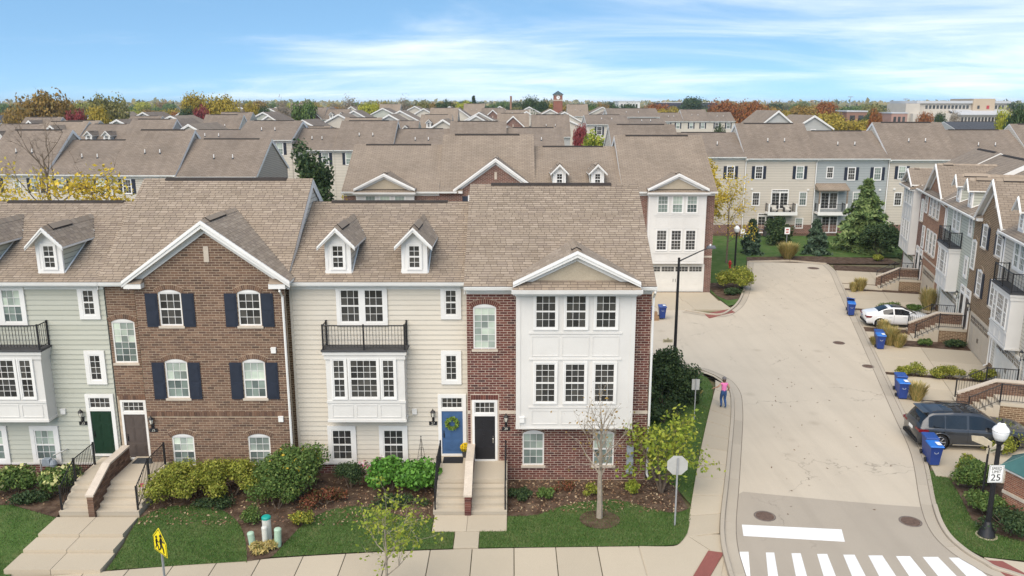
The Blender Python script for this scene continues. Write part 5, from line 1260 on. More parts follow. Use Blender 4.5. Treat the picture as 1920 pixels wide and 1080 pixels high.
PINE = leafy('pine_needle', [(.030,.052,.018),(.055,.085,.028),(.085,.12,.040),(.125,.155,.06)], .1)
STRAW = leafy('straw_grass', [(.36,.27,.09),(.48,.37,.15),(.28,.23,.07),(.17,.18,.05),(.55,.44,.22)], .2)
PINKF = leafy('pink_white_petals', [(.55,.05,.14),(.75,.70,.68),(.65,.20,.35),(.8,.78,.78),(.45,.03,.08)], .2)
CREAMF = leafy('cream_flower', [(.50,.50,.20),(.62,.58,.30),(.42,.46,.16)], .2); YELF = leafy('yellow_petals', [(.75,.52,.02),(.62,.40,.01)], .2); REDLEAF = leafy('red_tinged_leaf', [(.09,.025,.018),(.13,.05,.025),(.05,.03,.015),(.06,.06,.02)])

# ---- grass blades on the front lawns
def inside(poly, x, y):
    c = np.zeros(len(x), bool); n = len(poly)
    for i in range(n):
        (x1, y1), (x2, y2) = poly[i], poly[(i+1) % n]
        if y1 == y2: continue
        k = ((y1 > y) != (y2 > y)) & (x < (x2-x1)*(y-y1)/(y2-y1)+x1); c ^= k
    return c
rng = np.random.default_rng(5); tris = []
for pol in lawns[:6]:
    a = np.array(pol); lo, hi = a.min(0), a.max(0); area = (hi-lo).prod(); n = int(min(26000, area*900)); x = rng.uniform(lo[0], hi[0], n); y = rng.uniform(lo[1], hi[1], n); k = inside(pol, x, y); x, y = x[k], y[k]
    z = np.array([ground_z(p, q) for p, q in zip(x, y)]); h = rng.uniform(.03, .075, len(x)); t = rng.uniform(0, 6.28, len(x)); w = .011
    ln = rng.normal(0, .025, (len(x), 2)); P = np.stack([x, y, z], 1); dx = np.stack([np.cos(t)*w, np.sin(t)*w, 0*t], 1)
    tris.append(np.stack([P-dx, P+dx, P+np.stack([ln[:,0], ln[:,1], h], 1)+dx*.2, P+np.stack([ln[:,0], ln[:,1], h], 1)-dx*.2], 1).reshape(-1, 3))
tag(part('grass', leaf_mesh('grass', np.concatenate(tris), BLADE), None), 'short mown grass of the front lawns', 'grass', kind='stuff')
# fallen leaves and chips on the beds
pts = []
for (x0, x1, y0, y1, n) in ((-14.3,-3.2,28.3,32.2,1500),(-.1,6.8,29.3,32.1,1100),(-24,-17.8,29.9,32.6,300)):
    pts.append(np.stack([rng.uniform(x0, x1, n), rng.uniform(y0, y1, n), rng.uniform(.02, .05, n)], 1))
pts = np.concatenate(pts); tag(part('leaf_litter', leaf_mesh('leaf_litter', leaf_cloud(rng, pts, np.tile([0,0,1.], (len(pts), 1)), .07, 1.5, .4), leafy('litter', [(.28,.19,.11),(.16,.09,.05),(.36,.28,.18),(.10,.06,.04),(.20,.10,.06)], 0)), None), 'dry leaves and bark chips on the planting beds', 'leaf litter', kind='stuff')

# ---- planting along the front row
def g0(px, py, z=0): return G(px, py, z)
NG = 'shrubs in the front beds'
shrub('hydrangea with pale yellow flower heads left of the stairs', (-18.7,30.9), (1.05,.9,1.15), 2400, .11, LEAF_MID, 10, group=NG, name='hydrangea', extra=(CREAMF, 120, .16))
shrub('second hydrangea with pale flower heads at the left edge', (-20.4,31.1), (1.1,.95,1.05), 2000, .11, LEAF_MID, 10, group=NG, name='hydrangea', extra=(CREAMF, 60, .15))
shrub('low dark perennials in front of the hydrangeas', (-19.4,30.1), (1.3,.45,.38), 900, .09, LEAF_DARK, 9, group=NG)
shrub('spreading yellow-green shrub beside the taupe door stairs', (-13.2,30.4), (1.5,1.25,1.6), 6500, .075, LEAF_SPIREA, 16, 2.0, group=NG)
shrub('wide yellow-green shrub under the first brick house window', (-11.4,30.7), (1.75,1.2,1.55), 7000, .075, LEAF_SPIREA, 18, 2.0, group=NG)
shrub('dark groundcover at the foot of the yellow-green shrubs', (-11.9,29.75), (1.3,.35,.35), 900, .07, LEAF_DARK, 9, group=NG)
shrub('tall loose shrub with yellowing leaves at the brick corner', (-8.7,30.7), (1.85,1.4,2.1), 11000, .095, LEAF_MID, 24, 1.5, group=NG, extra=(LEAF_YELLOW, 90, .11), name='viburnum')
shrub('medium green shrub in front of the tall loose one', (-9.3,29.6), (1.1,.85,1.35), 3200, .085, LEAF_MID, 12, group=NG)
shrub('red-leaved low plants under the tall loose shrub', (-7.5,30.0), (1.1,.7,.55), 1300, .08, REDLEAF, 9, group=NG)
shrub('small blue-green shrub left of the utility pedestals', (-10.0,28.5), (.5,.45,.6), 900, .07, LEAF_MID, 8, group=NG)
shrub('small rounded shrub turning yellow right of the pedestals', (-8.0,28.4), (.55,.5,.5), 1100, .07, LEAF_SPIREA, 9, group=NG, extra=(LEAF_YELLOW, 40, .07))
shrub('round clipped evergreen beside the pink flowers', (-6.75,31.4), (.8,.7,1.15), 3000, .06, LEAF_DARK, 11, group=NG)
shrub('green leafy mass of broad leaves under the right window', (-5.0,31.2), (1.2,.9,1.3), 2600, .16, LEAF_HOSTA, 14, 1.3, group=NG, name='hosta')
shrub('broad-leaved green plants beside the blue door stairs', (-3.95,31.1), (1.05,.9,1.4), 2600, .16, LEAF_HOSTA, 13, 1.3, group=NG, name='hosta')
shrub('low dark groundcover along the lawn edge by the steps', (-4.6,29.9), (1.5,.45,.28), 1200, .08, LEAF_DARK, 12, group=NG)
shrub('pink and white impatiens ball between the two low windows', (-5.85,31.75), (.62,.5,1.0), 900, .08, LEAF_MID, 8, group=NG, name='flowering_plant', cat='flowers', extra=(PINKF, 420, .09))
shrub('small green tuft in the corner bed by the black door steps', (1.3,30.4), (.42,.35,.45), 600, .09, LEAF_MID, 7, group=NG); shrub('dark trailing plant in the corner bed', (.35,30.5), (.65,.45,.4), 800, .08, LEAF_DARK, 8, group=NG)
shrub('tiny yellow plant in front of the meter', (4.9,30.9), (.4,.35,.5), 500, .08, LEAF_LIME, 7, group=NG); shrub('pale small plant beside the meter plant', (3.3,30.9), (.5,.35,.35), 400, .08, LEAF_SPIREA, 7, group=NG); shrub('thin dry perennial under the low brick window', (2.3,31.2), (.7,.4,.35), 420, .07, REDLEAF, 7, group=NG)
shrub('tuft of grass at the foot of the utility pedestals', (-9.0,26.75), (.55,.25,.28), 700, .1, STRAW, 8, 3.0, group=NG)
tree('small bare street tree standing in a mulch ring', (3.38,28.85), 4.9, 1.55, 170, .07, LEAF_OCHRE, 21, BARK_PALE, .105, 15, 3, .42, 1.0, group='street trees', bend=.16)
tree('young thin tree with sparse leaves beside the front sidewalk', (-4.05,23.7), 3.5, 1.5, 950, .078, LEAF_LIME, 5, BARK_PALE, .05, 11, 3, .25, .55, group='street trees', clump=.14)
tree('multi-stemmed lime green small tree at the house corner', (6.15,31.0), 3.5, 1.9, 1700, .115, LEAF_LIME, 9, BARK, .05, 6, 3, .35, .6, clump=.2, stems=5, group='street trees')
shrub('tall dark green evergreen shrub beside the sidewalk', (8.0,40.9), (1.75,1.6,2.75), 13000, .12, LEAF_DARK, 36, 1.5, stems=9, name='evergreen_shrub')
shrub('green foliage under the dark evergreen shrub', (7.6,38.6), (1.1,1.0,1.0), 1600, .1, LEAF_DARK, 10)
shrub('dry brown grass tuft at the sidewalk edge behind the walker', (9.95,41.6), (.22,.2,.5), 120, .12, STRAW, 5, 3.5, stems=2)
shrub('yellow and green shrub at the left edge by the sidewalk', (-18.6,25.3), (.5,.4,.6), 600, .1, LEAF_LIME, 7, group=NG)
# ---- right-hand corner bed
KG = 'shrubs in the corner sign bed'
for (px, py, rx, h, m, lab, lf) in ((1832,915,1.15,1.25,LEAF_MID,'large green shrub left of the lamp post',3800),(1848,965,1.1,.85,LEAF_MID,'green shrub at the foot of the lamp post',2400),(1893,1000,1.3,.75,LEAF_DARK,'low green hedge in front of the brick sign',3000),(1812,886,.55,.8,LEAF_SPIREA,'small shrub with reddish tips at the bed corner',1100),(1902,838,1.5,1.1,LEAF_SPIREA,'yellow-green hedge behind the brick sign',3600),(1870,850,.8,.9,LEAF_SPIREA,'yellow-green shrub beside the lamp globe',1500)):
    x, y = G(px, py); shrub(lab, (x, y), (rx, rx*.75, h), lf, .085, m, 15, group=KG)
# ---- planting between the driveways
def ornamental(label, loc, h=1.2, r=.7, n=900, mat=None):
    h *= .82; r *= .8
    rng = np.random.default_rng(int(loc[0]*71+loc[1]*13)); t = thing('ornamental_grass', label, 'grass clump', (*loc, 0), 0, 'ornamental grasses'); a = rng.uniform(0, 6.28, n); rr_ = r*np.sqrt(rng.uniform(0, 1, n)); b = np.stack([np.cos(a)*rr_*.35, np.sin(a)*rr_*.35, 0*a], 1)
    hh = h*rng.uniform(.5, 1.1, n); tip = np.stack([np.cos(a)*rr_*1.1, np.sin(a)*rr_*1.1, hh], 1); w = np.stack([-np.sin(a), np.cos(a), 0*a], 1)*.016; md = b*.4+tip*.6; md[:, 2] = hh*.75
    v = np.concatenate([np.stack([b-w, b+w, md+w, md-w], 1), np.stack([md-w, md+w, tip+w*.4, tip-w*.4], 1)]).reshape(-1, 3); part('blades', leaf_mesh('blades', v, mat or STRAW), None, t); return t
for px, py, h, r, lab in ((1612,546,1.3,.75,'tall straw grass nearest the far driveway kerb'),(1600,548,1.0,.5,'straw grass beside the far driveway kerb'),(1738,582,2.0,.9,'tall golden grass against the orange brick house'),(1668,648,1.5,.8,'large golden grass below the white car'),(1655,628,1.2,.6,'green-gold grass beside the blue bins'),(1684,652,1.1,.7,'golden grass clump in front of the middle stairs'),(1640,648,.7,.45,'small dry grass at the kerb'),(1718,752,1.2,.7,'straw grass behind the dark car')):
    ornamental(lab, G(px, py), h, r)
RG = 'shrubs between the driveways'
for s, o, rx, h, m, lab in ((15.25,3.6,1.2,.7,LEAF_MID,'green hedge strip behind the white car'),(15.25,1.9,1.0,.7,LEAF_MID,'green hedge strip beside the tall golden grass'),(6.0,2.6,.6,.5,LEAF_MID,'small green plant by the middle stairs'),(6.2,.9,1.0,.5,LEAF_DARK,'low green plants against the tan brick house'),(-.9,4.6,1.2,.7,LEAF_SPIREA,'hedge strip near the kerb between two driveways'),(-.9,2.6,1.3,.75,LEAF_SPIREA,'hedge strip in the middle between two driveways'),(-.9,.8,1.1,.75,LEAF_SPIREA,'hedge strip against the house between two driveways'),(9.3,2.9,.4,.4,LEAF_MID,'little shrub beside the white car door')):
    shrub(lab, rp(s, o), (rx, rx*.45 if h > .6 else rx*.6, h), 1500, .09, m, 12, group=RG)
# ---- lawn behind the cul-de-sac
def conifer(label, loc, h, r, mat, seed, n=4500, size=.22, group=None):
    rng = np.random.default_rng(seed); t = thing('conifer_tree', label, 'conifer', (*loc, 0), 0, group); part('trunk', MB().tube([(0,0,-.1),(0,0,h*.5),(0,0,h*.97)], [r*.07+.04, r*.05, .015], 6), BARK, t)
    tiers = int(h/.32); P = []; Q = []
    for i in range(tiers):
        z = h*(.06+.92*i/tiers); rad = r*(1-z/h)**.85+.05; m = max(4, int(9*(1-z/h)+4)); a0 = rng.uniform(0, 6.28)
        for k in range(m):
            a = a0+k*6.28/m+rng.normal(0, .2); L = rad*rng.uniform(.5, 1.25); c = max(6, int(n/tiers/m)); s = np.sqrt(rng.uniform(.02, 1, c))*L
            pz = z+s*.10-(s/L)**2*rad*.35+rng.normal(0, .05, c); sp = rng.normal(0, 1, c)*(L*.16)*(1-s/L*.5)
            L *= 1; P.append(np.stack([np.cos(a)*s-np.sin(a)*sp, np.sin(a)*s+np.cos(a)*sp, pz], 1)); Q.append(np.tile([math.cos(a)*.5, math.sin(a)*.5, .8], (c, 1)))
    P = np.concatenate(P); Q = np.concatenate(Q); part('crown', leaf_mesh('crown', leaf_cloud(rng, P, Q, size, 2.4, .6), mat), None, t); return t
CF = 'conifers on the cul-de-sac lawn'
conifer('dark blue-green spruce left of the sign at the cul-de-sac', (25.6,86.0), 3.9, 1.3, SPRUCE, 3, group=CF)
conifer('dark spruce right of the straw grass at the cul-de-sac', (32.4,86.0), 3.9, 1.5, SPRUCE, 4, group=CF)
conifer('large light green pine in front of the blue-grey house', (38.3,88.0), 8.0, 3.6, PINE, 5, 11000, .27, CF)
shrub('dark rounded bush under the large pine', (38.6,84.8), (2.6,2.0,3.6), 4200, .2, LEAF_DARK, 22, group='bushes by the cul-de-sac')
shrub('dark bushy shrub beside the grill on the patio', (30.6,92.5), (1.9,1.6,2.9), 3000, .2, LEAF_DARK, 16, group='bushes by the cul-de-sac'); shrub('bright green shrub behind the large pine', (42.3,93), (1.6,1.4,2.6), 2000, .2, LEAF_HOSTA, 12, group='bushes by the cul-de-sac')
shrub('broad yellowing shrub by the driveway of the corner house', (19.3,68.6), (2.0,1.7,1.9), 4200, .13, LEAF_SPIREA, 18, group='bushes by the cul-de-sac'); shrub('dark low planting under the yellowing shrub', (18.3,67.0), (1.1,.9,.5), 900, .12, LEAF_DARK, 9, group='bushes by the cul-de-sac')
for i, (x, y, r_, m, lab) in enumerate(((41.5,81.3,.6,LEAF_LIME,'pale low plant by the far driveway'),(40,82,.8,LEAF_DARK,'dark low plant near the far stairs'),(37.2,82,.7,LEAF_SPIREA,'small yellowish plant in the end bed'),(22.5,96.5,1.2,LEAF_MID,'green shrub against the beige house'),(19.5,97,1.3,LEAF_OCHRE,'tawny shrub against the beige house'))): shrub(lab, (x, y), (r_, r_*.8, r_*.9), 700, .14, m, 8, group='bushes by the cul-de-sac')
t = ornamental('pale straw grass in front of the cul-de-sac sign', (28.6,83.3), 1.9, 1.5, 1600)
tree('slender tree with yellow leaves left of the cul-de-sac lamp', (20.2,85.0), 10.0, 2.6, 5200, .17, LEAF_YELLOW, 31, BARK, .09, 13, 3, .3, .9, group='lawn trees', clump=.28, bend=.18)
tree('half-bare tree with ochre leaves beside the corner house', (21.6,80.8), 8.6, 2.6, 1500, .13, LEAF_YELLOW, 33, BARK, .09, 12, 3, .3, .9, group='lawn trees', clump=.3)
# ---- trees between the rows
tree('bare grey tree rising behind the sage house', FY(85,300,62)[0:1]+(62.0,), 15.0, 4.2, 0, .2, LEAF_GREY, 41, BARK, .24, 9, 4, .42, .85, group='trees between the rows', bend=.2)
tree('golden honey locust behind the sage house roof', (FY(50,340,58)[0], 58.0), 11.2, 3.2, 2200, .17, LEAF_YELLOW, 42, BARK, .16, 10, 3, .45, .5, group='trees between the rows', clump=.45)
tree('golden honey locust behind the brown brick house roof', (FY(170,340,60)[0], 60.0), 12.0, 3.2, 2600, .19, LEAF_YELLOW, 43, BARK, .16, 10, 3, .45, .55, group='trees between the rows', clump=.45)
shrub('dark green pyramidal tree behind the brown brick house', (FY(583,310,62)[0], 62.0), (2.2,2.1,12.4), 12000, .25, LEAF_DARK, 80, 1.5, name='tree', cat='tree', group='trees between the rows')
shrub('yellow-leaved small tree left of the second row', (FY(655,360,66.5)[0]-.6, 66.0), (.8,.8,7.6), 1500, .2, LEAF_YELLOW, 26, name='tree', cat='tree', group='trees between the rows')
shrub('bright green street tree beyond the second row', (FY(1118,265,125)[0], 125.0), (2.7,2.7,11.8), 5200, .36, leafy('bright_green_leaf', [(.07,.10,.012),(.12,.16,.02),(.17,.19,.03),(.22,.20,.03)]), 30, name='tree', cat='tree', group='trees between the rows')
# ================================================================== street furniture, vehicles, people
STEEL = plain('galvanised_steel', (.36,.37,.38), .5, .12, 5, metal=.4); SIGNBACK = plain('sign_back', (.42,.42,.40), .6, .08, 4); SIGNWHITE = plain('sign_white', (.80,.80,.78), .5, 0); SIGNBLACK = plain('sign_black', (.012,.012,.012), .5, 0)
YELLOW = plain('fluorescent_yellow', (.80,.66,.01), .5, .03, 3); GLOBE = plain('frosted_globe', (.72,.73,.74), .3, .05, 4); GLOBE_TOP = plain('globe_cap', (.80,.80,.80), .35, .04, 4)
# stop sign seen from behind
x, y = G(1265,985); t = thing('stop_sign', 'octagonal stop sign seen from its grey back on a steel post', 'sign', (x, y, 0), R(-3))
part('post', MB().box(-.03,.03,-.02,.02,-.1,2.75), STEEL, t)
part('plate', MB().prism_y([(.38*math.cos(R(22.5+45*k))/math.cos(R(22.5)), 2.45+.38*math.sin(R(22.5+45*k))/math.cos(R(22.5))) for k in range(8)], .022, .03), SIGNBACK, t)
x, y = G(1301,792); t = thing('small_sign', 'small rectangular sign seen from behind beside the evergreen shrub', 'sign', (x, y, 0), 0); part('post', MB().box(-.025,.025,-.02,.02,-.1,2.3), STEEL, t); part('plate', MB().box(-.19,.19,.022,.03,1.72,2.28), SIGNBACK, t)
t = thing('small_sign', 'small white sign above the straw grass at the cul-de-sac', 'sign', (28.8,84.6,0), 0); part('post', MB().box(-.03,.03,-.02,.02,-.1,3.0), STEEL, t); part('plate', MB().box(-.28,.28,-.03,-.022,2.35,3.05), SIGNWHITE, t); part('symbol', MB().box(-.14,.14,-.036,-.031,2.75,2.9).box(-.14,.14,-.036,-.031,2.5,2.62), plain('sign_red', (.45,.05,.05), .5, 0), t)
# school crossing sign
t = thing('school_crossing_sign', 'yellow five-sided school crossing sign on a grey post by the sidewalk', 'sign', (-10.75,22.6,-.45), R(-41))
part('post', MB().box(-.03,.03,.0,.05,-.3,3.3), STEEL, t)
pe = [(-.42,2.66),(.42,2.66),(.42,3.12),(0,3.52),(-.42,3.12)]
part('plate', MB().prism_y(pe, -.012, .0), YELLOW, t, label='fluorescent yellow plate with two walking figures')
q = [(-.39,2.69),(.39,2.69),(.39,3.10),(0,3.47),(-.39,3.10)]; b = MB()
for (a, c), (d, e) in zip(q, q[1:]+q[:1]): b.tube([(a,-.013,c),(d,-.013,e)], .010, 4)
part('border', b, SIGNBLACK, t)
def walker(x, z, s):
    m = MB().lathe([(.0,-.055*s),(.05*s,-.03*s),(.055*s,.0),(.05*s,.03*s),(.0,.055*s)], 8, (x,-.013,z+.52*s))
    for a, c, r in (((0,.44),(-.02,.24),.05),((-.02,.26),(.09,.12),.03),((.09,.12),(.12,-.02),.026),((-.03,.26),(-.06,.1),.03),((-.06,.1),(-.16,0),.026),((0,.42),(.11,.33),.022),((.11,.33),(.19,.36),.018),((-.01,.42),(-.11,.30),.022)):
        m.tube([(x+a[0]*s,-.014,z+a[1]*s),(x+c[0]*s,-.014,z+c[1]*s)], r*s, 5)
    return m
part('figure', walker(.13, 2.78, 1.0), SIGNBLACK, t); part('figure', walker(-.17, 2.76, .78), SIGNBLACK, t)
# acorn lamps
def acorn(label, x, y, sign=False):
    t = thing('street_lamp', label, 'street lamp', (x, y, 0), 0, 'acorn street lamps')
    part('base', MB().lathe([(.30,-.05),(.30,.05),(.27,.08),(.27,.22),(.20,.30),(.20,.36),(.13,.46),(.10,.58)], 16), BLACK, t, smooth=True)
    fl = MB(); n = 10
    fl.lathe([(.085,.55),(.075,2.2),(.065,3.62)], 12)
    for k in range(n): a = k*6.283/n; fl.tube([(.085*math.cos(a),.085*math.sin(a),.6),(.066*math.cos(a),.066*math.sin(a),3.6)], .013, 4)
    part('pole', fl, BLACK, t); part('collar', MB().lathe([(.07,3.6),(.13,3.68),(.13,3.74),(.17,3.80)], 14), BLACK, t)
    part('globe', MB().lathe([(.17,3.80),(.23,3.92),(.27,4.08),(.275,4.16)], 18), GLOBE, t, smooth=True); part('globe_cap', MB().lathe([(.285,4.15),(.285,4.18),(.24,4.27),(.15,4.36),(.13,4.42),(.06,4.46)], 18), GLOBE_TOP, t, smooth=True)
    part('finial', MB().lathe([(.05,4.46),(.06,4.50),(.02,4.54),(.03,4.58),(0,4.62)], 10), BLACK, t); part('footing', MB().lathe([(.37,-.1),(.37,.015)], 18), CONCRETE, t); return t
acorn('black acorn street lamp in the corner bed carrying a speed sign', 17.62, 27.55); acorn('black acorn street lamp on the lawn by the cul-de-sac', 21.25, 76.4)
t = thing('speed_limit_sign', 'white speed limit 25 sign fixed to the corner lamp post', 'sign', (17.60,27.46,2.18), 0)
part('plate', MB().box(-.27,.27,-.012,.0,0,.68), SIGNWHITE, t); bd = MB()
for a, c, d, e in ((-.25,.25,.02,.03),(-.25,.25,.65,.66),(-.25,-.24,.03,.65),(.24,.25,.03,.65)): bd.box(a,c,-.016,-.012,d,e)
part('border', bd, SIGNBLACK, t); text(t, 'SPEED', .15, (0,-.016,.55), SIGNBLACK, ext=.002, sx=.95); text(t, 'LIMIT', .15, (0,-.016,.42), SIGNBLACK, ext=.002, sx=.95); text(t, '25', .36, (0,-.016,.19), SIGNBLACK, ext=.002, sx=1.05)
part('bracket', MB().box(-.03,.03,0,.05,.1,.14).box(-.03,.03,0,.05,.52,.56), STEEL, t)
# cobra-head lamp
t = thing('street_lamp', 'tall black street light with long arm beside the house corner', 'street lamp', (9.62,46.2,0), 0, 'arm street lights')
part('pole', MB().lathe([(.14,-.1),(.13,.3),(.10,1.0),(.085,4),(.07,6.95),(.08,7.0),(.0,7.03)], 12), BLACK, t); part('arm', MB().tube([(0,0,6.8),(.5,-.02,7.05),(1.1,-.04,7.35),(1.62,-.06,7.58)], [.045,.04,.035,.03], 7), BLACK, t)
part('lamp_head', MB().box(1.55,2.05,-.2,.08,7.56,7.64).prism_x([(-.2,7.64),(.08,7.64),(.02,7.72),(-.14,7.72)], 1.6, 2.0), plain('lamp_head_grey', (.10,.11,.125), .5, .1, 5), t)
part('photocell', MB().lathe([(.05,7.72),(.05,7.79),(0,7.82)], 8, (1.75,-.06,0)), SIGNWHITE, t)
t = thing('street_name_sign', 'small cream street name sign on the tall black street light', 'sign', (9.5,46.15,1.95), 0); part('plate', MB().box(-.62,-.05,-.03,-.01,0,.2).lathe([(.06,-.02),(.06,.05)], 8, (-.33,-.02,.24)), plain('cream_sign', (.52,.46,.30), .6, .1, 8), t); part('lettering_bar', MB().box(-.56,-.12,-.035,-.03,.07,.13), plain('sign_brown', (.20,.16,.10), .6, .3, 20), t)
# hydrant
t = thing('fire_hydrant', 'red fire hydrant behind the cul-de-sac lamp', 'hydrant', (21.3,78.3,0), 0); RED = plain('hydrant_red', (.42,.02,.025), .45, .1, 5)
part('barrel', MB().lathe([(.16,0),(.16,.06),(.11,.08),(.11,.52),(.15,.54),(.15,.6),(.11,.66),(.04,.74),(.04,.8)], 12), RED, t); part('nozzle', MB().tube([(-.2,0,.42),(.2,0,.42)], .05, 8).tube([(0,0,.38),(0,-.2,.38)], .065, 8), RED, t)
# utility pedestals
PG = plain('pale_green_plastic', (.36,.50,.38), .5, .06, 3); PW = plain('pale_grey_plastic', (.55,.55,.50), .5, .06, 3); TEAL = plain('teal_cap', (.01,.30,.25), .4, .05, 3)
for lab, x, y, h, r, m, cap, lean in (('tall pale utility pedestal with teal cap',-9.02,27.35,1.22,.19,PW,TEAL,0),('slim grey utility pipe in front of the teal-capped pedestal',-8.98,26.95,1.02,.12,PW,PW,0),('leaning pale green utility pedestal on the left',-9.42,26.9,.80,.14,PG,PG,-.10),('pale green utility pedestal on the right of the cluster',-8.55,27.0,.88,.15,PG,PG,.05)):
    t = thing('utility_pedestal', lab, 'pedestal', (x, y, ground_z(x, y)), 0, 'utility pedestals'); t.rotation_euler = (0, lean, 0); t.scale = (.84,.84,.84)
    part('body', MB().lathe([(r,-.1),(r,h-.12),(r*.98,h-.11)], 16), m, t, smooth=False); part('cap', MB().lathe([(r*1.06,h-.14),(r*1.06,h-.06),(r*.85,h-.02),(r*.3,h)], 16), cap, t)
# gas meters, decorations on the front
for lab, x, y in (('grey gas meter behind the yellow-green shrub',-10.2,31.85),('grey gas meter beside the hydrangeas',-19.9,32.45)):
    t = thing('gas_meter', lab, 'gas meter', (x, y, .0), 0, 'gas meters'); mm = plain('meter_blue_grey', (.25,.29,.33), .5, .15, 6)
    part('body', MB().box(-.16,.16,-.14,.10,.55,.85).lathe([(.14,.5),(.16,.62),(.10,.78)], 12, (.26,-.02,0)), mm, t); part('pipe', MB().tube([(-.3,0,-.1),(-.3,0,.8),(-.1,0,.85)], .03, 6).tube([(.26,0,.75),(.3,0,1.0),(.7,.1,1.15),(.75,.3,1.15)], .03, 6), SIGNBACK, t)
t = thing('wreath', 'round green leaf wreath hanging on the blue door', 'wreath', (-2.55,32.70,2.36), 0); rng = np.random.default_rng(3); a = rng.uniform(0, 6.28, 420); q = np.stack([np.cos(a)*.22, rng.normal(0,.025,420)-.05, np.sin(a)*.22], 1)+rng.normal(0,.03,(420,3))
part('leaves', leaf_mesh('leaves', leaf_cloud(rng, q, np.tile([0,-1.,0], (420,1)), .07, 2.0), leafy('wreath_leaf', [(.09,.16,.02),(.16,.25,.04),(.25,.32,.07)])), None, t); part('ring', MB().tube([(.22*math.cos(k*.3927),-.05,.22*math.sin(k*.3927)) for k in range(17)], .03, 6), BARK, t)
t = thing('flower_pot', 'dark pot of yellow chrysanthemums beside the blue door', 'flower pot', (-2.0,32.55,.9), 0); part('pot', MB().lathe([(.11,-.02),(.15,.25),(.16,.27),(.12,.27)], 14), DARKGREY, t)
q = rng.normal(0, 1, (500,3)); q /= np.linalg.norm(q, axis=1, keepdims=True); part('flowers', leaf_mesh('flowers', leaf_cloud(rng, np.array([0,0,.42])+q*np.array([.2,.2,.17]), q, .06, 1.1), YELF), None, t); part('foliage', leaf_mesh('foliage', leaf_cloud(rng, np.array([0,0,.38])+q[:200]*np.array([.19,.19,.17]), q[:200], .07, 1.5), LEAF_MID), None, t)
tag(part('doormat', MB().box(-.42,.42,-.3,.3,0,.02), plain('mat_black', (.02,.02,.022), .95, .2, 8), None, (-2.5,32.2,.882)), 'black doormat in front of the blue door', 'doormat', 'doormats')
tag(part('doormat', MB().box(-.42,.42,-.27,.27,0,.02), plain('mat_grey', (.05,.055,.06), .95, .5, 14), None, (-15.65,32.3,.802)), 'grey patterned doormat in front of the taupe door', 'doormat', 'doormats')
t = thing('plant_trellis', 'thin wire obelisk trellis beside the low right window', 'trellis', (-3.85,32.25,0), 0); m = MB()
for k in range(4): a = k*1.571; m.tube([(.2*math.cos(a),.2*math.sin(a),0),(.17*math.cos(a),.17*math.sin(a),.9),(0,0,1.9)], .008, 4)
for z, r_ in ((.5,.185),(1.0,.16),(1.4,.09)): m.tube([(r_*math.cos(k*.7854),r_*math.sin(k*.7854),z) for k in range(9)], .007, 4)
part('wire_frame', m, BLACK, t); part('finial', MB().lathe([(.0,1.88),(.03,1.93),(0,1.98)], 8), BLACK, t)

# ---- monument sign
t = thing('monument_sign', 'brick neighbourhood sign with green metal hipped roof in the corner bed', 'sign', (20.55,28.6,0), R(-16.5))
def hexa(r, ry): return [(-r,0),(-r*.62,-ry),(r*.62,-ry),(r,0),(r*.62,ry),(-r*.62,ry)]
part('plinth', MB().prism_z(hexa(1.75,1.0), -.1, .38), paved('plinth_concrete', (.50,.46,.40), .08), t)
part('wall', MB().prism_z(hexa(1.62,.9), .38, 1.95), MORTAR_TAN, t); part('stone_band', MB().prism_z(hexa(1.67,.94), .98, 1.10), STONE, t); part('cornice', MB().prism_z(hexa(1.78,1.02), 1.951, 2.06), WHITE, t)
OB = pieces('orange_red_brick', [(.26,.10,.06),(.34,.15,.09),(.20,.075,.05),(.30,.125,.075)], .9, .1, 1, 30)
hx = hexa(1.62,.9)
for i in (0, 1, 5):
    (xa, ya), (xb, yb) = hx[i], hx[(i+1) % 6]; L_ = math.hypot(xb-xa, yb-ya); f = part('wall_panel', MB().box(0, L_, -.002, .01, .39, .97), MORTAR_TAN, t, (xa, ya, 0), (0,0,math.atan2(yb-ya, xb-xa)))
    brick_face(f, [(0,.39),(L_,.39),(L_,.97),(0,.97)], -.003, OB, n_obj=60, bw=.21, bh=.073, near=(0, .7)); brick_face(f, [(0,1.12),(L_,1.12),(L_,1.94),(0,1.94)], -.003, OB, [(.35, L_-.2, 1.12, 1.62)] if i == 1 else (), 60, bw=.21, bh=.073, near=(0, 1.6))
pts = [(-.78,1.14),(.82,1.14),(.82,1.4)]+[(.02+.8*math.cos(a), 1.40+.36*math.sin(a)) for a in np.linspace(.15, 2.99, 10)]+[(-.78,1.4)]
sp = part('sign_panel', MB().prism_y(pts, -.96, -.90), plain('sign_limestone', (.55,.49,.38), .8, .06, 3), t, label='cream arched panel with dark letters')
for ch, a in (('P',150),('L',133),('A',117)): text(sp, ch, .22, (.02+.62*math.cos(R(a)), -.97, 1.38+.26*math.sin(R(a))), SIGNBLACK, ext=.004)
text(sp, 'S', .16, (-.32, -.97, 1.33), SIGNBLACK)
MG = plain('green_metal_roof', (.055,.135,.125), .4, .1, 2); hp = hexa(1.85,1.12); rt = [(-.75,0,2.78),(.75,0,2.78)]
def rtop(i): return rt[0] if hp[i][0] < 0 else rt[1]
for i in range(6):
    a, b = hp[i], hp[(i+1) % 6]; ta, tb = rtop(i), rtop((i+1) % 6); face = [(a[0],a[1],2.07),(b[0],b[1],2.07),tb]+([ta] if ta != tb else [])
    part('roof_panel', MB().poly(face), MG, t)
    part('standing_seam', MB().tube([(a[0],a[1],2.08),ta], .022, 4), MG, t)
part('roof_soffit', MB().prism_z(hexa(1.84,1.1), 2.055, 2.066), MG, t)
WOOD = plain('cream_board', (.55,.47,.34), .7, .1, 5)
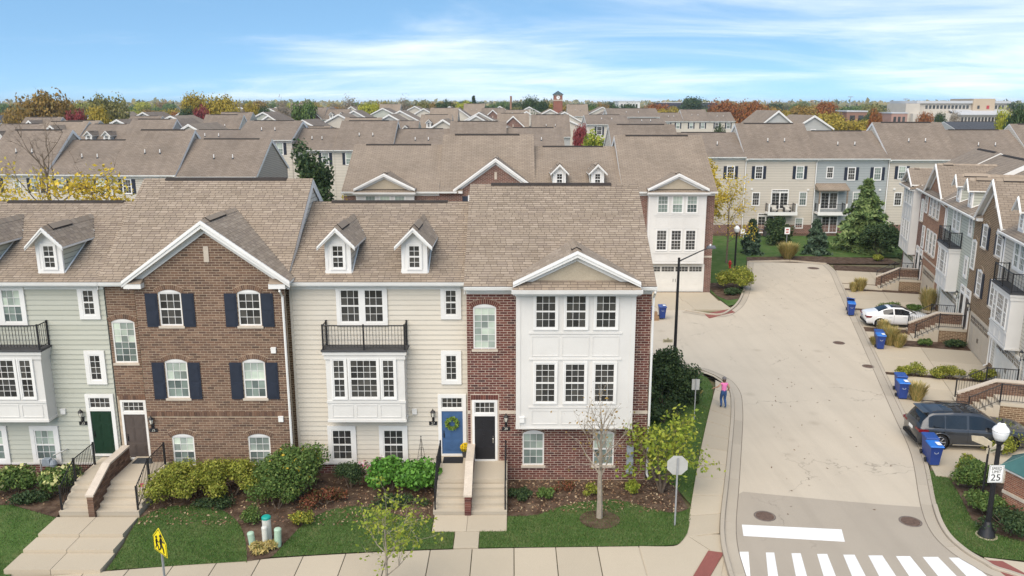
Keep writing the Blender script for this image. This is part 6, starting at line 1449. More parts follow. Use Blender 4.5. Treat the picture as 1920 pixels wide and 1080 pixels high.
t = thing('street_name_sign', 'ornate cream street sign behind the corner lamp post', 'sign', (18.55,29.6,0), R(25)); part('post', MB().tube([(0,0,0),(0,0,2.7)], .04, 8), BLACK, t)
part('board', MB().prism_y([(-.1,2.35),(.85,2.35),(.9,2.55),(.62,2.58),(.45,2.70),(.28,2.58),(-.1,2.6)], -.02, .02), WOOD, t); part('cross_board', MB().prism_x([(-.1,2.62),(.7,2.62),(.75,2.82),(.3,2.95),(-.1,2.86)], -.02, .02), WOOD, t); part('lettering_bar', MB().box(.1,.75,-.03,-.021,2.42,2.49), plain('sign_green', (.16,.16,.08), .6, .3, 18), t)

# ---- wheelie bins
BLUE = plain('bin_blue', (.018,.045,.20), .45, .1, 3); LID = plain('bin_lid_blue', (.02,.15,.52), .4, .08, 3); LIDN = plain('bin_lid_navy', (.022,.07,.27), .4, .08, 3); LOGO = plain('bin_logo', (.62,.66,.72), .5, 0)
def wheelie(label, x, y, rz, lid=None, openlid=False, paper=False, s=1.0):
    s *= .88; t = thing('wheelie_bin', label, 'bin', (x, y, .055), rz, 'blue wheelie bins'); t.scale = (s, s, s)
    def rr_(w, d, z, yo=0): return [(-w,-d+yo,z),(w,-d+yo,z),(w,d+yo,z),(-w,d+yo,z)]
    a = rr_(.22,.25,.06)+rr_(.25,.28,.5)+rr_(.29,.35,.98)+rr_(.31,.37,1.0)+rr_(.31,.37,1.04)
    fs = [(0,3,2,1)]+[(4*k+i,4*k+(i+1)%4,4*k+4+(i+1)%4,4*k+4+i) for k in range(4) for i in range(4)]+[(16,17,18,19)]
    part('body', MB().add(a, fs), BLUE, t)
    l = MB().add([(-.33,-.40,0),(.33,-.40,0),(.33,.38,.04),(-.33,.38,.04),(-.30,-.36,.06),(.30,-.36,.06),(.30,.34,.10),(-.30,.34,.10)], [(0,3,2,1),(4,5,6,7),(0,1,5,4),(1,2,6,5),(2,3,7,6),(3,0,4,7)])
    lo = part('lid', l, lid or LID, t, (0, .0, 1.045))
    if openlid: lo.location = (0, .0, 1.09); lo.rotation_euler = (R(-14), R(8), 0)
    if paper: part('label_sticker', MB().box(.02,.24,-.3,.1,.105,.112), SIGNWHITE, lo)
    part('handle', MB().tube([(-.24,.42,1.0),(.24,.42,1.0)], .02, 6).box(-.26,-.22,.34,.43,.97,1.03).box(.22,.26,.34,.43,.97,1.03), BLUE, t)
    for sx in (-1, 1): w = part('wheel', MB().tube([(sx*.24,.27,.12),(sx*.30,.27,.12)], .12, 12), BLACK, t)
    e = MB(); e.add([(-.10,-.303,.70),(.12,-.31,.76),(.13,-.314,.80),(-.06,-.308,.745)], [(0,1,2,3)]).add([(-.13,-.300,.66),(.14,-.301,.665),(.14,-.302,.69),(-.1,-.302,.69)], [(0,1,2,3)])
    for k in range(12):
        a0, a1 = k*.5236, (k+1)*.5236
        e.add([(.1*math.cos(q_)*f, -.318-.0*f, .745+.075*math.sin(q_)*f) for q_, f in ((a0,1),(a1,1),(a1,.8),(a0,.8))], [(0,1,2,3)])
    part('logo', e, LOGO, t); return t
BL = [(1690,748,'front blue bin with bright lid behind the dark car tail',RZ+R(90)+R(8),LID,False,True),(1686,735,'rear blue bin behind the one near the dark car tail',RZ+R(90)+R(8),LIDN,False,False),
 (1748,872,'front blue bin with bright lid beside the dark car',RZ+R(90)+R(10),LID,False,True),(1740,856,'rear blue bin tucked behind the one beside the dark car',RZ+R(90)+R(10),LIDN,False,False),
 (1649,655,'front blue bin below the golden grass by the white car',RZ+R(90)+R(5),LID,False,True),(1646,648,'rear blue bin below the golden grass',RZ+R(90)+R(5),LIDN,False,False),
 (1595,592,'far blue bin with bright lid at the kerb',RZ+R(90),LID,False,False),(1593,584,'far blue bin with tilted lid behind its neighbour',RZ+R(90),LIDN,True,False),
 (1241,598,'blue bin standing in the driveway of the corner house',0,LIDN,False,True),(1216,600,'blue bin half hidden behind the front house corner',0,LID,True,False)]
for px, py, lab, rz, lid, op, pa in BL: x, y = G(px, py); wheelie(lab, x, y, rz, lid, op, pa)
x, y = G(1228,600); tag(part('cardboard_box', MB().box(-.25,.25,-.2,.2,0,.35).box(-.2,.15,-.15,.2,.352,.62), plain('cardboard', (.30,.19,.11), .9, .2, 5), None, (x, y, .0)), 'brown cardboard boxes between the bins by the house corner', 'box')

# ---- cars, lofted from cross sections
RUBBER = plain('tyre_rubber', (.012,.012,.013), .8, .1, 8); ALLOY = plain('alloy', (.22,.22,.23), .35, .1, 6, metal=.8); CARGLASS = glassy('car_glass', (.012,.014,.017), .03); CHROME = plain('chrome', (.6,.6,.6), .2, 0, metal=1)
def car_paint(n, c, metal=.3, rough=.25):
    m, N, L, b = _mat(n); b.inputs['Base Color'].default_value = (*c,1); b.inputs['Metallic'].default_value = metal; b.inputs['Roughness'].default_value = rough; b.inputs['Coat Weight'].default_value = .6; b.inputs['Coat Roughness'].default_value = .05; return m
def car(name, label, loc, rz, L, Wd, H, paint, prof, win, wheels, wr, roofglass=None, cladding=False):
    """x forward. prof rows: x, z of belt, z of top, half width, half width of top; win: side glass x ranges, screen and backlight x ranges"""
    t = thing(name, label, 'car', (*loc, .05), rz, 'parked cars'); P = np.array(prof); n = 96; xs = np.linspace(P[0,0], P[-1,0], n)
    def ip(c): 
        a = np.interp(xs, P[:,0], P[:,c]); k = np.array([.25,.5,.25]); b = a.copy(); b[1:-1] = a[:-2]*.25+a[1:-1]*.5+a[2:]*.25; return b
    zb, zt, hw, tw = ip(1), ip(2), ip(3), ip(4); zlow = .26
    rings = []
    for i in range(n):
        w = hw[i]; b_, t_, r_ = zb[i], zt[i], tw[i]
        side = [(w*.55,zlow-.02),(w*.92,zlow),(w*.985,zlow+.12),(w*1.0,zlow+(b_-zlow)*.45),(w*.995,zlow+(b_-zlow)*.62),(w*.985,zlow+(b_-zlow)*.80),(w*.955,b_-.03),(w*.93,b_)]
        for k in (.14,.38,.62,.86): side.append((w*.93+(r_-w*.93)*k, b_+(t_-.05-b_)*k))
        side += [(r_,t_-.05),(r_*.93,t_-.02),(r_*.62,t_),(0,t_+.012)]
        rings.append(side)
    m = len(rings[0]); groups = {}
    def put(key, i, j, sgn):
        mb = groups.setdefault(key, {}); groups[key].setdefault('f', []).append((i, j, sgn))
    for i in range(n-1):
        xm = (xs[i]+xs[i+1])/2
        for j in range(m-1):
            zc = (rings[i][j][1]+rings[i][j+1][1]+rings[i+1][j][1])/3
            if j < 7 and any((xm-wx)**2+(zc-wr)**2 < (wr+.075)**2 for wx in wheels) and j >= 0: continue
            key = 'body'
            cab = zt[i]-zb[i] > .12
            if cab and 7 <= j <= 11 and any(a < xm < b for a, b in win['side']) and 7 <= j <= 10: key = 'window_%d_' % [k for k, (a, b) in enumerate(win['side']) if a < xm < b][0]
            if j >= 12 or (cab and j >= 11):
                if win['screen'][0] < xm < win['screen'][1] and j >= 12: key = 'windscreen'
                if win['back'][0] < xm < win['back'][1] and j >= 12: key = 'rear_window'
                if roofglass and any(a < xm < b for a, b in roofglass) and j >= 13: key = 'glass_roof'
            for sgn in (-1, 1): put(key+str(sgn) if key.startswith('window_') else key, i, j, sgn)
    for key, g in groups.items():
        mb = MB(); idx = {}
        def vid(i, j, s):
            k = (i, j, s if rings[i][j][0] > 1e-6 else 0)
            if k not in idx: idx[k] = len(mb.v); mb.v.append((xs[i], rings[i][j][0]*s, rings[i][j][1]))
            return idx[k]
        for i, j, s in g['f']:
            q = (vid(i,j,s), vid(i+1,j,s), vid(i+1,j+1,s), vid(i,j+1,s)); mb.f.append(q if s > 0 else q[::-1]); mb.m.append(0)
        nm = 'side_window' if key.startswith('window') else key
        if key == 'body':
            for i, fl in ((0, 1), (n-1, -1)):
                ring_ = [vid(i,j,1) for j in range(m)]+[vid(i,j,-1) for j in range(m-2,-1,-1)]; mb.f.append(tuple(ring_[::fl])); mb.m.append(0)
        part(nm, mb, paint if key == 'body' else CARGLASS, t, smooth=True)
    part('underbody', MB().box(P[0,0]+.25,P[-1,0]-.25,-hw.max()*.82,hw.max()*.82,.2,.55), RUBBER, t)
    for wx in wheels:
        for s in (-1, 1):
            yo = s*(hw.max()-.11); o = part('wheel', MB().tube([(wx,yo-s*.12,wr),(wx,yo-s*.08,wr),(wx,yo+s*.06,wr),(wx,yo+s*.085,wr)], [wr*.93,wr,wr,wr*.93], 24), RUBBER, t, smooth=False)
            part('rim', MB().tube([(wx,yo+s*.08,wr),(wx,yo+s*.09,wr)], wr*.68, 20), RUBBER, o); sp = MB()
            for k in range(7):
                a = k*.8976; sp.tube([(wx,yo+s*.095,wr),(wx+math.cos(a)*wr*.68,yo+s*.095,wr+math.sin(a)*wr*.68)], .028, 4)
            sp.tube([(wx+math.cos(k*.3142)*wr*.68,yo+s*.093,wr+math.sin(k*.3142)*wr*.68) for k in range(21)], .022, 4); part('spokes', sp, ALLOY, o)
            ar = MB().tube([(wx+math.cos(a)*(wr+.085),s*np.interp(wx+math.cos(a)*(wr+.085), xs, hw)*.992,wr+math.sin(a)*(wr+.085)) for a in np.linspace(-.25, math.pi+.25, 15)], .032, 6)
            part('wheel_arch', ar, RUBBER if cladding else paint, t)
            part('arch_liner', MB().tube([(wx,s*(hw.max()-.32),wr),(wx,s*(hw.max()-.05),wr)], wr+.07, 18, cap=False), RUBBER, t)
    ln = MB()
    for xd in win['seams']:
        i = int(np.argmin(abs(xs-xd)))
        for s in (-1, 1): ln.tube([(xs[i],s*(rings[i][j][0]+.001),rings[i][j][1]) for j in range(2, 8)], .006, 4)
    part('door_seam', ln, RUBBER, t)
    for xd in win['handles']:
        i = int(np.argmin(abs(xs-xd)))
        for s in (-1, 1): part('door_handle', MB().box(xs[i]-.11,xs[i]+.11,s*rings[i][5][0]-.02,s*rings[i][5][0]+.03 if s > 0 else s*rings[i][5][0]+.02,rings[i][5][1],rings[i][5][1]+.035) if s > 0 else MB().box(xs[i]-.11,xs[i]+.11,s*rings[i][5][0]-.03,s*rings[i][5][0]+.02,rings[i][5][1],rings[i][5][1]+.035), paint, t)
    for s in (-1, 1):
        xm = win['screen'][0]+.25; part('mirror', MB().prism_z([(xm-.05,s*(Wd/2-.02)),(xm+.16,s*(Wd/2-.02)),(xm+.12,s*(Wd/2+.20)),(xm-.02,s*(Wd/2+.20))][::s], np.interp(xm, xs, zb), np.interp(xm, xs, zb)+.17), paint, t)
        yl = np.interp(P[0,0]+.12, xs, hw); part('tail_lamp', MB().box(P[0,0]-.012,P[0,0]+.42,s*(yl+.012)-.03,s*(yl+.012)+.03,zb[2]-.20,zb[2]-.08).box(P[0,0]-.014,P[0,0]+.02,min(s*yl*.55,s*yl),max(s*yl*.55,s*yl),zb[2]-.19,zb[2]-.09), plain('tail_red', (.16,.008,.012), .25, 0), t)
        part('head_lamp', MB().box(P[-1,0]-.35,P[-1,0]+.008,s*(hw[-4])-.05,s*(hw[-4])+.012 if s > 0 else s*hw[-4]+.05,zb[-3]-.18,zb[-3]-.06) if s > 0 else MB().box(P[-1,0]-.35,P[-1,0]+.008,s*hw[-4]-.012,s*hw[-4]+.05,zb[-3]-.18,zb[-3]-.06), plain('lamp_clear', (.5,.5,.5), .1, 0), t)
    part('number_plate', MB().box(P[0,0]-.02,P[0,0],-.2,.2,.72,.86), SIGNWHITE, t)
    part('bumper_trim', MB().box(P[0,0]-.03,P[0,0]+.3,-Wd*.40,Wd*.40,.28,.42), RUBBER, t)
    return t
suv_prof = [(-2.52,.95,1.02,.80,.70),(-2.46,1.05,1.10,.90,.72),(-2.30,1.05,1.36,.955,.72),(-2.06,1.05,1.64,.975,.72),(-1.9,1.05,1.72,.985,.72),(-1.0,1.03,1.77,1.0,.73),(-.2,1.02,1.77,1.0,.73),(.25,1.01,1.73,1.0,.72),(.75,1.01,1.47,1.0,.70),(1.25,1.01,1.13,.995,.72),(1.5,1.01,1.10,.99,.74),(2.2,.95,1.04,.97,.72),(2.45,.92,.98,.90,.66),(2.6,.78,.86,.74,.55)]
sx, sy = G(1795,845); cxs, cys = 21.35, 35.95
t = car('parked_suv', 'dark grey sport utility vehicle parked in the near driveway', (cxs, cys), R(-5), 5.1, 2.0, 1.8, car_paint('dark_grey_paint', (.05,.054,.062), .5, .28), suv_prof, dict(side=((-2.08,-1.40),(-1.36,-.40),(-.32,.85)), screen=(.32,1.20), back=(-2.42,-2.08), seams=(-1.38,-.36,.78), handles=(-1.1,-.05)), (-1.56,1.52), .375, ((-1.35,-.62),(-.55,.22)))
ro = MB()
for s in (-1, 1): ro.tube([(-1.9,s*.67,1.74),(-1.7,s*.67,1.80),(.0,s*.67,1.81),(.25,s*.67,1.75)], .02, 5)
part('roof_rail', ro, BLACK, t); part('side_skirt', MB().box(-1.0,1.0,-1.0,-.96,.27,.32), CHROME, t); part('side_skirt', MB().box(-1.0,1.0,.96,1.0,.27,.32), CHROME, t); part('spoiler', MB().box(-2.28,-2.0,-.6,.6,1.64,1.685), bpy.data.materials['dark_grey_paint'], t)
sed_prof = [(-2.32,.80,.86,.68,.58),(-2.24,.92,.98,.80,.64),(-1.95,.96,1.06,.86,.66),(-1.55,.97,1.14,.88,.62),(-1.0,.97,1.38,.895,.56),(-.5,.97,1.46,.90,.56),(.1,.96,1.45,.90,.56),(.6,.95,1.28,.90,.57),(1.1,.93,1.02,.89,.64),(1.6,.87,.95,.88,.64),(2.05,.78,.85,.84,.62),(2.3,.66,.74,.68,.5)]
cxs, cys = 27.75, 56.9
car('parked_sedan', 'white sedan with dark roof panel parked in the middle driveway', (cxs, cys), R(-8), 4.6, 1.8, 1.46, car_paint('white_car_paint', (.72,.73,.74), 0, .25), sed_prof, dict(side=((-1.22,-.52),(-.44,.62)), screen=(.28,1.06), back=(-1.5,-.86), seams=(-.48,.6), handles=(-.7,.25)), (-1.4,1.33), .33, ((-.62,.25),))

# ---- the walker
SKIN = plain('skin', (.42,.24,.16), .6, .05, 6); PINK = plain('pink_top', (.72,.19,.42), .85, .1, 8); DENIM = plain('blue_jeans', (.030,.075,.19), .9, .2, 10); HAIR = plain('grey_cap', (.15,.14,.145), .8, .2, 12); SHOE = plain('black_shoe', (.015,.015,.018), .6, 0)
def person(label, loc, rz):
    t = thing('person', label, 'person', (*loc, .10), rz)
    V = []; E_ = []; Rr = []
    def v(p, r): V.append(p); Rr.append(r); return len(V)-1
    def e(*ids):
        for a, b in zip(ids, ids[1:]): E_.append((a, b))
    pel = v((0,0,.88), (.155,.115)); wa = v((0,-.01,1.02), (.135,.10)); ch = v((0,-.01,1.20), (.155,.11)); sh = v((0,0,1.34), (.135,.095)); nk = v((0,.01,1.42), (.055,.055)); hd0 = v((0,.02,1.50), (.075,.085)); hd1 = v((0,.02,1.58), (.082,.095)); hd2 = v((0,.01,1.65), (.05,.06)); e(pel,wa,ch,sh,nk,hd0,hd1,hd2)
    for s, kn, an, to in ((-1,(-.09,.10,.48),(-.085,.02,.10),(-.09,.16,.045)),(1,(.085,.03,.48),(.08,-.16,.15),(.085,-.06,.05))):
        hp = v((s*.09,0,.80), (.095,.105)); k = v(kn, (.066,.072)); c_ = v(((kn[0]+an[0])/2,(kn[1]+an[1])/2-.015,(kn[2]+an[2])/2+.03), (.062,.066)); a = v(an, (.042,.046)); f = v(to, (.042,.032)); e(pel,hp,k,c_,a,f)
    for s, el, wr_ in ((-1,(-.34,-.05,1.20),(-.50,.08,1.10)),(1,(.27,-.06,1.12),(.30,.10,.98))):
        sp = v((s*.175,0,1.335), (.052,.052)); a = v(el, (.040,.040)); w = v(wr_, (.028,.028)); hdv = Vector(wr_)-Vector(el); hdv.normalize(); pm = Vector(wr_)+hdv*.06; p = v(tuple(pm), (.034,.024)); e(sh,sp,a,w,p)
        sd = hdv.cross(Vector((0,0,1))).normalized()
        for k, ln in enumerate((.055,.065,.06,.048)):
            b0 = pm+sd*((k-1.5)*.018)+hdv*.03; b1 = b0+hdv*ln*.5+Vector((0,0,-.012)); b2 = b1+hdv*ln*.3+Vector((0,0,-.03)); e(p, v(tuple(b0), (.011,.011)), v(tuple(b1), (.0095,.0095)), v(tuple(b2), (.008,.008)))
        b0 = pm-sd*.035*s; e(p, v(tuple(b0), (.012,.012)), v(tuple(b0+hdv*.035-sd*.012*s), (.009,.009)))
    me = bpy.data.meshes.new('body'); me.from_pydata(V, E_, []); o = bpy.data.objects.new('body', me); link(o, t)
    o.modifiers.new('skin', 'SKIN'); sv = me.skin_vertices[0].data
    for i, r in enumerate(Rr): sv[i].radius = r
    sv[0].use_root = True; o.modifiers.new('sub', 'SUBSURF').levels = 2; o.modifiers['sub'].render_levels = 2
    dg = bpy.context.evaluated_depsgraph_get(); m2 = bpy.data.meshes.new_from_object(o.evaluated_get(dg)); o.modifiers.clear(); o.data = m2; m2.materials.clear()
    for m in (SKIN, PINK, DENIM, SHOE): m2.materials.append(m)
    for p in m2.polygons:
        c = p.center; k = 0
        if c.z < .09 or (c.z < .13 and c.y > .0) : k = 3
        elif c.z < .98: k = 2 if abs(c.x) < .24 else 0
        elif c.z < 1.395 and abs(c.x) < .185: k = 1
        p.material_index = k; p.use_smooth = True
    hm = MB().lathe([(.092,1.545),(.105,1.58),(.104,1.63),(.085,1.69),(.04,1.715)], 14, (0,.012,0)); hm.box(-.07,.07,.08,.19,1.585,1.60); part('cap', hm, HAIR, t, smooth=True)
    part('hair', MB().lathe([(.06,1.42),(.085,1.47),(.094,1.54),(.098,1.585)], 14, (0,-.005,0)), plain('brown_hair', (.09,.055,.04), .8, .2, 12), t, smooth=True)
    fc = MB()
    for s in (-1, 1): fc.lathe([(0,-.01),(.011,0),(0,.01)], 6, (s*.032,.112,1.575)); fc.lathe([(0,-.02),(.012,0),(0,.02)], 6, (s*.088,.02,1.565))
    fc.tube([(0,.11,1.575),(0,.132,1.545),(0,.115,1.54)], .010, 5).tube([(-.022,.112,1.512),(.022,.112,1.512)], .006, 4); part('face', fc, SKIN, t)
    return t
person('person in pink sleeveless top, blue jeans and grey cap walking away along the sidewalk', G(1355,768), R(8))
# ---- patio things by the far row
t = thing('patio_chair', 'white plastic chair on the patio of the beige house', 'chair', (27.9,97.2,0), R(20)); part('seat', MB().box(-.27,.27,-.27,.27,.40,.45), SIGNWHITE, t); part('backrest', MB().prism_y([(-.27,.45),(.27,.45),(.3,.8),(.2,.98),(-.2,.98),(-.3,.8)], .24, .28), SIGNWHITE, t)
for sx in (-1,1):
    for sy in (-1,1): part('leg', MB().box(sx*.24-.025,sx*.24+.025,sy*.24-.025,sy*.24+.025,0,.40), SIGNWHITE, t)
t = thing('gas_grill', 'dark gas grill on the patio beside the white chair', 'grill', (30.9,97.6,0), 0); part('cabinet', MB().box(-.5,.5,-.3,.3,.1,.85), DARKGREY, t); part('lid', MB().prism_x([(-.3,.86),(.3,.86),(.3,1.1),(.1,1.25),(-.15,1.22),(-.3,1.05)], -.45, .45), BLACK, t); part('side_shelf', MB().box(-.95,-.5,-.25,.25,.82,.86).box(.5,.95,-.25,.25,.82,.86), DARKGREY, t)
CUSH = plain('cushion', (.62,.60,.55), .9, .1, 4)
xb = fx(1398, 297)+ (fx(1531,297)-fx(1398,297))*.52
for k, dx in enumerate((-.85,.75)):
    t = thing('balcony_chair', ('left' if k == 0 else 'right')+' cushioned chair on the beige house balcony', 'chair', (xb+dx,YF-.75,2.76), 0); part('seat', MB().box(-.35,.35,-.3,.3,.25,.42), CUSH, t); part('backrest', MB().box(-.35,.35,.2,.32,.42,.8), CUSH, t); part('frame', MB().box(-.4,-.35,-.32,.32,0,.6).box(.35,.4,-.32,.32,0,.6), BLACK, t)
# ---- leaf specks and grit blown along the road
rng = np.random.default_rng(44); n = 150; yy = rng.uniform(27, 80, n); xx = 9.5+(yy-27)*.285+rng.uniform(.4, 8.6, n)*rng.choice([1, 1, .25], n); P_ = np.stack([xx, yy, np.full(n, .02)], 1)
tag(part('road_debris', leaf_mesh('debris', leaf_cloud(rng, P_, np.tile([0,0,1.], (n,1)), .06, 1.8, .25), plain('dry_leaf', (.13,.08,.05), .9, .3, 6)), None), 'scattered dry leaves and grit on the street', 'leaf litter', kind='stuff')
# ================================================================== far off
def far_window_band(T, x0, x1, z0, z1, y, n, gap=.35):
    w = (x1-x0)/n
    for i in range(n): part('window', MB().box(x0+i*w+w*gap/2, x0+(i+1)*w-w*gap/2, y-.04, y+.02, z0, z1), GLASS, T)
OFF = plain('pale_concrete_wall', (.50,.46,.40), .85, .06, .3); OFFR = plain('pale_roof_band', (.46,.47,.48), .6, .05, .3); TANW = plain('tan_wall', (.46,.37,.27), .85, .06, .3)
YO = 360.0; x0, x1 = FY(1725,200,YO)[0], FY(1893,200,YO)[0]; t = thing('office_building', 'long pale office building with stepped storeys at the right horizon', 'building', (x0, YO, 0), 0); wl = x1-x0
zt = [ez(p, YO) for p in (226, 214, 203, 189)]
part('wall', MB().box(0,wl,2,26,-1,zt[3]), OFF, t); part('roof_band', MB().box(-1,wl+1,1.0,27,zt[3]-1.1,zt[3]), OFFR, t); part('lower_wing', MB().box(-5,wl-2,-5,2,-1,zt[1]+.3), OFF, t); part('lower_roof', MB().prism_x([(-6,zt[1]),(2,zt[2]-.6),(2,zt[2]-1),(-6,zt[1]-.4)], wl*.35, wl-1), OFFR, t); part('tower_block', MB().box(wl*.6,wl*.84,.5,20,-1,zt[3]+.9), TANW, t); part('stair_block', MB().box(-7,-1,-2,16,-1,zt[2]+2), OFF, t)
far_window_band(t, 3, wl*.58, zt[3]-3.4, zt[3]-1.9, 2, 12); far_window_band(t, wl*.86, wl-1, zt[3]-3.4, zt[3]-1.9, 2, 3); far_window_band(t, wl*.4, wl-3, zt[1]-3.4, zt[1]-1.2, -5, 14); far_window_band(t, wl*.64, wl*.68, zt[3]-3.4, zt[3]-2.0, .5, 1); part('red_emblem', MB().box(wl*.75,wl*.78,.4,.48,zt[3]-3.4,zt[3]-2.0), plain('red_emblem_paint', (.40,.05,.06), .6, 0), t)
YT = 330.0; xt = FY(1046,190,YT)[0]; t = thing('clock_tower', 'red brick clock tower with dark pyramid roof on the horizon', 'tower', (xt, YT, 0), 0); z1, z2, z3 = ez(188,YT), ez(178,YT), ez(170,YT); h = 1.75
part('shaft', MB().box(-h,h,-h,h,-1,z1), coursed('tower_brick', (.24,.085,.06), (.30,.11,.075), (.28,.15,.11), .4, .15, .02), t); part('belfry', MB().box(-h*.98,h*.98,-h*.98,h*.98,z1,z2), coursed('tower_brick_top', (.26,.10,.07), (.30,.12,.085), (.3,.17,.12), .4, .15, .02), t); part('band', MB().box(-h*1.05,h*1.05,-h*1.05,h*1.05,z1-.2,z1+.2).box(-h*1.1,h*1.1,-h*1.1,h*1.1,z2-.2,z2+.15), STONE, t)
part('roof', MB().add([(-h*1.25,-h*1.25,z2+.15),(h*1.25,-h*1.25,z2+.15),(h*1.25,h*1.25,z2+.15),(-h*1.25,h*1.25,z2+.15),(0,0,z3)], [(0,1,4),(1,2,4),(2,3,4),(3,0,4),(3,2,1,0)]), plain('tower_roof', (.05,.075,.08), .6, .1, 1), t)
cf = MB().tube([(0,-h*1.0,(z1+z2)/2),(0,-h*1.04,(z1+z2)/2)], .72, 20); part('clock_face', cf, SIGNWHITE, t); part('clock_hand', MB().box(-.04,.04,-h*1.06,-h*1.045,(z1+z2)/2,(z1+z2)/2+.5).box(0,.4,-h*1.06,-h*1.045,(z1+z2)/2-.04,(z1+z2)/2+.04), SIGNBLACK, t); part('clock_face', MB().tube([(-h*1.0,0,(z1+z2)/2),(-h*1.04,0,(z1+z2)/2)], .72, 20), SIGNWHITE, t)
def low_building(label, pa, pb, pt, y, col, nwin, roofc=None):
    x0, x1 = FY(pa,pt,y)[0], FY(pb,pt,y)[0]; z = ez(pt, y); t = thing('low_building', label, 'building', (x0, y, 0), 0); w = x1-x0
    part('wall', MB().box(0,w,0,18,-1,z), plain('wall_'+label[:12].replace(' ', '_'), col, .85, .1, .3), t); part('parapet', MB().box(-.2,w+.2,-.2,18.2,z,z+.5), roofc or OFFR, t); far_window_band(t, w*.08, w*.92, max(z-3.4, .5), z-1.2, 0, nwin, .4)
low_building('low brown brick building between autumn trees', 1588, 1626, 210, 300, (.26,.15,.11), 2); low_building('long low dark building on the right horizon', 1238, 1345, 193, 520, (.06,.06,.09), 12); low_building('small white commercial building right of the clock tower', 1160, 1200, 191, 480, (.62,.62,.60), 6); low_building('pinkish low shop building left of the office', 1672, 1702, 213, 330, (.36,.22,.18), 3)
t = thing('chimney', 'thin brick smokestack rising over the middle roofs', 'chimney', (FY(958,190,420)[0],420,0), 0); part('stack', MB().lathe([(.7,-1),(.5,ez(182,420)),(.55,ez(180,420))], 10), plain('stack_brick', (.28,.16,.10), .9, .1, 1), t)
for px, pt, lab in ((1595,181,'tall floodlight mast above the autumn trees'),(1698,185,'thin light pole left of the office')):
    x, z = FY(px, pt, 400); t = thing('light_mast', lab, 'light pole', (x,400,0), 0); part('pole', MB().tube([(0,0,0),(0,0,z)], [.22,.12], 6), STEEL, t); part('lamp_bar', MB().box(-1.3,1.3,-.1,.1,z-.3,z), STEEL, t)

# ---- trees of the horizon: a few shapes, many individuals
def crown_mesh(seed, lumps, leaves, size, tall=1.0, open_=0.0):
    rng = np.random.default_rng(seed); p, q = blobs(rng, (0,0,.62), (.5,.5,.36*tall), lumps, leaves, .85+open_); p[:, 2] = np.maximum(p[:, 2], .14); return leaf_mesh('crown', leaf_cloud(rng, p, q+np.array([0,0,.25]), size, 1.3, .55), LEAF_OLIVE)
CR = [crown_mesh(100+k, (16,20,12,24,14,18)[k], (4200,4600,3800,5000,4000,1500)[k], (.036,.034,.038,.033,.036,.03)[k], (1,1.1,.9,1.15,1,1.1)[k], (0,0,0,0,.1,.25)[k]) for k in range(6)]
TR = []
for k in range(3):
    rng = np.random.default_rng(60+k); m, e = branches(rng, (0,0,0), .85, .34, 3, 7, .022, (0,0), .2, .35, .8); TR.append(m.mesh('trunk', BARK))
LC = {'green': LEAF_MID, 'dark': LEAF_DARK, 'olive': LEAF_OLIVE, 'yellow': leafy('gold_far_leaf', [(.26,.20,.03),(.35,.26,.04),(.20,.18,.03)]), 'ochre': LEAF_OCHRE, 'rust': LEAF_RUST, 'wine': LEAF_WINE, 'grey': LEAF_GREY, 'lime': leafy('lime_far_leaf', [(.16,.17,.02),(.24,.23,.03),(.12,.14,.02)])}
WORD = {'green': 'green', 'dark': 'dark green', 'olive': 'olive', 'yellow': 'golden yellow', 'ochre': 'tawny', 'rust': 'rust orange', 'wine': 'wine red', 'grey': 'bare greyish', 'lime': 'yellow-green'}
_ft = random.Random(3)
def far_tree(label, x, y, h, wd, col, shape=None, group=None):
    t = thing('tree', label, 'tree', (x, y, -.1), _ft.uniform(0, 6.28), group); k = _ft.randrange(5) if shape is None else shape
    if col == 'grey': k = 5
    o = part('crown', CR[k], None, t); o.scale = (wd, wd, h); o.material_slots[0].link = 'OBJECT'; o.material_slots[0].material = LC[col]
    b = part('trunk', TR[k % 3], None, t); b.scale = (wd, wd, h); return t
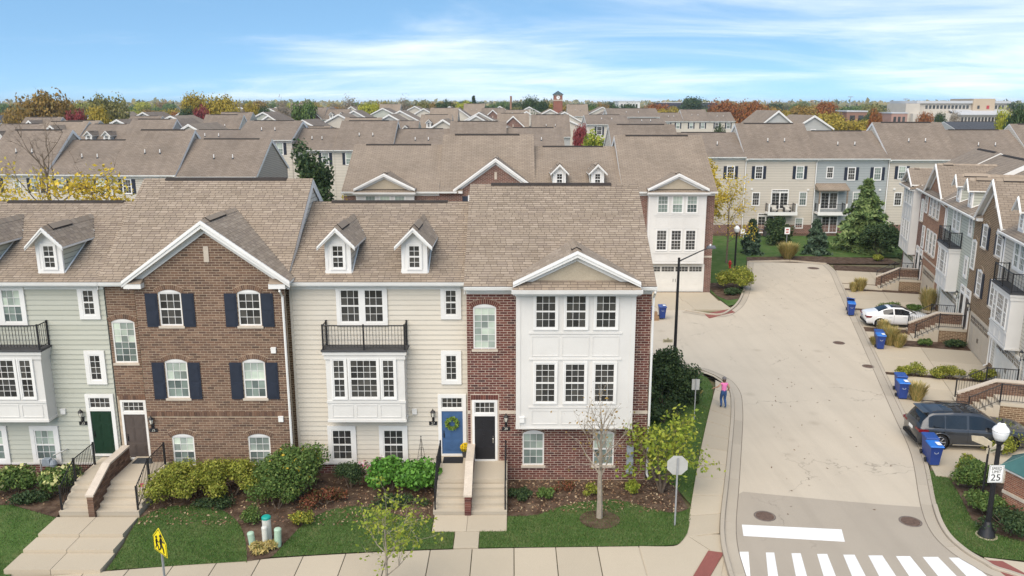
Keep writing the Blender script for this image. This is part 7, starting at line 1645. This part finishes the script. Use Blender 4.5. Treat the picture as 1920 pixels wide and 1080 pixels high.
# the ones that stand out, by eye from the photograph: px of centre, top row, distance, width px, colour
big = [(82,165,190,95,'ochre','wide half-bare olive tree above the left roofs'),(190,173,200,85,'olive','broad green tree above the left roofs'),(186,193,185,52,'yellow','golden tree in front of the broad green one'),(140,192,185,40,'wine','wine red tree beside the wide olive one'),(20,205,200,60,'ochre','tawny tree at the left edge'),(120,185,200,50,'ochre','tawny tree behind the wine red one'),
 (365,173,230,60,'yellow','pale golden tree left of centre'),(418,174,230,70,'yellow','golden tree left of centre with dark trunk'),(376,192,215,32,'wine','small wine red tree among golden ones'),(345,195,225,40,'dark','dark green tree left of the wine red one'),(428,198,205,38,'yellow','low bright yellow tree behind the dormers'),(470,180,240,36,'yellow','narrow yellow tree left of centre on the skyline'),(495,188,235,26,'dark','narrow dark tree beside the narrow yellow one'),(530,186,260,40,'grey','bare tree left of the round green one'),(570,178,260,52,'green','round green tree above the far gables'),
 (690,181,300,40,'lime','bright yellow-green round tree'),(655,180,310,40,'grey','bare pale tree left of the lime one'),(755,182,330,40,'grey','pale bare tree on the skyline'),(795,185,330,40,'olive','olive tree on the skyline'),(835,184,330,40,'dark','dark tree on the skyline'),(870,181,330,46,'lime','yellowing tree near the spire tree'),(995,180,300,46,'dark','dark green tree left of the clock tower'),(1020,186,310,40,'dark','second dark tree beside the clock tower'),
 (1088,218,150,26,'wine','wine red tree beside the bright green one'),(1300,181,480,60,'dark','long dark tree clump above the dark building'),(1360,184,300,60,'rust','rust tree left of the white gables'),(1412,186,260,56,'rust','orange brown tree above the white gables'),(1450,190,280,56,'ochre','tawny tree above the white gables'),(1505,190,290,56,'ochre','amber tree right of the white gables'),(1545,186,300,50,'rust','rust tree left of the brown building'),(1645,200,190,32,'rust','bright orange tree behind the beige roof'),
 (1625,232,150,26,'wine','dark red low tree behind the blue-grey house'),(1735,207,260,30,'rust','red-orange tree in front of the office'),(1890,196,150,44,'lime','yellow-green tree at the right edge before the office'),(1912,192,140,50,'dark','dark green tree at the right edge'),(1792,206,270,26,'grey','bare tree in front of the office'),(1765,210,260,26,'dark','dark bush in front of the office'),(1388,225,170,22,'wine','small dark red tree by the distant cream house'),(1350,228,160,26,'dark','dark rounded evergreen before the distant cream house')]
for px, pt, y, wp, col, lab in big:
    x, z = FY(px, pt, y); far_tree(lab, x, y, (z+.3)/.97, wp*y/FPX*1.05, col, group='trees above the roofs')
x, z = FY(888, 178, 340); conifer('thin spruce with a pointed top on the skyline', (x,340), z, 2.6, SPRUCE, 77, 1500, .6)
# the wooded skyline, tree by tree
rt_ = random.Random(23); cols = ['olive','ochre','green','dark','ochre','yellow','rust','grey','yellow','green','lime']
for band, (y0, y1, n, h0, h1) in enumerate(((235,300,52,10.5,14.5),(330,430,74,13,17.5),(520,680,80,15,19.5),(800,1000,62,16.5,20.5))):
    bn = ('near','second','third','farthest')[band]
    for i in range(n):
        px = -120+2160*(i+rt_.uniform(.1,.9))/n; y = rt_.uniform(y0, y1)
        if (band == 0 and 330 < px < 1390) or (y < 365 and 1690 < px < 1905): continue
        c = rt_.choice(cols) if px < 700 else rt_.choice(cols if band < 2 else ['dark','olive','green','dark','ochre'])
        x = FY(px, 195, y)[0]; far_tree(f'{WORD[c]} tree of the {bn} skyline band, {SECT(px)}', x, y, rt_.uniform(h0, h1), rt_.uniform(8, 15)*(1+.18*band), c, group=f'{WORD[c]} trees in the {bn} skyline band {SECT(px)}')
# distant woodland that reads as one mass
rng = np.random.default_rng(8); n = 26000; a = rng.uniform(-.75, .75, n); d = rng.uniform(1100, 2600, n); P = np.stack([np.sin(a)*d, np.cos(a)*d, rng.uniform(0, 1, n)**.6*(17+4*np.sin(a*40+d*.01))], 1)
tag(part('distant_woodland', leaf_mesh('woodland', leaf_cloud(rng, P, np.tile([0,-.6,.6], (n,1)), 5.0, 1.4, .5), leafy('woodland_leaf', [(.05,.065,.03),(.09,.085,.04),(.13,.11,.045),(.06,.07,.045),(.15,.10,.05)], 0)), None), 'hazy belt of distant woodland along the horizon', 'woodland', kind='stuff')

# ---- thin haze over everything
hz = MB().box(-4100, 4100, -230, 6100, -1.9, 33); m = bpy.data.materials.new('haze_air'); m.use_nodes = True; N = m.node_tree.nodes; N.remove(N['Principled BSDF'])
pv = N.new('ShaderNodeVolumePrincipled'); pv.inputs['Color'].default_value = (.80,.88,.97,1); pv.inputs['Density'].default_value = HAZE; pv.inputs['Anisotropy'].default_value = .2; m.node_tree.links.new(pv.outputs[0], N['Material Output'].inputs['Volume'])
tag(part('haze', hz, m), 'thin pale haze in the air over the neighbourhood', 'haze', kind='stuff')
